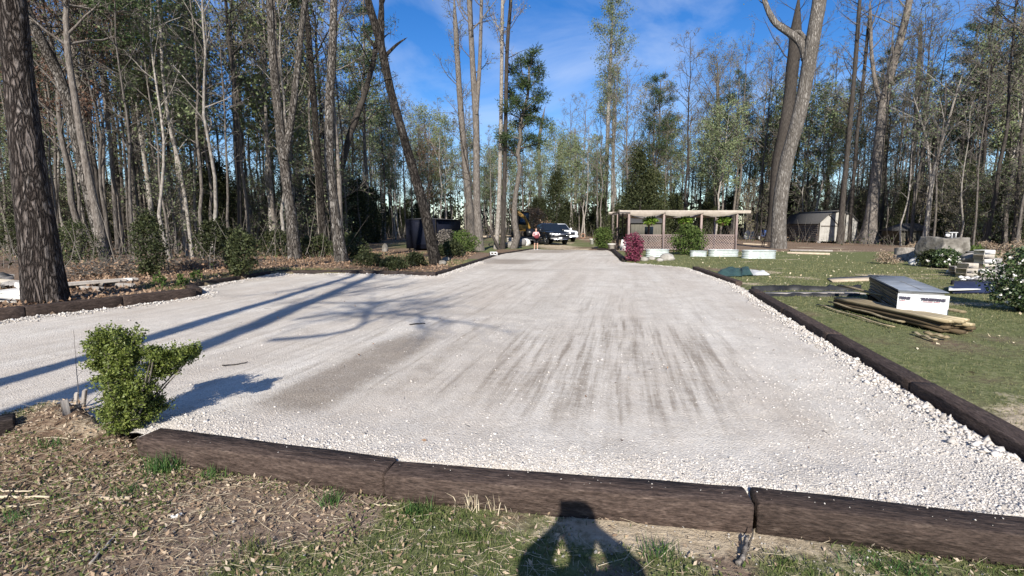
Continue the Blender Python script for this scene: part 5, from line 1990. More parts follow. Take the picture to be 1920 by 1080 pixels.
# camellia with white flowers at the frame edge
CB = place(1912, 584)
O = leafy('camellia_bush', 'big dark camellia bush full of white flowers', 'bush', CB, .62, 1.08, EGG, 5200, .062, 'camellia', lumps=60, stems=8, z0=.12)
m = MB()
d = rand_dirs(58)
d[:, 1] = -np.abs(d[:, 1]) * .9
pp = d * [.58, .58, .56] + [0, 0, .66]
q = np.repeat(pp, 9, 0)
cards(m, q + rng.normal(0, .006, q.shape), .036, 0, .85)
m.build('blossoms', 'blossom', O)
for i, (px_, py_, r_) in enumerate(((1880, 510, .75), (1915, 505, .9), (1905, 480, 1.0), (1660, 495, .5), (1715, 478, .7), (1850, 478, .8))):
    p_ = place(px_, py_)
    leafy('dry_weeds', ['brown weeds beside the camellia bush', 'tall brown weeds behind the camellia bush', 'brown weeds below the thick leaning tree', 'brown weeds beside the sawn stump', 'brown weeds between stump and boulder', 'brown weeds past the boulder'][i], 'weeds', p_, r_, r_ * .75, DOME, 900, .10, 'dry', lumps=20, stems=10, asp=.25)

# ------------------------------------------------------------------ shingle stack, lumber, sheets
ZT = .15 + .50
cA, cB, cC, cD = [on_z(x, y, ZT) for x, y in ((1686, 546), (1776, 554), (1784, 529), (1619, 519))]
ex = (cB - cA)
ex.z = 0
wd_ = ex.length
ang = R(-28)
wd_, ln_ = .64, 2.9
gz = ground_z(cA.x, cA.y)
O = thing('shingle_stack', 'grey stack of wrapped shingle bundles with white printed band', 'stack of bundles', (cA.x, cA.y, gz), ang)
hz_ = ZT - gz
m = MB()
for x in np.linspace(.06, wd_ - .06, 4): chamfer(m, (x, ln_ / 2, .045), (.09, ln_, .085), .006)
m.build('runner', 'lumber_dark', O)
m = MB()
for y in np.linspace(.06, ln_ - .06, 9): chamfer(m, (wd_ / 2, y, .10), (wd_ + .02, .12, .022), .004)
m.build('deck', 'lumber_dark', O)
lay = 6
h0 = .115
for i in range(lay):
    for j in range(2):
        m = MB()
        hh = (hz_ - h0) / lay
        chamfer(m, (wd_ / 2 + rng.normal(0, .012), ln_ * (.25 + .5 * j), h0 + hh * (i + .5)), (wd_ - .03, ln_ / 2 - .015, hh - .008), .012)
        m.build('bundle', 'plastic_side', O)
m = MB()
chamfer(m, (wd_ / 2, ln_ / 2, hz_ + .012), (wd_ + .03, ln_ + .03, .022), .008, jit=.004)
m.build('top_sheet', 'plastic_grey', O)
m = MB()
chamfer(m, (-.02, ln_ * .46, hz_ - .03), (.022, ln_ * .9, .05), .005)
m.build('edge_strap', 'plastic_black', O)
m = MB()
chamfer(m, (wd_ * .52, ln_ * .3, hz_ + .026), (.02, ln_ * .55, .006), .002)
m.build('seam', 'plastic_side', O)


def wrinkle(x0, x1, z0, z1, y, mt, name, seed, drop):
    nx, nz = 22, 12
    V = []
    for th in (0, .006):
        for b_ in range(nz):
            for a_ in range(nx):
                u, v = a_ / (nx - 1), b_ / (nz - 1)
                zb = z0 - drop * u
                V.append((x0 + (x1 - x0) * u, y + th + .012 * (fbm(np.array([u * 5 + seed]), np.array([v * 3]), 3)[0] - .5), zb + (z1 - zb) * v))
    F = []
    for L0 in (0, nx * nz):
        for b_ in range(nz - 1):
            for a_ in range(nx - 1):
                q = L0 + b_ * nx + a_
                F.append((q, q + 1, q + nx + 1, q + nx) if L0 == 0 else (q, q + nx, q + nx + 1, q + 1))
    return MB().add(V, F).build(name, mt, O, smooth=True)


wrap = wrinkle(-.02, wd_ + .02, .17, hz_ - .035, -.04, 'wrap_white', 'printed_wrapper', 1, .10)


def lettering(txt, size, x, z, mt, parent, y=-.058, bold=.006, align='LEFT', rot=0.0):
    cu = bpy.data.curves.new('lettering', 'FONT')
    cu.body = txt
    cu.size = size
    cu.offset = bold
    cu.extrude = .001
    cu.resolution_u = 3
    cu.align_x = align
    ob = bpy.data.objects.new('lettering_source', cu)
    COL.objects.link(ob)
    dg = bpy.context.evaluated_depsgraph_get()
    me = bpy.data.meshes.new_from_object(ob.evaluated_get(dg))
    bpy.data.objects.remove(ob)
    me.materials.clear()
    me.materials.append(MT[mt])
    o = bpy.data.objects.new('lettering', me)
    COL.objects.link(o)
    o.parent = parent
    o.location = (x, y, z)
    o.rotation_euler = (PI / 2, rot, 0)
    return o


zr = hz_ - .125
lettering('TUNESTONE', wd_ * .084, wd_ * .46, zr, 'print_dark', wrap, rot=R(1))
lettering('TONE', wd_ * .084, .0, zr + .005, 'print_dark', wrap, rot=R(1))
lettering('TUNE', wd_ * .07, wd_ * .80, .10, 'print_dark', wrap, rot=R(3))
lettering('NE', wd_ * .06, wd_ * .42, .165, 'print_dark', wrap, rot=R(3))
m = MB()
for x0, x1, z_ in ((.01, .13, zr - .022), (.49, .70, zr - .026), (.72, .84, zr - .027)):
    chamfer(m, (wd_ * (x0 + x1) / 2, -.058, z_), (wd_ * (x1 - x0), .002, .007), .0005)
m.build('red_rule', 'print_red', wrap)

# loose lumber in front of the stack
q0, q1 = place(1550, 576), place(1768, 630)
ax = (q1 - q0)
LL = ax.length
la = math.atan2(ax.y, ax.x)
ux = Vector((math.cos(la), math.sin(la), 0))
uy = Vector((-math.sin(la), math.cos(la), 0))
names_ = []
specs = []
zz = 0
for i in range(4):
    for j in range(3):
        specs.append((.02 + .05 * rng.random(), .16 + j * .155 + rng.normal(0, .012), .035 + i * .052, LL * rng.uniform(.92, 1.0), rng.normal(0, .008), 'layer %d' % i, i, j))
lev = ['lowest', 'second', 'third', 'topmost']
rowc = ['front', 'middle', 'back']
for (s0, off, z_, l_, yaw, _, i, j) in specs:
    c = q0 + ux * (s0 + l_ / 2) + uy * off
    m = MB()
    nseg = 7
    xs_ = np.linspace(-l_ / 2, l_ / 2, nseg)
    bow = .012 * np.sin(np.linspace(0, PI, nseg)) * rng.normal(0, 1)
    sec = np.array([(-.07, -.022), (.07, -.022), (.074, 0), (.07, .022), (-.07, .022), (-.074, 0)])
    V = np.concatenate([np.column_stack([np.full(6, x) + rng.normal(0, .004), sec[:, 0] * (1 if k not in (0, nseg - 1) else rng.uniform(.7, 1)), sec[:, 1] + bow[k]]) for k, x in enumerate(xs_)])
    F = [(k * 6 + a, k * 6 + (a + 1) % 6, (k + 1) * 6 + (a + 1) % 6, (k + 1) * 6 + a) for k in range(nseg - 1) for a in range(6)]
    m.add(V, F)
    m.F.append((np.array([list(range(6))[::-1]]), 0))
    m.F.append((np.array([[(nseg - 1) * 6 + a for a in range(6)]]), 0))
    tag(m.build('lumber_board', 'lumber' if i == 3 or rng.random() < .35 else 'lumber_dark', loc=(c.x, c.y, ground_z(c.x, c.y) * .3 + q0.z * .7 + z_), rz=la + yaw),
        lev[i] + ' ' + rowc[j] + ' board in the lumber pile before the shingles', 'board', 'boards of the lumber pile')
for (x0, y0, x1, y1, lab, hgt_, wd2) in ((1532, 574, 1676, 618, 'thin crooked board lying in grass in front of the pile', .035, .05), (1554, 575, 1693, 616, 'pale warped board leaning at the pile front', .10, .07),
                                        (1712, 628, 1754, 643, 'short board end in the grass before the pile', .04, .06), (1733, 631, 1777, 640, 'dark short board poking out under the pile', .06, .09),
                                        (1572, 556, 1803, 616, 'long pale board lying along the back of the pile', .26, .11)):
    p, q = place(x0, y0), place(x1, y1)
    dz = Vector((0, 0, hgt_))
    m = MB()
    n_ = 9
    pts = [p.lerp(q, k / (n_ - 1)) + dz + Vector((0, 0, .012 * math.sin(k * 1.7))) for k in range(n_)]
    P_ = np.array([v_[:] for v_ in pts])
    tubes(m, P_, np.full(n_, wd2 * .5), 6, cap=True)
    V = m.V[-1]
    cen = np.repeat(P_, 6, 0)
    m.V[-1] = cen + (V - cen) * [1, 1, .45]
    tag(m.build('lumber_board', 'lumber'), lab, 'board', 'loose boards around the lumber pile')


# black edged bed behind the pile
def strip(pts, wd2, ht, mt, lab, name, cat='edging'):
    P_ = [place(*p) for p in pts]
    m = MB()
    V = []
    pr_ = []
    for i, p in enumerate(P_):
        nseg = 7
        if i < len(P_) - 1:
            for k in range(nseg): pr_.append(p.lerp(P_[i + 1], k / nseg))
    pr_.append(P_[-1])
    for i, p in enumerate(pr_):
        a = pr_[max(0, i - 1)]
        b_ = pr_[min(len(pr_) - 1, i + 1)]
        d = (b_ - a).normalized()
        n_ = Vector((-d.y, d.x, 0))
        wv = .03 * math.sin(i * 1.3) + rng.normal(0, .012)
        h_ = ht * (.8 + .35 * rng.random())
        for s_, z_ in ((-wd2 / 2, -.03), (-wd2 / 2 + .01, h_), (wd2 / 2 - .01, h_ * .96), (wd2 / 2, -.03)):
            V.append(p + n_ * (s_ + wv) + Vector((0, 0, z_)))
    k = len(pr_)
    F = [(i * 4 + a, (i + 1) * 4 + a, (i + 1) * 4 + a + 1, i * 4 + a + 1) for i in range(k - 1) for a in range(3)]
    m.add([v_[:] for v_ in V], F)
    m.F.append((np.array([[0, 1, 2, 3]]), 0))
    m.F.append((np.array([[3, 2, 1, 0]]) + (k - 1) * 4, 0))
    return tag(m.build(name, mt), lab, cat)


strip([(1412, 546), (1480, 544), (1550, 545), (1612, 544)], .16, .13, 'plastic_black', 'crumpled black edging strip behind the grey plank', 'plastic_edging')
strip([(1436, 556), (1500, 555), (1560, 556), (1612, 555)], .07, .07, 'plastic_black', 'thin black edging strip in front of the grey plank', 'plastic_edging')
strip([(1428, 552), (1520, 551), (1610, 550)], .34, .035, 'wood_grey', 'grey plank lying flat between the black edgings', 'plank', 'plank')
strip([(1786, 535), (1830, 534), (1866, 535)], .14, .14, 'plastic_black', 'black edging strip beyond the shingle stack', 'plastic_edging')
p_, q_ = place(1786, 552), place(1866, 551)
p2, q2 = place(1790, 538), place(1862, 537)
nx, ny = 12, 7
V, F = [], []
for th in (0, -.02):
    for j in range(ny):
        for i in range(nx):
            u, v = i / (nx - 1), j / (ny - 1)
            c = (p_.lerp(q_, u)).lerp(p2.lerp(q2, u), v)
            V.append((c.x, c.y, c.z + .03 + th + .18 * math.sin(PI * v) ** .7 + .03 * fbm(np.array([u * 6.]), np.array([v * 4.]), 9)[0]))
for L0 in (0, nx * ny):
    for j in range(ny - 1):
        for i in range(nx - 1):
            a = L0 + j * nx + i
            F.append((a, a + 1, a + nx + 1, a + nx) if L0 == 0 else (a, a + nx, a + nx + 1, a + 1))
tag(MB().add(V, F).build('navy_tarp', 'navy_tarp', smooth=True), 'navy tarp draped over a low bed beyond the shingles', 'tarp')
P_ = [place(1778, 553), place(1838, 551), place(1796, 545), place(1778, 545)]
m = MB()
m.add([(v_.x, v_.y, v_.z + z_) for z_ in (.10, .12) for v_ in P_], [(3, 2, 1, 0), (4, 5, 6, 7), (0, 1, 5, 4), (1, 2, 6, 5), (2, 3, 7, 6), (3, 0, 4, 7)])
tag(m.build('white_sheet', 'white'), 'white sheet edge showing under the navy tarp', 'sheet')
pl = [place(x, y) for x, y in ((1551, 524), (1562, 530), (1640, 527), (1632, 520))]
m = MB()
m.add([(v_.x, v_.y, v_.z + z_) for z_ in (.0, .05) for v_ in pl], [(3, 2, 1, 0), (4, 5, 6, 7), (0, 1, 5, 4), (1, 2, 6, 5), (2, 3, 7, 6), (3, 0, 4, 7)][:6])
tag(m.build('plywood_sheet', 'sawn'), 'pale plywood sheet lying on grass behind the shingles', 'board')
# crumpled green tarp
def cloth_patch(pxs, h, mt, name, lab, cat, seed, nx=16, ny=9, parent=None):
    a, b_, c_, d_ = [place(*p) for p in pxs]
    V, F = [], []
    for th in (0, -.02):
        for j in range(ny):
            for i in range(nx):
                u, v = i / (nx - 1), j / (ny - 1)
                p = a.lerp(b_, u).lerp(d_.lerp(c_, u), v)
                e = min(1, 4 * min(u, 1 - u, v, 1 - v) + .15)
                V.append((p.x, p.y, p.z + .03 + th + e * h * (.25 + 1.1 * fbm(np.array([u * 4 + seed]), np.array([v * 3.]), seed)[0])))
    for L0 in (0, nx * ny):
        for j in range(ny - 1):
            for i in range(nx - 1):
                q = L0 + j * nx + i
                F.append((q, q + 1, q + nx + 1, q + nx) if L0 == 0 else (q, q + nx, q + nx + 1, q + 1))
    o = MB().add(V, F).build(name, mt, parent)
    return tag(o, lab, cat) if lab else o


cloth_patch([(1338, 519), (1392, 520), (1390, 506), (1352, 507)], .16, 'green_tarp', 'green_tarp', 'crumpled green tarp lying on the lawn by the edge', 'tarp', 4)
cloth_patch([(1388, 519), (1412, 518), (1404, 506), (1387, 505)], .20, 'green_tarp', 'green_tarp', 'darker folded piece of tarp beside the white corner', 'tarp', 8)
cloth_patch([(1412, 518), (1444, 517), (1438, 515), (1402, 506)], .10, 'white', 'white_sheet', 'white cloth corner beside the green tarp', 'sheet', 12)

# ------------------------------------------------------------------ the bank on the pine side
pv = [(8, 556, .55, 'pale'), (22, 566, .5, 'pale'), (36, 560, .4, 'pale'), (10, 540, .6, 'brown'), (30, 543, .5, 'grey'), (50, 551, .4, 'pale'), (0, 533, .6, 'grey')]
nmz = ['pale slab at the frame edge by the huge pine', 'nearest pale slab beside the huge pine', 'tilted pale slab against the huge pine', 'brown slab in the heap beside the pine', 'grey slab on the heap beside the pine', 'small pale slab tucked behind the pine', 'grey slab at the back of the heap']
for i, (x, y, s_, k_) in enumerate(pv):
    p_ = place(x, y)
    m = MB()
    chamfer(m, (0, 0, .07), (s_ * 1.2, s_ * .7, .12), .02, jit=.012, mtx=Matrix.Rotation(rng.normal(0, .10), 4, 'X') @ Matrix.Rotation(rng.normal(0, .10), 4, 'Y'))
    tag(m.build('stone_slab', {'pale': 'offwhite', 'grey': 'block_grey', 'brown': 'block_tan'}[k_], loc=p_ + Vector((0, 0, .02 * i)), rz=rng.uniform(-.6, .6)), nmz[i], 'slab', 'stone slabs heaped beside the huge pine')
p0_, p1_ = place(140, 543), place(192, 538)
for i in range(4):
    c = p0_.lerp(p1_, .15 + .25 * i)
    m = MB()
    chamfer(m, (0, 0, .10), (.30, 1.3, .06), .01)
    tag(m.build('pallet_board', 'wood_grey' if i != 2 else 'offwhite', loc=(c.x, c.y + .2, c.z + .03), rz=-.55), ['first', 'second', 'third', 'last'][i] + ' grey board beside the pine trunk, counted from the pine', 'board', 'grey boards beside the pine trunk')
m = MB()
c = p0_.lerp(p1_, .5)
for s_ in (-.35, .35): chamfer(m, (0, s_, .03), (1.7, .10, .10), .01)
tag(m.build('bearer_rail', 'wood_grey', loc=(c.x, c.y + .2, c.z), rz=-.55 + .2), 'grey bearers under the boards beside the pine', 'rail')
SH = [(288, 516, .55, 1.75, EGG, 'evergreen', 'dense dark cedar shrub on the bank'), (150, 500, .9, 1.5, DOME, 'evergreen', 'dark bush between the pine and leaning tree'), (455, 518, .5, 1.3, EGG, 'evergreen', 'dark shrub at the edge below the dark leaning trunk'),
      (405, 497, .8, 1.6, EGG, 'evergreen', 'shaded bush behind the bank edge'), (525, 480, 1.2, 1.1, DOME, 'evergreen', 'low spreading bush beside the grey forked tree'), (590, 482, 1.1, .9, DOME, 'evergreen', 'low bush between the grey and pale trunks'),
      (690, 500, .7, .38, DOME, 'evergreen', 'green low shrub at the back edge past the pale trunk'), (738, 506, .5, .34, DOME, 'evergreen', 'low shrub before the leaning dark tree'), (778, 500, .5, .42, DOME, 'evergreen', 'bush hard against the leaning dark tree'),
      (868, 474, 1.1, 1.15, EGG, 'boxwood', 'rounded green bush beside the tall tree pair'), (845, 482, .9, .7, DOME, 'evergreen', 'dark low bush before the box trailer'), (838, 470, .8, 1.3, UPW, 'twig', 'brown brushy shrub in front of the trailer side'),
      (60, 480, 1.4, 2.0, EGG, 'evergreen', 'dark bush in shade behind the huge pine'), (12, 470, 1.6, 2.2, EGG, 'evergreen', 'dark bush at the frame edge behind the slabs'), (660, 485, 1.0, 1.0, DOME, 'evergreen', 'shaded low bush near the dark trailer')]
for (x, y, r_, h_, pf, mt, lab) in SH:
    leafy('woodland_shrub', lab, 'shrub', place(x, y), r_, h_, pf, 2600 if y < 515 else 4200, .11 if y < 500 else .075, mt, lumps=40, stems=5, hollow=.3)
for i, (x, y) in enumerate(((342, 540), (370, 531), (297, 541))):
    leafy('weed_plant', ['small weed beside the square bank corner', 'dark small weed by the bank timber', 'tiny weed on the grassy bank strip'][i], 'weed', place(x, y), .16, .22, DOME, 160, .07, 'boxwood', lumps=8, stems=4)
brush = MB()
for cx, cy, r_, n_ in ((215, 510, 1.3, 700), (180, 518, .9, 400), (415, 500, 1.5, 500), (345, 505, 1.0, 300)):
    p_ = place(cx, cy)
    d = rand_dirs(n_)
    S = np.stack([p_.x + rng.normal(0, r_ * .45, n_), p_.y + rng.normal(0, r_ * .3, n_), p_.z + np.abs(rng.normal(0, .14, n_))], 1)
    d[:, 2] *= .35
    P = grow(S, d, rng.uniform(.2, .7, n_), 3, .03, .2)
    tubes(brush, P, taper(n_, 3, np.full(n_, .008), .004), 3, 0)
    cards(brush, np.repeat(S, 2, 0) + rng.normal(0, .12, (2 * n_, 3)) * [1, 1, .6], .10, 1, .5)
tag(brush.build('brush_heap', ['twig', 'litter']), 'tan heaps of fallen brush and leaves on the bank', kind='stuff')
for i, (x, y, r_, lab) in enumerate(((722, 472, .32, 'pale upright stone in the shade by the trailer'), (829, 497, .2, 'grey stone at the leaning tree foot'), (836, 490, .2, 'small stone close beside the leaning tree foot'),
                                     (862, 481, .32, 'pale flat rock on the bare bank'), (957, 465, .5, 'grey rock at the foot of the tall clump'))):
    p_ = place(x, y)
    m = MB()
    rock_mesh(m, (0, 0, r_ * .4), (r_ * (.6 if i == 0 else 1), r_ * .7, r_ * (1.2 if i == 0 else .6)), 130 + i)
    tag(m.build('woodland_rock', 'rock_pale' if i > 2 else 'rock', loc=p_, smooth=True), lab, 'rock')
b0 = place(925, 480)
O = thing('white_stool', 'little white slatted stool on the bank edge', 'stool', b0, R(15))
s_ = m_per_px(b0)
m = MB()
chamfer(m, (0, 0, 7 * s_), (13 * s_, .25, .05), .008)
m.build('seat', 'white', O)
m = MB()
chamfer(m, (0, 0, 2.5 * s_), (13 * s_, .22, .05), .008)
m.build('stretcher', 'white', O)
for x in (-6 * s_, 0, 6 * s_):
    m = MB()
    chamfer(m, (x, 0, 3.5 * s_), (.06, .25, 7 * s_), .006)
    m.build('leg', 'white', O)

# black box trailer
C0 = place(818, 470)
C0 = Vector((C0.x, C0.y, C0.z))
O = thing('box_trailer', 'black windowless box trailer in the shade of the woods', 'trailer', C0, R(0))
tw = (818 - 758) * m_per_px(C0) * 1.0
th_ = zat(818, 411, C0) - C0.z
td = 4.6
sk = .55
m = MB()
zb = .12
m.add([(-tw, .55, zb), (0, 0, zb), (1.15, td, zb), (1.15 - tw, td + .55, zb), (-tw, .55, th_), (0, 0, th_), (1.15, td, th_), (1.15 - tw, td + .55, th_)],
      [(3, 2, 1, 0), (4, 5, 6, 7), (0, 1, 5, 4), (1, 2, 6, 5), (2, 3, 7, 6), (3, 0, 4, 7)])
m.build('body', 'navy_metal', O)
m = MB()
m.add([(-tw - .06, .5, th_), (.06, -.08, th_), (1.25, td + .05, th_), (1.1 - tw, td + .6, th_), (-tw * .5, td * .25, th_ + .10), (-tw * .5 + .9, td * .8, th_ + .10)],
      [(0, 1, 4, 4)][:0])
m.F.append((np.array([[0, 1, 4], [1, 2, 5], [2, 3, 5], [3, 0, 4]]), 0))
m.F.append((np.array([[1, 5, 4, 4]])[:, :3], 0))
m.F.append((np.array([[3, 4, 5]]), 0))
m.build('roof', 'roof_shingle', O)
m = MB()
beam(m, (.0, -.03, zb), (0, -.03, th_), .05, .05, .008, up=(0, 1, 0))
m.build('corner_trim', 'trim', O)
m = MB()
chamfer(m, (0, 0, 0), (tw * .42, .03, th_ * .72), .01, mtx=Matrix.Translation((-tw * .5, .26, th_ * .55)) @ Matrix.Rotation(math.atan2(-.55, tw), 4, 'Z'))
m.build('door', 'navy_metal', O)
for (x, y) in ((.62, td * .35), (.72, td * .6)):
    m = MB()
    lathe(m, [(.30, -.1), (.34, -.06), (.34, .06), (.30, .1)], 18)
    for vv in range(len(m.V)): m.V[vv] = m.V[vv][:, [2, 1, 0]]
    m.build('wheel', 'rubber', O, loc=(x, y, .34))
m = MB()
chamfer(m, (.3 - tw * .5, td * .5, .10), (tw * .8, td * .8, .14), .01)
m.build('chassis', 'black_metal', O)
m = MB()
for x, y in ((-tw + .2, .7), (-.15, .2), (-tw + 1.2, td + .3)): chamfer(m, (x, y, .06), (.09, .09, .16), .006)
m.build('stand_leg', 'black_metal', O)


# ------------------------------------------------------------------ vehicles
def loft(mb, rings, mi=0, cap=True):
    k, n = len(rings), len(rings[0])
    i = np.arange(k - 1)[:, None]
    j = np.arange(n)[None]
    j2 = (j + 1) % n
    F = np.stack([i * n + j, i * n + j2, (i + 1) * n + j2, (i + 1) * n + j], -1).reshape(-1, 4)
    n0 = mb.n
    mb.add(np.concatenate([np.array(r, float) for r in rings]), F, mi)
    if cap:
        mb.F.append((np.arange(n)[::-1][None] + n0, mi))
        mb.F.append((np.arange(n)[None] + n0 + (k - 1) * n, mi))


def xring(x, hw, z0, z1, b=.08, tuck=.0):
    """rounded rectangle across the car at station x."""
    b = min(b, (z1 - z0) * .45)
    return [(x, -hw + tuck, z0 + b), (x, -hw, z0 + (z1 - z0) * .45), (x, -hw + .01, z1 - b), (x, -hw + b, z1), (x, hw - b, z1), (x, hw - .01, z1 - b), (x, hw, z0 + (z1 - z0) * .45), (x, hw - tuck, z0 + b), (x, hw - b, z0), (x, -hw + b, z0)]


def pickup(loc, rz, paint, label):
    """a crew-cab pickup facing local +X."""
    O = thing('pickup_truck', label, 'pickup truck', loc, rz)
    m = MB()
    st = [(-2.95, .93, .62, 1.18), (-2.9, .97, .58, 1.24), (-1.1, .98, .52, 1.24), (-.9, .98, .48, 1.22), (.9, .98, .48, 1.22), (1.15, .98, .5, 1.22), (1.9, .97, .54, 1.20), (2.5, .95, .56, 1.16), (2.72, .93, .58, 1.10), (2.82, .88, .62, 1.02)]
    loft(m, [xring(*s_, b=.07, tuck=.05) for s_ in st])
    # hood dome
    loft(m, [[(1.05, -.7, 1.20), (1.05, -.45, 1.27), (1.05, .45, 1.27), (1.05, .7, 1.20)], [(1.9, -.72, 1.18), (1.9, -.45, 1.245), (1.9, .45, 1.245), (1.9, .72, 1.18)], [(2.6, -.68, 1.10), (2.6, -.42, 1.165), (2.6, .42, 1.165), (2.6, .68, 1.10)]])
    # cab
    loft(m, [[(-1.08, -.93, 1.2), (1.15, -.93, 1.2), (1.15, .93, 1.2), (-1.08, .93, 1.2)], [(-1.05, -.88, 1.4), (.86, -.88, 1.4), (.86, .88, 1.4), (-1.05, .88, 1.4)],
             [(-.95, -.76, 1.84), (.26, -.76, 1.86), (.26, .76, 1.86), (-.95, .76, 1.84)], [(-.85, -.66, 1.90), (.12, -.66, 1.92), (.12, .66, 1.92), (-.85, .66, 1.90)]])
    # wheel lips
    for x in (-1.75, 1.75):
        for s_ in (-1, 1):
            a = np.linspace(R(-12), R(192), 13)
            tubes(m, np.stack([x + np.cos(a) * .47, np.full(13, s_ * .975), .40 + np.sin(a) * .47], 1), np.full(13, .055), 6)
    m.build('body', paint, O, smooth=False)
    m = MB().add([(1.125, -.80, 1.245), (1.125, .80, 1.245), (.30, .70, 1.825), (.30, -.70, 1.825)], [(0, 1, 2, 3)])
    m.V[0] = m.V[0] + [.02, 0, .014]
    m.build('windscreen', 'glass', O)
    for s_ in (-1, 1):
        for xa, xb, xc, xd in ((-.98, -.10, -.12, -.90), (-.02, .80, .26, -.04)):
            m = MB()
            v = [(xa, s_ * .90, 1.30), (xb, s_ * .90, 1.30), (xc, s_ * .785, 1.79), (xd, s_ * .785, 1.79)]
            m.add(v, [(0, 1, 2, 3)] if s_ < 0 else [(3, 2, 1, 0)])
            m.build('side_window', 'glass', O)
        m = MB()
        chamfer(m, (.82, s_ * 1.08, 1.32), (.12, .20, .26), .03)
        m.build('mirror', paint, O)
        m = MB()
        chamfer(m, (2.72, s_ * .74, .99), (.16, .34, .13), .02)
        chamfer(m, (2.76, s_ * .70, .84), (.12, .26, .07), .015)
        m.build('headlight', 'lamp', O)
        m = MB()
        chamfer(m, (2.86, s_ * .62, .58), (.06, .22, .10), .015)
        m.build('fog_light', 'lamp', O)
        m = MB()
        chamfer(m, (0.35, s_ * 1.0, .42), (1.9, .13, .05), .015)
        m.build('running_board', 'black_metal', O)
        for x in (-1.75, 1.75):
            a = np.linspace(0, 2 * PI, 19)
            wm = MB()
            ring = [(.22, -.11), (.36, -.13), (.40, -.09), (.40, .09), (.36, .13), (.22, .11)]
            aa = np.arange(20) * 2 * PI / 20
            V = np.concatenate([np.stack([r_ * np.cos(aa), np.full(20, z_), r_ * np.sin(aa)], 1) for r_, z_ in ring])
            F = [(i * 20 + j, i * 20 + (j + 1) % 20, (i + 1) * 20 + (j + 1) % 20, (i + 1) * 20 + j) for i in range(5) for j in range(20)]
            wm.add(V, F)
            tyre = wm.build('wheel', 'rubber', O, loc=(x, s_ * .86, .40), smooth=True)
            rm = MB()
            rm.add(np.concatenate([np.stack([.23 * np.cos(aa), np.full(20, s_ * .07), .23 * np.sin(aa)], 1), [[0, s_ * .10, 0]]]), [(i, (i + 1) % 20, 20) for i in range(20)])
            for k in range(6):
                c_, d_ = math.cos(k * PI / 3), math.sin(k * PI / 3)
                beam(rm, (.05 * c_, s_ * .115, .05 * d_), (.21 * c_, s_ * .10, .21 * d_), .03, .05, .005, up=(0, 1, 0))
            rm.build('rim', 'chrome', tyre)
    m = MB()
    chamfer(m, (2.80, 0, .88), (.08, 1.12, .34), .03)
    m.build('grille', 'black_metal', O)
    m = MB()
    chamfer(m, (2.85, 0, .96), (.03, 1.10, .05), .008)
    chamfer(m, (2.862, 0, .965), (.03, .20, .08), .01)
    m.build('grille_bar', 'chrome', O)
    m = MB()
    chamfer(m, (2.84, 0, .60), (.14, 1.84, .20), .04)
    m.build('bumper', paint if paint == 'car_white' else 'black_metal', O)
    m = MB()
    chamfer(m, (2.90, 0, .52), (.05, 1.3, .05), .015)
    m.build('bumper_trim', 'chrome', O)
    m = MB()
    chamfer(m, (2.925, 0, .62), (.02, .32, .15), .004)
    m.build('number_plate', 'offwhite', O)
    m = MB()
    chamfer(m, (-1.9, 0, 1.27), (1.75, 1.86, .05), .02)
    m.build('bed_cover', 'black_metal', O)
    return O


tp = place(1050, 460)
p_ = Vector((px_at(1049, tp.y, .4), tp.y, 0))
face = R(-90 + 11 + 5)
pickup((p_.x - 2.7 * math.cos(face), p_.y - 2.7 * math.sin(face), ground_z(p_.x, p_.y + 2)), face, 'car_black', 'black crew-cab pickup parked facing the gravel')
p2 = Vector((px_at(1064, tp.y + 8.5, 1.0), tp.y + 8.5, 0))
face2 = R(-90 + 20)
pickup((p2.x - 2.2 * math.cos(face2), p2.y - 2.2 * math.sin(face2), ground_z(p2.x, p2.y + 2) + .25 - .25), face2, 'car_white', 'white pickup parked behind the black pickup')

# flatbed trailer with a small excavator on it
tb = place(972, 452)
ty = tp.y + 3.0
tx = px_at(978, ty, .6)
gz = ground_z(tx, ty)
O = thing('flatbed_trailer', 'low flatbed trailer parked beside the black pickup', 'trailer', (tx, ty, gz), R(14))
m = MB()
chamfer(m, (0, 0, .62), (2.2, 5.6, .14), .02)
m.build('deck', 'black_metal', O)
for sx in (-1, 1):
    m = MB()
    chamfer(m, (sx * 1.12, -.6, .86), (.28, 1.9, .08), .03)
    m.build('fender', 'black_metal', O)
    for y in (-1.05, -.15):
        m = MB()
        aa = np.arange(18) * 2 * PI / 18
        V = np.concatenate([np.stack([np.full(18, z_), r_ * np.cos(aa), r_ * np.sin(aa)], 1) for r_, z_ in ((.2, -.1), (.36, -.09), (.36, .09), (.2, .1))])
        m.add(V, [(i * 18 + j, i * 18 + (j + 1) % 18, (i + 1) * 18 + (j + 1) % 18, (i + 1) * 18 + j) for i in range(3) for j in range(18)])
        w_ = m.build('wheel', 'rubber', O, loc=(sx * 1.14, y, .37), smooth=True)
        m = MB()
        m.add(np.concatenate([np.stack([np.full(18, sx * .07), .2 * np.cos(aa), .2 * np.sin(aa)], 1), [[sx * .1, 0, 0]]]), [(i, (i + 1) % 18, 18) for i in range(18)])
        m.build('rim', 'offwhite', w_)
m = MB()
for sx in (-.5, .5): beam(m, (sx, -2.8, .6), (0, -4.0, .5), .1, .1)
m.build('drawbar', 'black_metal', O)
m = MB()
for k in range(5): chamfer(m, (-.8 + .4 * k, 2.9, 1.05), (.06, .05, .85), .006)
chamfer(m, (0, 2.9, 1.47), (1.9, .05, .06), .006)
m.build('ramp_gate', 'black_metal', O)
m = MB()
for k in range(4): chamfer(m, (-1.08, 1.9, .78 + .17 * k), (.9, .6, .15), .02)
for v_ in (m,): pass
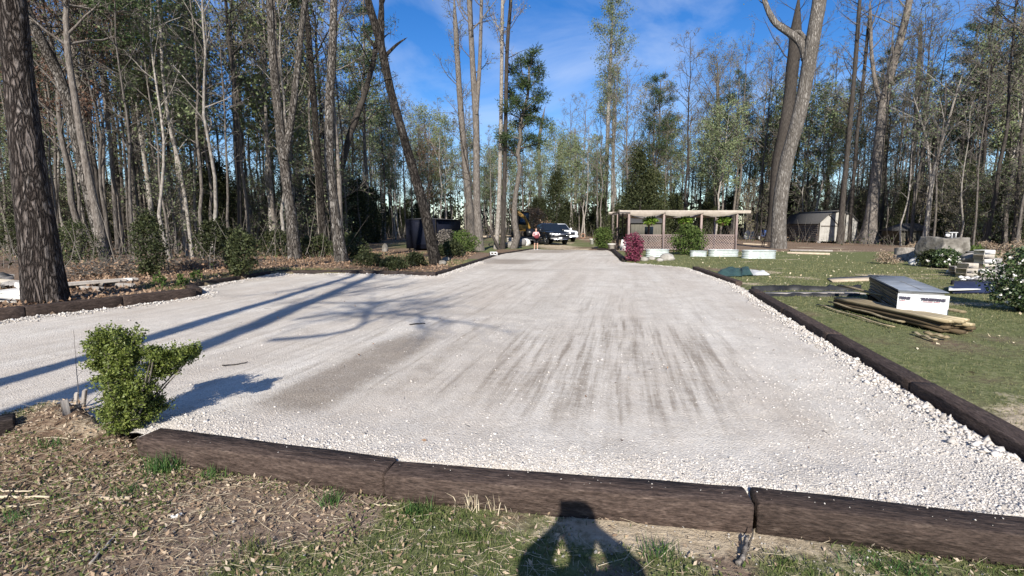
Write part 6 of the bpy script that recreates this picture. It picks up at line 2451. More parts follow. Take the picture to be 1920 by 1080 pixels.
tag(m.build('feed_crate', 'block_tan', loc=(px_at(959, ty - 2.4, 1.0), ty - 2.4, gz - .02), rz=R(10)), 'tan slatted crate beside the tall trunk clump', 'crate')
o = bpy.data.objects['feed_crate']
o.data.transform(Matrix.Translation((1.08, -1.9, -.7)))
for z_ in (0,):
    m = MB()
    for x_ in (-.35, .35): chamfer(m, (x_, 0, .02), (.08, .5, .05), .005)
    m.build('skid', 'lumber_dark', o)
E_ = thing('mini_excavator', 'ochre mini excavator with dark cab on the flatbed trailer', 'excavator', (tx, ty, gz + .69), R(14))
for sx in (-.62, .62):
    m = MB()
    prof = [(-.95, .18), (-.85, .04), (.85, .04), (.95, .18), (.95, .36), (.82, .48), (-.82, .48), (-.95, .36)]
    V = [(sx - .17, y, z) for y, z in prof] + [(sx + .17, y, z) for y, z in prof]
    m.add(V, [(i, (i + 1) % 8, 8 + (i + 1) % 8, 8 + i) for i in range(8)])
    m.F.append((np.array([list(range(8))[::-1], list(range(8, 16))]), 0))
    m.build('track', 'rubber', E_)
m = MB()
chamfer(m, (0, .25, .82), (1.35, 1.5, .55), .08)
m.build('body', 'yellow', E_)
m = MB()
chamfer(m, (.1, .1, 1.65), (1.0, 1.1, 1.2), .08)
cabm = m.build('cab', 'black_metal', E_)
m = MB()
chamfer(m, (.1, -.46, 1.72), (.8, .02, .8), .01)
m.build('glass_pane', 'glass', cabm)
m = MB()
chamfer(m, (.1, .1, 2.28), (1.06, 1.16, .07), .02)
m.build('cab_roof', 'yellow', cabm)
m = MB()
for p, q, w_ in (((-.55, -.5, .8), (-1.2, -1.0, 2.55), .24), ((-1.2, -1.0, 2.55), (-.3, -2.0, 1.75), .22)):
    beam(m, p, q, w_, .28, .03)
m.build('boom', 'yellow', E_)
m = MB()
beam(m, (-.3, -2.0, 1.85), (.15, -2.2, .75), .18, .20, .03)
m.build('stick', 'yellow', E_)
m = MB()
loft(m, [[(-.2, -2.3, .75), (-.25, -2.6, .45), (-.2, -2.5, .12), (-.1, -2.1, .05), (-.15, -2.0, .5)], [(.5, -2.3, .75), (.55, -2.6, .45), (.5, -2.5, .12), (.4, -2.1, .05), (.45, -2.0, .5)]])
m.build('bucket', 'black_metal', E_)
m = MB()
beam(m, (-.75, -.75, 1.3), (-1.0, -1.25, 2.2), .08, .08)
m.build('ram', 'chrome', E_)
b0 = Vector((px_at(1001, ty + 5, 1.5), ty + 5, 0))
leafy('brush_pile', 'dark rounded brush pile behind the excavator', 'brush pile', (b0.x, b0.y, ground_z(b0.x, b0.y)), 2.0, 3.3, DOME, 4200, .22, 'litter', lumps=40, stems=16, asp=.3)
for i, (px_, d_, lab) in enumerate(((985, -1.2, 'pale loaded sack on the ground by the excavator'), (979, -1.4, 'grey sack beside the pale sack'))):
    m = MB()
    rock_mesh(m, (0, 0, .28), (.42, .3, .34), 200 + i)
    y_ = ty - 2.8 + d_
    x_ = px_at(px_, y_, .4)
    tag(m.build('feed_sack', 'offwhite' if i == 0 else 'block_grey', loc=(x_, y_, ground_z(x_, y_) - .02), smooth=True), lab, 'sack')
# pale timber stack far behind the tree pair
for i, (px_, py_) in enumerate(((838, 432), (915, 428), (945, 427))):
    p_ = place(px_, py_ + 12)
    p_.y = min(p_.y, 72)
    x_ = px_at(px_, p_.y, .3)
    m = MB()
    for k in range(5): beam(m, (-2.2 + rng.normal(0, .2), k * .3, .12), (2.2 + rng.normal(0, .3), k * .3 + rng.normal(0, .1), .12 + .16 * (k % 2)), .2, .2, .03)
    tag(m.build('log_heap', 'sawn' if i else 'offwhite', loc=(x_, p_.y, ground_z(x_, p_.y) - .04)), ['pale heap of poles seen between trailer and tree pair', 'pale heap of poles between the tree pair and the clump', 'pale heap of poles behind the tall trunk clump'][i], 'log heap')


# ------------------------------------------------------------------ people
def skin_body(joints, edges, root, zones, mats, name, parent, sub=2):
    keys = list(joints)
    me = bpy.data.meshes.new(name)
    me.from_pydata([joints[k][0] for k in keys], [(keys.index(a), keys.index(b_)) for a, b_ in edges], [])
    ob = bpy.data.objects.new(name, me)
    COL.objects.link(ob)
    md = ob.modifiers.new('skin', 'SKIN')
    md.use_smooth_shade = True
    sv = me.skin_vertices[0].data
    for i, k in enumerate(keys):
        r_ = joints[k][1]
        sv[i].radius = r_ if isinstance(r_, tuple) else (r_, r_)
        sv[i].use_root = (k == root)
    ss = ob.modifiers.new('sub', 'SUBSURF')
    ss.levels = ss.render_levels = sub
    dg = bpy.context.evaluated_depsgraph_get()
    new = bpy.data.meshes.new_from_object(ob.evaluated_get(dg))
    new.name = name
    bpy.data.objects.remove(ob)
    new.materials.clear()
    for m_ in mats: new.materials.append(MT[m_])
    for p in new.polygons: p.material_index = zones(p.center)
    o = bpy.data.objects.new(name, new)
    COL.objects.link(o)
    o.parent = parent
    return o


def human(label, loc, rz, arms, mats, zones, s=1.0, legs=None, wide=1.0, hair_long=.1):
    """standing figure 1.72 m tall facing local -Y; ARMS: side -> (elbow, wrist, finger direction)."""
    O = thing('person', label, 'person', loc, rz)
    O.scale = (s, s, s)
    J = {'pelvis': ((0, 0, .93), (.155, .11)), 'belly': ((0, .0, 1.08), (.135 * wide ** .4, .10 * wide ** .3)), 'chest': ((0, .01, 1.27), (.16 * wide ** .3, .11)), 'neckb': ((0, .015, 1.43), (.07, .065)), 'neck': ((0, 0, 1.50), (.055, .055)),
         'jaw': ((0, -.02, 1.565), (.07, .085)), 'skull': ((0, .0, 1.64), (.082, .098)), 'top': ((0, .005, 1.70), (.055, .065))}
    Ed = [('pelvis', 'belly'), ('belly', 'chest'), ('chest', 'neckb'), ('neckb', 'neck'), ('neck', 'jaw'), ('jaw', 'skull'), ('skull', 'top')]
    L_ = legs or {-1: ((-.11, -.02, .50), (-.12, .02, .09)), 1: ((.11, -.02, .50), (.12, .02, .09))}
    for sd, nm in ((-1, 'r'), (1, 'l')):
        kn, an = L_[sd]
        J['hip' + nm] = ((sd * .095, 0, .87), (.095, .10))
        J['th' + nm] = ((sd * .10 * .5 + kn[0] * .5, kn[1] * .5, .70), (.082, .085))
        J['kn' + nm] = (kn, (.056, .06))
        J['ca' + nm] = (((kn[0] + an[0]) / 2, (kn[1] + an[1]) / 2 + .015, (kn[2] + an[2]) / 2 + .05), (.052, .055))
        J['an' + nm] = (an, (.036, .04))
        J['he' + nm] = ((an[0], an[1] + .02, .035), (.036, .034))
        J['to' + nm] = ((an[0] + sd * .02, an[1] - .17, .025), (.042, .024))
        Ed += [('pelvis', 'hip' + nm), ('hip' + nm, 'th' + nm), ('th' + nm, 'kn' + nm), ('kn' + nm, 'ca' + nm), ('ca' + nm, 'an' + nm), ('an' + nm, 'he' + nm), ('he' + nm, 'to' + nm)]
        el, wr, fd = arms[sd]
        sh = Vector((sd * .175, .01, 1.40))
        el, wr, fd = Vector(el), Vector(wr), Vector(fd).normalized()
        J['sh' + nm] = (tuple(sh), (.062, .06))
        J['ua' + nm] = (tuple(sh.lerp(el, .5)), (.05 * wide, .05 * wide))
        J['el' + nm] = (tuple(el), (.042 * wide, .042 * wide))
        J['fa' + nm] = (tuple(el.lerp(wr, .4)), (.042 * wide ** .75, .042 * wide ** .75))
        J['wr' + nm] = (tuple(wr), (.027, .03))
        palm = wr + fd * .085
        J['pa' + nm] = (tuple(palm), (.038, .022))
        Ed += [('chest', 'sh' + nm), ('sh' + nm, 'ua' + nm), ('ua' + nm, 'el' + nm), ('el' + nm, 'fa' + nm), ('fa' + nm, 'wr' + nm), ('wr' + nm, 'pa' + nm)]
        ac = fd.cross(Vector((0, 1, 0)))
        if ac.length < .2: ac = fd.cross(Vector((0, 0, 1)))
        ac.normalize()
        cu_ = Vector((0, -1, 0)) * .25
        for q, (o_, ln_) in enumerate(((-.03, .070), (-.010, .080), (.011, .075), (.031, .058))):
            b_ = palm + ac * o_
            J['f%d%s' % (q, nm)] = (tuple(b_ + fd * ln_ * .5 + cu_ * .02), (.0095, .0095))
            J['g%d%s' % (q, nm)] = (tuple(b_ + fd * ln_ + cu_ * .06), (.0075, .0075))
            Ed += [('pa' + nm, 'f%d%s' % (q, nm)), ('f%d%s' % (q, nm), 'g%d%s' % (q, nm))]
        th = wr + fd * .03 - ac * .042
        J['t0' + nm] = (tuple(th), (.012, .012))
        J['t1' + nm] = (tuple(th + fd * .045 - ac * .02), (.009, .009))
        Ed += [('wr' + nm, 't0' + nm), ('t0' + nm, 't1' + nm)]
    body = skin_body(J, Ed, 'pelvis', zones, mats, 'body', O)
    m = MB()
    v, f = ico(3)
    V = v * [.088, .105, .10] + [0, .012, 1.652]
    keep = [(k) for k in f if all((V[i][1] > -.055 or V[i][2] > 1.70) for i in k)]
    V[:, 2] = np.where((V[:, 1] > .03) & (V[:, 2] < 1.62), V[:, 2] - hair_long * (1.62 - V[:, 2]) / .1, V[:, 2])
    m.add(V * 1.0, keep)
    m.xform(Matrix.Translation((0, .012, 1.652)) @ Matrix.Scale(wide ** .22, 4) @ Matrix.Translation((0, -.012, -1.652)))
    m.build('hair', 'hair', O, smooth=True)
    m = MB()
    lathe(m, [(.004, 0), (.012, -.02), (.016, -.038), (.004, -.045)], 8, (0, -.105, 1.635))
    for x in (-.034, .034): m.add(v * [.012, .008, .008] + [x, -.094, 1.645], f)
    m.build('face_features', 'skin', O, smooth=True)
    return O


def z_far(c):
    if c.z > 1.44: return 0
    if c.z < .08: return 3
    if c.z < .55: return 0
    if c.z < .98: return 2
    if abs(c.x) > .27 or c.y < -.22: return 0
    return 1


pp = place(1005, 468.5)
hm_ = zat(1005, 428, pp) - pp.z
human('person in pink top and dark shorts at the gravel end holding a maroon bundle', pp, R(8), {-1: ((-.28, -.02, 1.14), (-.10, -.24, 1.10), (.8, -.3, .1)), 1: ((.29, -.03, 1.14), (.12, -.26, 1.06), (-.8, -.3, 0))},
      ['skin', 'pink', 'cloth_dark', 'white'], z_far, s=max(.85, min(1.05, hm_ / 1.72)))
m = MB()
rock_mesh(m, (0, 0, 0), (.19, .12, .13), 77, 2)
sN = max(.85, min(1.05, hm_ / 1.72))
tag(m.build('cloth_bundle', 'maroon', loc=pp + Vector((.02, -.33, 1.05)) * sN, smooth=True), 'maroon bundle held by the person in the pink top', 'bundle')


def z_ph(c):
    if c.z > 1.50 or (abs(c.x) > .2 and c.z > 1.5): return 0
    if c.z < .09: return 3
    if c.z < .97: return 2
    return 1


ps = 1.08
human('person behind the camera whose shadow falls below the middle timber', (.085, -.30, ground_z(.1, -.3) - .01), R(180) - R(5), {-1: ((-.24, -.13, 1.34), (-.105, -.20, 1.49), (.6, -.1, .5)), 1: ((.24, -.13, 1.34), (.105, -.20, 1.49), (-.6, -.1, .5))},
      ['skin', 'cloth_dark', 'cloth_dark', 'black_metal'], z_ph, s=ps, wide=2.05)
m = MB()
chamfer(m, (.066, -.064, 1.722), (.14, .009, .068), .003)
tag(m.build('phone', 'black_metal'), 'phone held up by the person behind the camera', 'phone')

# ------------------------------------------------------------------ crushed stone lying loose
def stones(n, xy, size, name, label, mat='stone', zf=pad_h, sub=0, lift=.25):
    V0 = np.array([(1, 0, 0), (-1, 0, 0), (0, 1, 0), (0, -1, 0), (0, 0, 1), (0, 0, -1)], float)
    F0 = np.array([(0, 2, 4), (2, 1, 4), (1, 3, 4), (3, 0, 4), (2, 0, 5), (1, 2, 5), (3, 1, 5), (0, 3, 5)])
    x, y = xy[:, 0], xy[:, 1]
    z = zf(x, y)
    sc3 = size[:, None] * rng.uniform(.55, 1.15, (n, 3)) * [1, 1, .75]
    V = V0[None] * sc3[:, None, :] * rng.uniform(.65, 1.25, (n, 6, 1)) + rng.normal(0, .15, (n, 6, 3)) * size[:, None, None]
    a = rng.uniform(0, 2 * PI, n)
    b_ = rng.normal(0, .5, n)
    ca, sa = np.cos(a)[:, None], np.sin(a)[:, None]
    cb, sb = np.cos(b_)[:, None], np.sin(b_)[:, None]
    X, Y, Z = V[..., 0], V[..., 1], V[..., 2]
    X, Z = X * cb - Z * sb, X * sb + Z * cb
    X, Y = X * ca - Y * sa, X * sa + Y * ca
    V = np.stack([X + x[:, None], Y + y[:, None], Z + z[:, None] + size[:, None] * lift], -1)
    F = F0[None] + (np.arange(n) * 6)[:, None, None]
    m = MB().add(V.reshape(-1, 3), F.reshape(-1, 3))
    return tag(m.build(name, mat), label, kind='stuff')


def sample(n, x0, x1, y0, y1, dens, ypow=1.0):
    out_ = []
    got = 0
    while got < n:
        x = rng.uniform(x0, x1, 60000)
        y = y0 + (y1 - y0) * rng.random(60000) ** ypow
        k = rng.random(60000) < dens(x, y)
        p = np.stack([x[k], y[k]], 1)
        out_.append(p)
        got += len(p)
        if len(out_) > 60: break
    p = np.concatenate(out_)
    return p[:n]


def g_dens(x, y):
    ins = pip(x, y, PAD)
    df = edge_dist(x, y, PAD, FRONT_SEGS)
    dr = edge_dist(x, y, PAD, RIGHT_SEGS)
    d = .015 + .8 * np.exp(-(np.maximum(0, df - .1) / .30) ** 1.5) + .9 * np.exp(-(np.maximum(0, dr - .1) / .35) ** 1.5)
    d = d + .35 * sstep(1.4, 3.4, x - .25 * (y - 3)) * (1 - sstep(4.4, 6, y))
    d = d * (.35 + 1.1 * fbm(x * 2.2, y * 2.2, 141, 3))
    d = d * np.clip(1 - .8 * dirt(x, y), .1, 1)
    return np.clip(d, 0, 1) * ins * (df > .075) * (dr > .03)


def main_stones():
    p = sample(40000, -4.2, 5.4, 2.5, 8.5, g_dens, 1.5)
    s_ = np.exp(rng.normal(math.log(.0068), .45, len(p)))
    stones(len(p), p, np.clip(s_, .004, .024), 'loose_gravel', 'loose crushed white stone over the near gravel', lift=-.05)


main_stones()


tz = []                                     # grit that has spilled onto the front timbers
for i in range(80):
    k_ = rng.random() * 3
    A_, B_ = [(a0, a1), (a1, a2), (a2, a3)][int(k_)]
    c_ = A_.lerp(B_, k_ % 1) + inw * rng.uniform(.25, 1.6)
    tz.append((c_.x, c_.y))
tz = np.array(tz)
stones(len(tz), tz, np.clip(np.exp(rng.normal(math.log(.004), .5, len(tz))), .0015, .010), 'spilled_grit', 'white grit spilled along the tops of the front timbers', zf=lambda x, y: np.full(len(x), .176))


def e_dens(x, y):
    ins = pip(x, y, PAD)
    dr = edge_dist(x, y, PAD, [5, 6, 7, 8])
    dl = edge_dist(x, y, PAD, LEFT_SEGS)
    db = np.minimum(dr, dl)
    return ins * np.clip(np.exp(-((db - .24) / .13) ** 2), 0, 1) * (db > .09)


p = sample(9000, -12, 7.4, 3.2, 22, e_dens, 1.2)
s_ = np.clip(np.exp(rng.normal(math.log(.016), .4, len(p))), .008, .04)
stones(len(p), p, s_, 'gravel_windrow', 'coarser white stones heaped along the timber edges', lift=.4)
p = sample(350, -9, 7, 5, 18, lambda x, y: pip(x, y, PAD) * .6 * fbm(x * 1.3, y * 1.3, 150, 3), 1.3)
stones(len(p), p, np.clip(np.exp(rng.normal(math.log(.011), .35, len(p))), .006, .022), 'scattered_gravel', 'scattered white stones across the wider gravel')
p = sample(700, -2.6, 3.2, 1.5, 2.9, lambda x, y: (~pip(x, y, PAD)) * .5 * (.3 + blob(x, y, 1.6, 2.3, 1.0, .5)))
stones(len(p), p, np.clip(np.exp(rng.normal(math.log(.007), .4, len(p))), .003, .016), 'soil_pebbles', 'small pebbles in the bare soil before the timbers', 'rock_pale', zf=ground_out)


# ------------------------------------------------------------------ grass, litter
p = sample(110, -6, 6, 3.2, 14, lambda x, y: pip(x, y, PAD) * .5, 1.2)
m = MB()
cards(m, np.column_stack([p, pad_h(p[:, 0], p[:, 1]) + .012]), rng.uniform(.015, .05, len(p)), 0, .45, (0, 0, .2), .1)
P = grow(np.column_stack([p[:40] + .3, pad_h(p[:40, 0] + .3, p[:40, 1] + .3) + .01]), rand_dirs(40) * [1, 1, .02], rng.uniform(.03, .14, 40), 4, 0, .2)
tubes(m, P, taper(40, 4, np.full(40, .0025), .001), 4, 1)
tag(m.build('gravel_debris', ['litter', 'bark_dark']), 'few blown leaves and bits of twig on the gravel', kind='stuff')
def blades(n, xy, h, wd2, mat, name, label, zf=ground_out, lean=.5, seg5=True):
    x, y = xy[:, 0], xy[:, 1]
    z = zf(x, y) - .004
    a = rng.uniform(0, 2 * PI, n)
    le = np.abs(rng.normal(0, lean, n))
    la_ = rng.uniform(0, 2 * PI, n)
    dx, dy = np.cos(la_) * le * h, np.sin(la_) * le * h
    wx, wy = np.cos(a) * wd2, np.sin(a) * wd2
    B = np.stack([x, y, z], 1)
    side = np.stack([wx, wy, 0 * wx], 1)
    mid = B + np.stack([dx * .35, dy * .35, h * .55], 1)
    tip = B + np.stack([dx, dy, h * np.sqrt(np.clip(1 - np.minimum(le, .9) ** 2 * .6, .2, 1))], 1)
    if seg5:
        V = np.stack([B - side, B + side, mid + side * .7, mid - side * .7, tip], 1).reshape(-1, 3)
        i = np.arange(n)[:, None] * 5
        m = MB().add(V, np.concatenate([i + [0, 1, 2, 3]]))
        m.F.append((np.concatenate([i + [3, 2, 4]]), 0))
    else:
        V = np.stack([B - side, B + side, tip], 1).reshape(-1, 3)
        m = MB().add(V, np.arange(n * 3).reshape(-1, 3))
    return tag(m.build(name, mat), label, kind='stuff')


def not_pad(x, y, d=.02):
    return (~pip(x, y, PAD)) & (edge_dist(x, y, PAD, FRONT_SEGS) > d)


p = sample(27000, -4.6, 3.4, 1.1, 4.2, lambda x, y: not_pad(x, y) * np.clip(f_green(x, y) * 1.5 - .35 + .6 * (fbm(x * 4, y * 4, 161, 3) - .5), 0, 1) * (1 - np.clip(f_sand(x, y) * 1.6, 0, .97)) * (y < 3.9 - .1 * x), 1.0)
blades(len(p), p, rng.uniform(.012, .05, len(p)), rng.uniform(.0012, .0032, len(p)), 'blade', 'grass', 'patchy short grass and weeds before the timbers', lean=.8)
# broad little weed leaves
p = sample(9000, -4.2, 3.2, 1.2, 3.6, lambda x, y: not_pad(x, y) * np.clip(fbm(x * 2.2, y * 2.2, 171, 3) * 2.4 - 1.05, 0, 1) * (1 - np.clip(f_sand(x, y) * 1.5, 0, .95)))
m = MB()
cards(m, np.column_stack([p, ground_out(p[:, 0], p[:, 1]) + rng.uniform(.004, .03, len(p))]), rng.uniform(.012, .03, len(p)), 0, .55, (0, 0, 1), .5)
tag(m.build('weeds', 'blade'), 'small broad-leaved weeds in the patchy grass', kind='stuff')
# dead leaves and thatch
p = sample(17000, -5, 3.4, 1.1, 4.5, lambda x, y: not_pad(x, y) * np.clip(.30 + .6 * sstep(-.2, -2.6, x) + .5 * (fbm(x * 1.7, y * 1.7, 181, 3) - .45), .03, 1) * (1 - np.clip(f_sand(x, y), 0, .8)) * (y < 4.6))
m = MB()
cards(m, np.column_stack([p, ground_out(p[:, 0], p[:, 1]) + rng.uniform(.002, .014, len(p))]), rng.uniform(.012, .045, len(p)), 0, .45, (0, 0, -.3), .2)
n_ = 7000
p = sample(n_, -5, 3.2, 1.1, 4.4, lambda x, y: not_pad(x, y) * np.clip(.45 + .5 * sstep(.5, -2.6, x), 0, 1) * (y < 4.5) * (1 - np.clip(f_sand(x, y), 0, .8)))
n_ = len(p)
d = rand_dirs(n_)
d[:, 2] *= .12
P = grow(np.column_stack([p, ground_out(p[:, 0], p[:, 1]) + rng.uniform(.004, .016, n_)]), d, rng.uniform(.03, .17, n_), 3, 0, .1)
tubes(m, P, taper(n_, 3, rng.uniform(.0008, .0024, n_), .0007), 3, 1)
tag(m.build('leaf_litter', ['dry', 'dry_straw']), 'dead leaves and straw strewn over the near soil', kind='stuff')
# lush tufts
tf = [(305, 885, .16, 150, .17, 'blade_lush', 'largest lush grass tuft, against the free timber end'), (395, 895, .10, 60, .10, 'blade_lush', 'bluish small tuft right of the largest tuft'), (620, 945, .08, 60, .12, 'blade_lush', 'green tuft below the first timber joint'),
      (785, 965, .09, 75, .12, 'blade_lush', 'spiky dark tuft between joint and photographer shadow'), (240, 925, .10, 50, .09, 'blade_lush', 'low dark tuft by the broken white stick'), (480, 1030, .13, 90, .08, 'blade', 'yellow-green tuft at the bottom of the grass'),
      (95, 835, .11, 60, .08, 'blade_lush', 'dark low tuft on the mound'), (885, 1010, .12, 90, .09, 'blade', 'mixed green tuft beside the dry seed heads'), (890, 950, .10, 70, .15, 'dry_straw', 'tan dry seed-head tuft against the middle timber'), (935, 955, .07, 36, .13, 'dry_straw', 'thin tan tuft beside the dry seed heads'),
      (1240, 1040, .12, 90, .10, 'blade_lush', 'green tuft beside the photographer shadow arm'), (1470, 1060, .14, 90, .07, 'blade', 'low grass patch under the last front timber'), (1640, 1062, .16, 110, .06, 'blade_lush', 'dark green patch at the last front timber'),
      (1720, 1075, .14, 80, .06, 'blade_lush', 'dark green patch at the frame corner'), (690, 920, .08, 50, .09, 'blade', 'small bright tuft right under the timber joint'), (25, 975, .12, 60, .07, 'blade_lush', 'green tuft at the frame edge below the canes')]
for (x, y, r_, n_, h_, mt, lab) in tf:
    c = place(x, y)
    q = np.column_stack([c.x + rng.normal(0, r_ * .45, n_), c.y + rng.normal(0, r_ * .3, n_)])
    o = blades(n_, q, rng.uniform(.5, 1.1, n_) * h_, rng.uniform(.0018, .0036, n_), mt, 'grass_tuft', lab, lean=.7)
    del o['kind']
    o['category'] = 'grass tuft'
# lawn
def lawn_d(x, y):
    return (~pip(x, y, PAD)) * (edge_dist(x, y, PAD, RIGHT_SEGS) > .2) * np.clip(f_green(x, y) * 1.3 - .3, 0, 1) * np.clip((6 / np.maximum(y, 3)) ** 1.1, .05, 1)


p = sample(90000, 3.6, 16, 3.0, 24, lawn_d, 1.6)
hh_ = rng.uniform(.015, .045, len(p)) * np.clip(p[:, 1] / 8, .8, 1.6)
blades(len(p), p, hh_, rng.uniform(.003, .006, len(p)) * np.clip(p[:, 1] / 6, 1, 3), 'blade_lawn', 'lawn_grass', 'short olive lawn grass beside the gravel', lean=.9, seg5=False)
p = sample(14000, -9.5, -2, 11, 22, lambda x, y: (~pip(x, y, PAD)) * (edge_dist(x, y, PAD) > .15) * np.clip(f_green(x, y) - .3, 0, 1), 1.2)
blades(len(p), p, rng.uniform(.03, .10, len(p)), rng.uniform(.004, .009, len(p)), 'blade_lawn', 'bank_grass', 'thin grass on the bank along the back edge', lean=.8, seg5=False)
p = sample(16000, -13, -1, 8, 30, lambda x, y: (~pip(x, y, PAD)) * (edge_dist(x, y, PAD) > .1) * (.3 + .7 * fbm(x * .8, y * .8, 191, 3)) * (x < -2.2 - .0 * y), 1.4)
m = MB()
cards(m, np.column_stack([p, ground_out(p[:, 0], p[:, 1]) + rng.uniform(.005, .05, len(p))]), rng.uniform(.05, .12, len(p)), 0, .5, (0, 0, .2), .3)
tag(m.build('fallen_leaves', 'litter'), 'fallen brown leaves on the wooded bank', kind='stuff')
p = sample(1500, 3.8, 30, 4, 34, lambda x, y: (~pip(x, y, PAD)) * (edge_dist(x, y, PAD, RIGHT_SEGS) > .3) * .5)
m = MB()
cards(m, np.column_stack([p, ground_out(p[:, 0], p[:, 1]) + .02]), rng.uniform(.03, .09, len(p)), 0, .6, (0, 0, -.2), .2)
tag(m.build('lawn_debris', 'dry_straw'), 'pale chips and leaves scattered on the lawn', kind='stuff')
# woodland undergrowth between the trunks
p = sample(26000, -48, 62, 15, 92, lambda x, y: (~pip(x, y, PAD)) * (np.hypot(x, y) > np.interp(np.degrees(np.arctan2(x, y)), [-50, -44, -35, -20, -17, -6, 10, 15, 28, 40, 50], [14, 15, 17, 23, 48, 64, 66, 56, 54, 48, 46])) * (.25 + .75 * fbm(x * .3, y * .3, 201, 3)), 1.1)
m = MB()
zz_ = ground_out(p[:, 0], p[:, 1]) + np.abs(rng.normal(0, .38, len(p)))
h_ = len(p) // 2
cards(m, np.column_stack([p, zz_])[:h_], rng.uniform(.06, .15, h_), 0, .55)
cards(m, np.column_stack([p, zz_])[h_:], rng.uniform(.10, .24, len(p) - h_), 2, .55)
p2_ = p[::4]
P = grow(np.column_stack([p2_, ground_out(p2_[:, 0], p2_[:, 1])]), np.tile([[0, 0, 1.]], (len(p2_), 1)) + rng.normal(0, .3, (len(p2_), 3)), rng.uniform(.5, 2.6, len(p2_)), 4, .05, .15)
tubes(m, P, taper(len(p2_), 4, np.full(len(p2_), .014), .006), 3, 1)
tag(m.build('undergrowth', ['litter', 'twig', 'evergreen']), 'tangled low undergrowth between the woodland trunks', kind='stuff')

# ------------------------------------------------------------------ near shrub, sticks
SB = place(244, 804)
O = thing('holly_bush', 'bright green small-leaved holly bush at the timber end', 'bush', SB)
sm_ = MB()
cm = MB()
mpx = m_per_px(SB) * 1.12
lobes = [(-14, 52, 44), (-6, 118, 46), (20, 66, 42), (-4, 18, 38), (-46, 150, 34), (2, 186, 38), (-24, 192, 34), (58, 118, 32), (84, 140, 28), (106, 146, 24), (-40, 96, 32), (40, 84, 34), (-72, 158, 16), (-58, 170, 20), (30, 168, 28), (120, 158, 16), (98, 172, 16), (-10, 150, 26), (20, 30, 36), (-26, 24, 40), (6, 12, 36), (-32, 62, 36), (30, 40, 34)]
tips = []
for (lx, lz, lr) in lobes:
    c = np.array([lx * mpx, rng.normal(0, .10), lz * mpx])
    n_ = int(14 + lr * .9)
    d = rand_dirs(n_)
    S = np.tile(c, (n_, 1)) + rng.normal(0, lr * mpx * .25, (n_, 3))
    S[:, 2] = np.maximum(S[:, 2], .02)
    d[:, 2] = d[:, 2] * .6 + .35
    P = grow(S, d, rng.uniform(.5, 1.1, n_) * lr * mpx, 5, .05, .12)
    tubes(sm_, P, taper(n_, 5, np.full(n_, .0032), .0012), 4)
    stem = grow(np.array([[rng.normal(0, .03), rng.normal(0, .03), -.03]]), (c / np.linalg.norm(c))[None], np.array([np.linalg.norm(c) * 1.02]), 7, 0, .05)
    tubes(sm_, stem, taper(1, 7, np.array([.010]), .004), 6)
    tips.append(P.reshape(-1, 3))
T_ = np.concatenate(tips)
per = 12
q = np.repeat(T_, per, 0)
q = q + rng.normal(0, .014, q.shape)
q[:, 2] = np.maximum(q[:, 2], .01)
cards(cm, q, rng.uniform(.014, .031, len(q)), 0, .55, (0, -.2, .5), .7)
sm_.build('stems', 'bark_grey', O)
cm.build('foliage', 'holly', O)


def stick(pxs, r0, r1, mat, label, name='stick', z=.012, wob=.01, twig=0):
    P_ = []
    for (x, y, *dz) in pxs:
        p = place(x, y)
        P_.append((p.x, p.y, p.z + z + (dz[0] if dz else 0)))
    P, _ = smooth_path(P_, max(6, len(P_) * 3))
    P = P + rng.normal(0, wob * .3, P.shape)
    m = MB()
    k = len(P)
    tubes(m, P, np.linspace(r0, r1, k), 7, cap=True)
    if twig:
        S, D, rr, tt = spawn(P[None], np.linspace(r0, r1, k)[None], twig, .2, .95, R(25), R(60))
        tubes(m, grow(S, D, rng.uniform(.03, .12, twig), 3, 0, .1), taper(twig, 3, rr * .5, .001), 4)
    return tag(m.build(name, mat, smooth=True), label, 'stick')


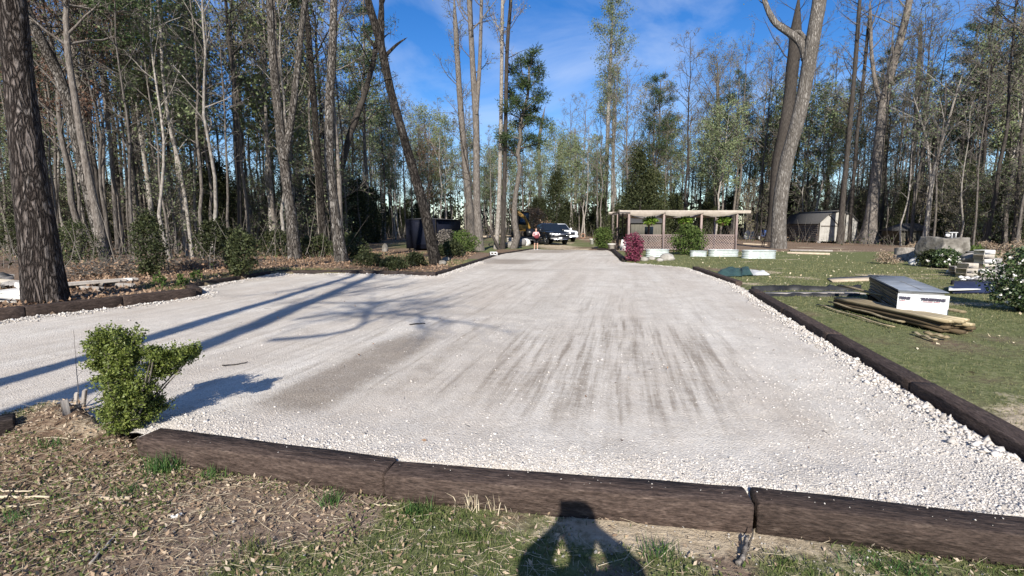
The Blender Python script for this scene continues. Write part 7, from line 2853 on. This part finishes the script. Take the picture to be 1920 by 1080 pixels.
stick([(416, 688), (440, 685), (465, 681)], .008, .006, 'bark_dark', 'dark stick lying alone on the gravel past the holly', z=.012)
stick([(188, 936), (214, 938), (243, 937)], .013, .012, 'sawn', 'short broken white stick lying in the litter', z=.012)
stick([(-6, 935), (40, 937), (92, 938)], .009, .006, 'dry_straw', 'thickest pale cane of the cane bundle', z=.02)
stick([(-6, 928), (30, 931), (62, 929)], .006, .004, 'dry_straw', 'upper thin pale cane of the bundle', z=.035)
stick([(-4, 955), (40, 952), (85, 947)], .005, .003, 'dry_straw', 'lower thin pale cane of the bundle', z=.012)
stick([(0, 958), (25, 932), (50, 910)], .006, .003, 'bark_dark', 'dark twig crossing the pale canes', z=.035, twig=4)
stick([(80, 823), (112, 824), (150, 829)], .004, .003, 'dry_straw', 'thin straw lying on the mound litter')
stick([(170, 1060), (205, 1020), (238, 985)], .008, .005, 'wood_grey', 'long grey stick pointing up toward the timber end', z=.012, twig=3)
stick([(85, 1000), (120, 999), (152, 996)], .003, .002, 'dry_straw', 'very thin pale straw below the cane bundle')
stick([(322, 973), (332, 970), (342, 967)], .012, .010, 'white', 'small white wood chip in the litter', name='wood_chip')
stick([(698, 948), (720, 950), (742, 951)], .004, .003, 'dry_straw', 'pale straw below the middle timber end')
stick([(1384, 1062), (1394, 1044, .02), (1404, 1022, .05)], .016, .007, 'bark_grey', 'grey root stub sticking up in the sand', z=.008, twig=3)
stick([(1396, 1046), (1404, 1030, .03), (1412, 1016, .07)], .010, .003, 'bark_dark', 'thin dark twig beside the grey root stub', z=.01)
stick([(768, 610), (776, 609), (797, 607)], .012, .008, 'bark_dark', 'small dark twig on the middle of the gravel', z=.01)
for i, (x, y) in enumerate(((137, 770), (150, 772), (126, 778))):
    p = place(x, y)
    m = MB()
    beam(m, (p.x, p.y, p.z - .1), (p.x + [.03, .05, -.03][i], p.y + .02, p.z + [.16, .20, .12][i]), .05, .025, .004)
    tag(m.build('wooden_stake', 'wood_grey'), ['middle grey stake standing beside the holly bush', 'tallest grey split stake beside the holly bush', 'shortest grey stake at the mound edge'][i], 'stake')
stick([(150, 772), (149, 735, .22), (146, 690, .46)], .004, .0015, 'twig', 'bare dead stem standing by the grey stakes', z=0, twig=6)
_t = sorted(((sum(1 for _ in ()) or int(np.sum(np.array([0])) + len(m_.loops) - 2 * len(m_.polygons)), m_.name) for m_ in bpy.data.meshes), reverse=True)
print('TRIS', sum(a_ for a_, _ in _t), _t[:25])
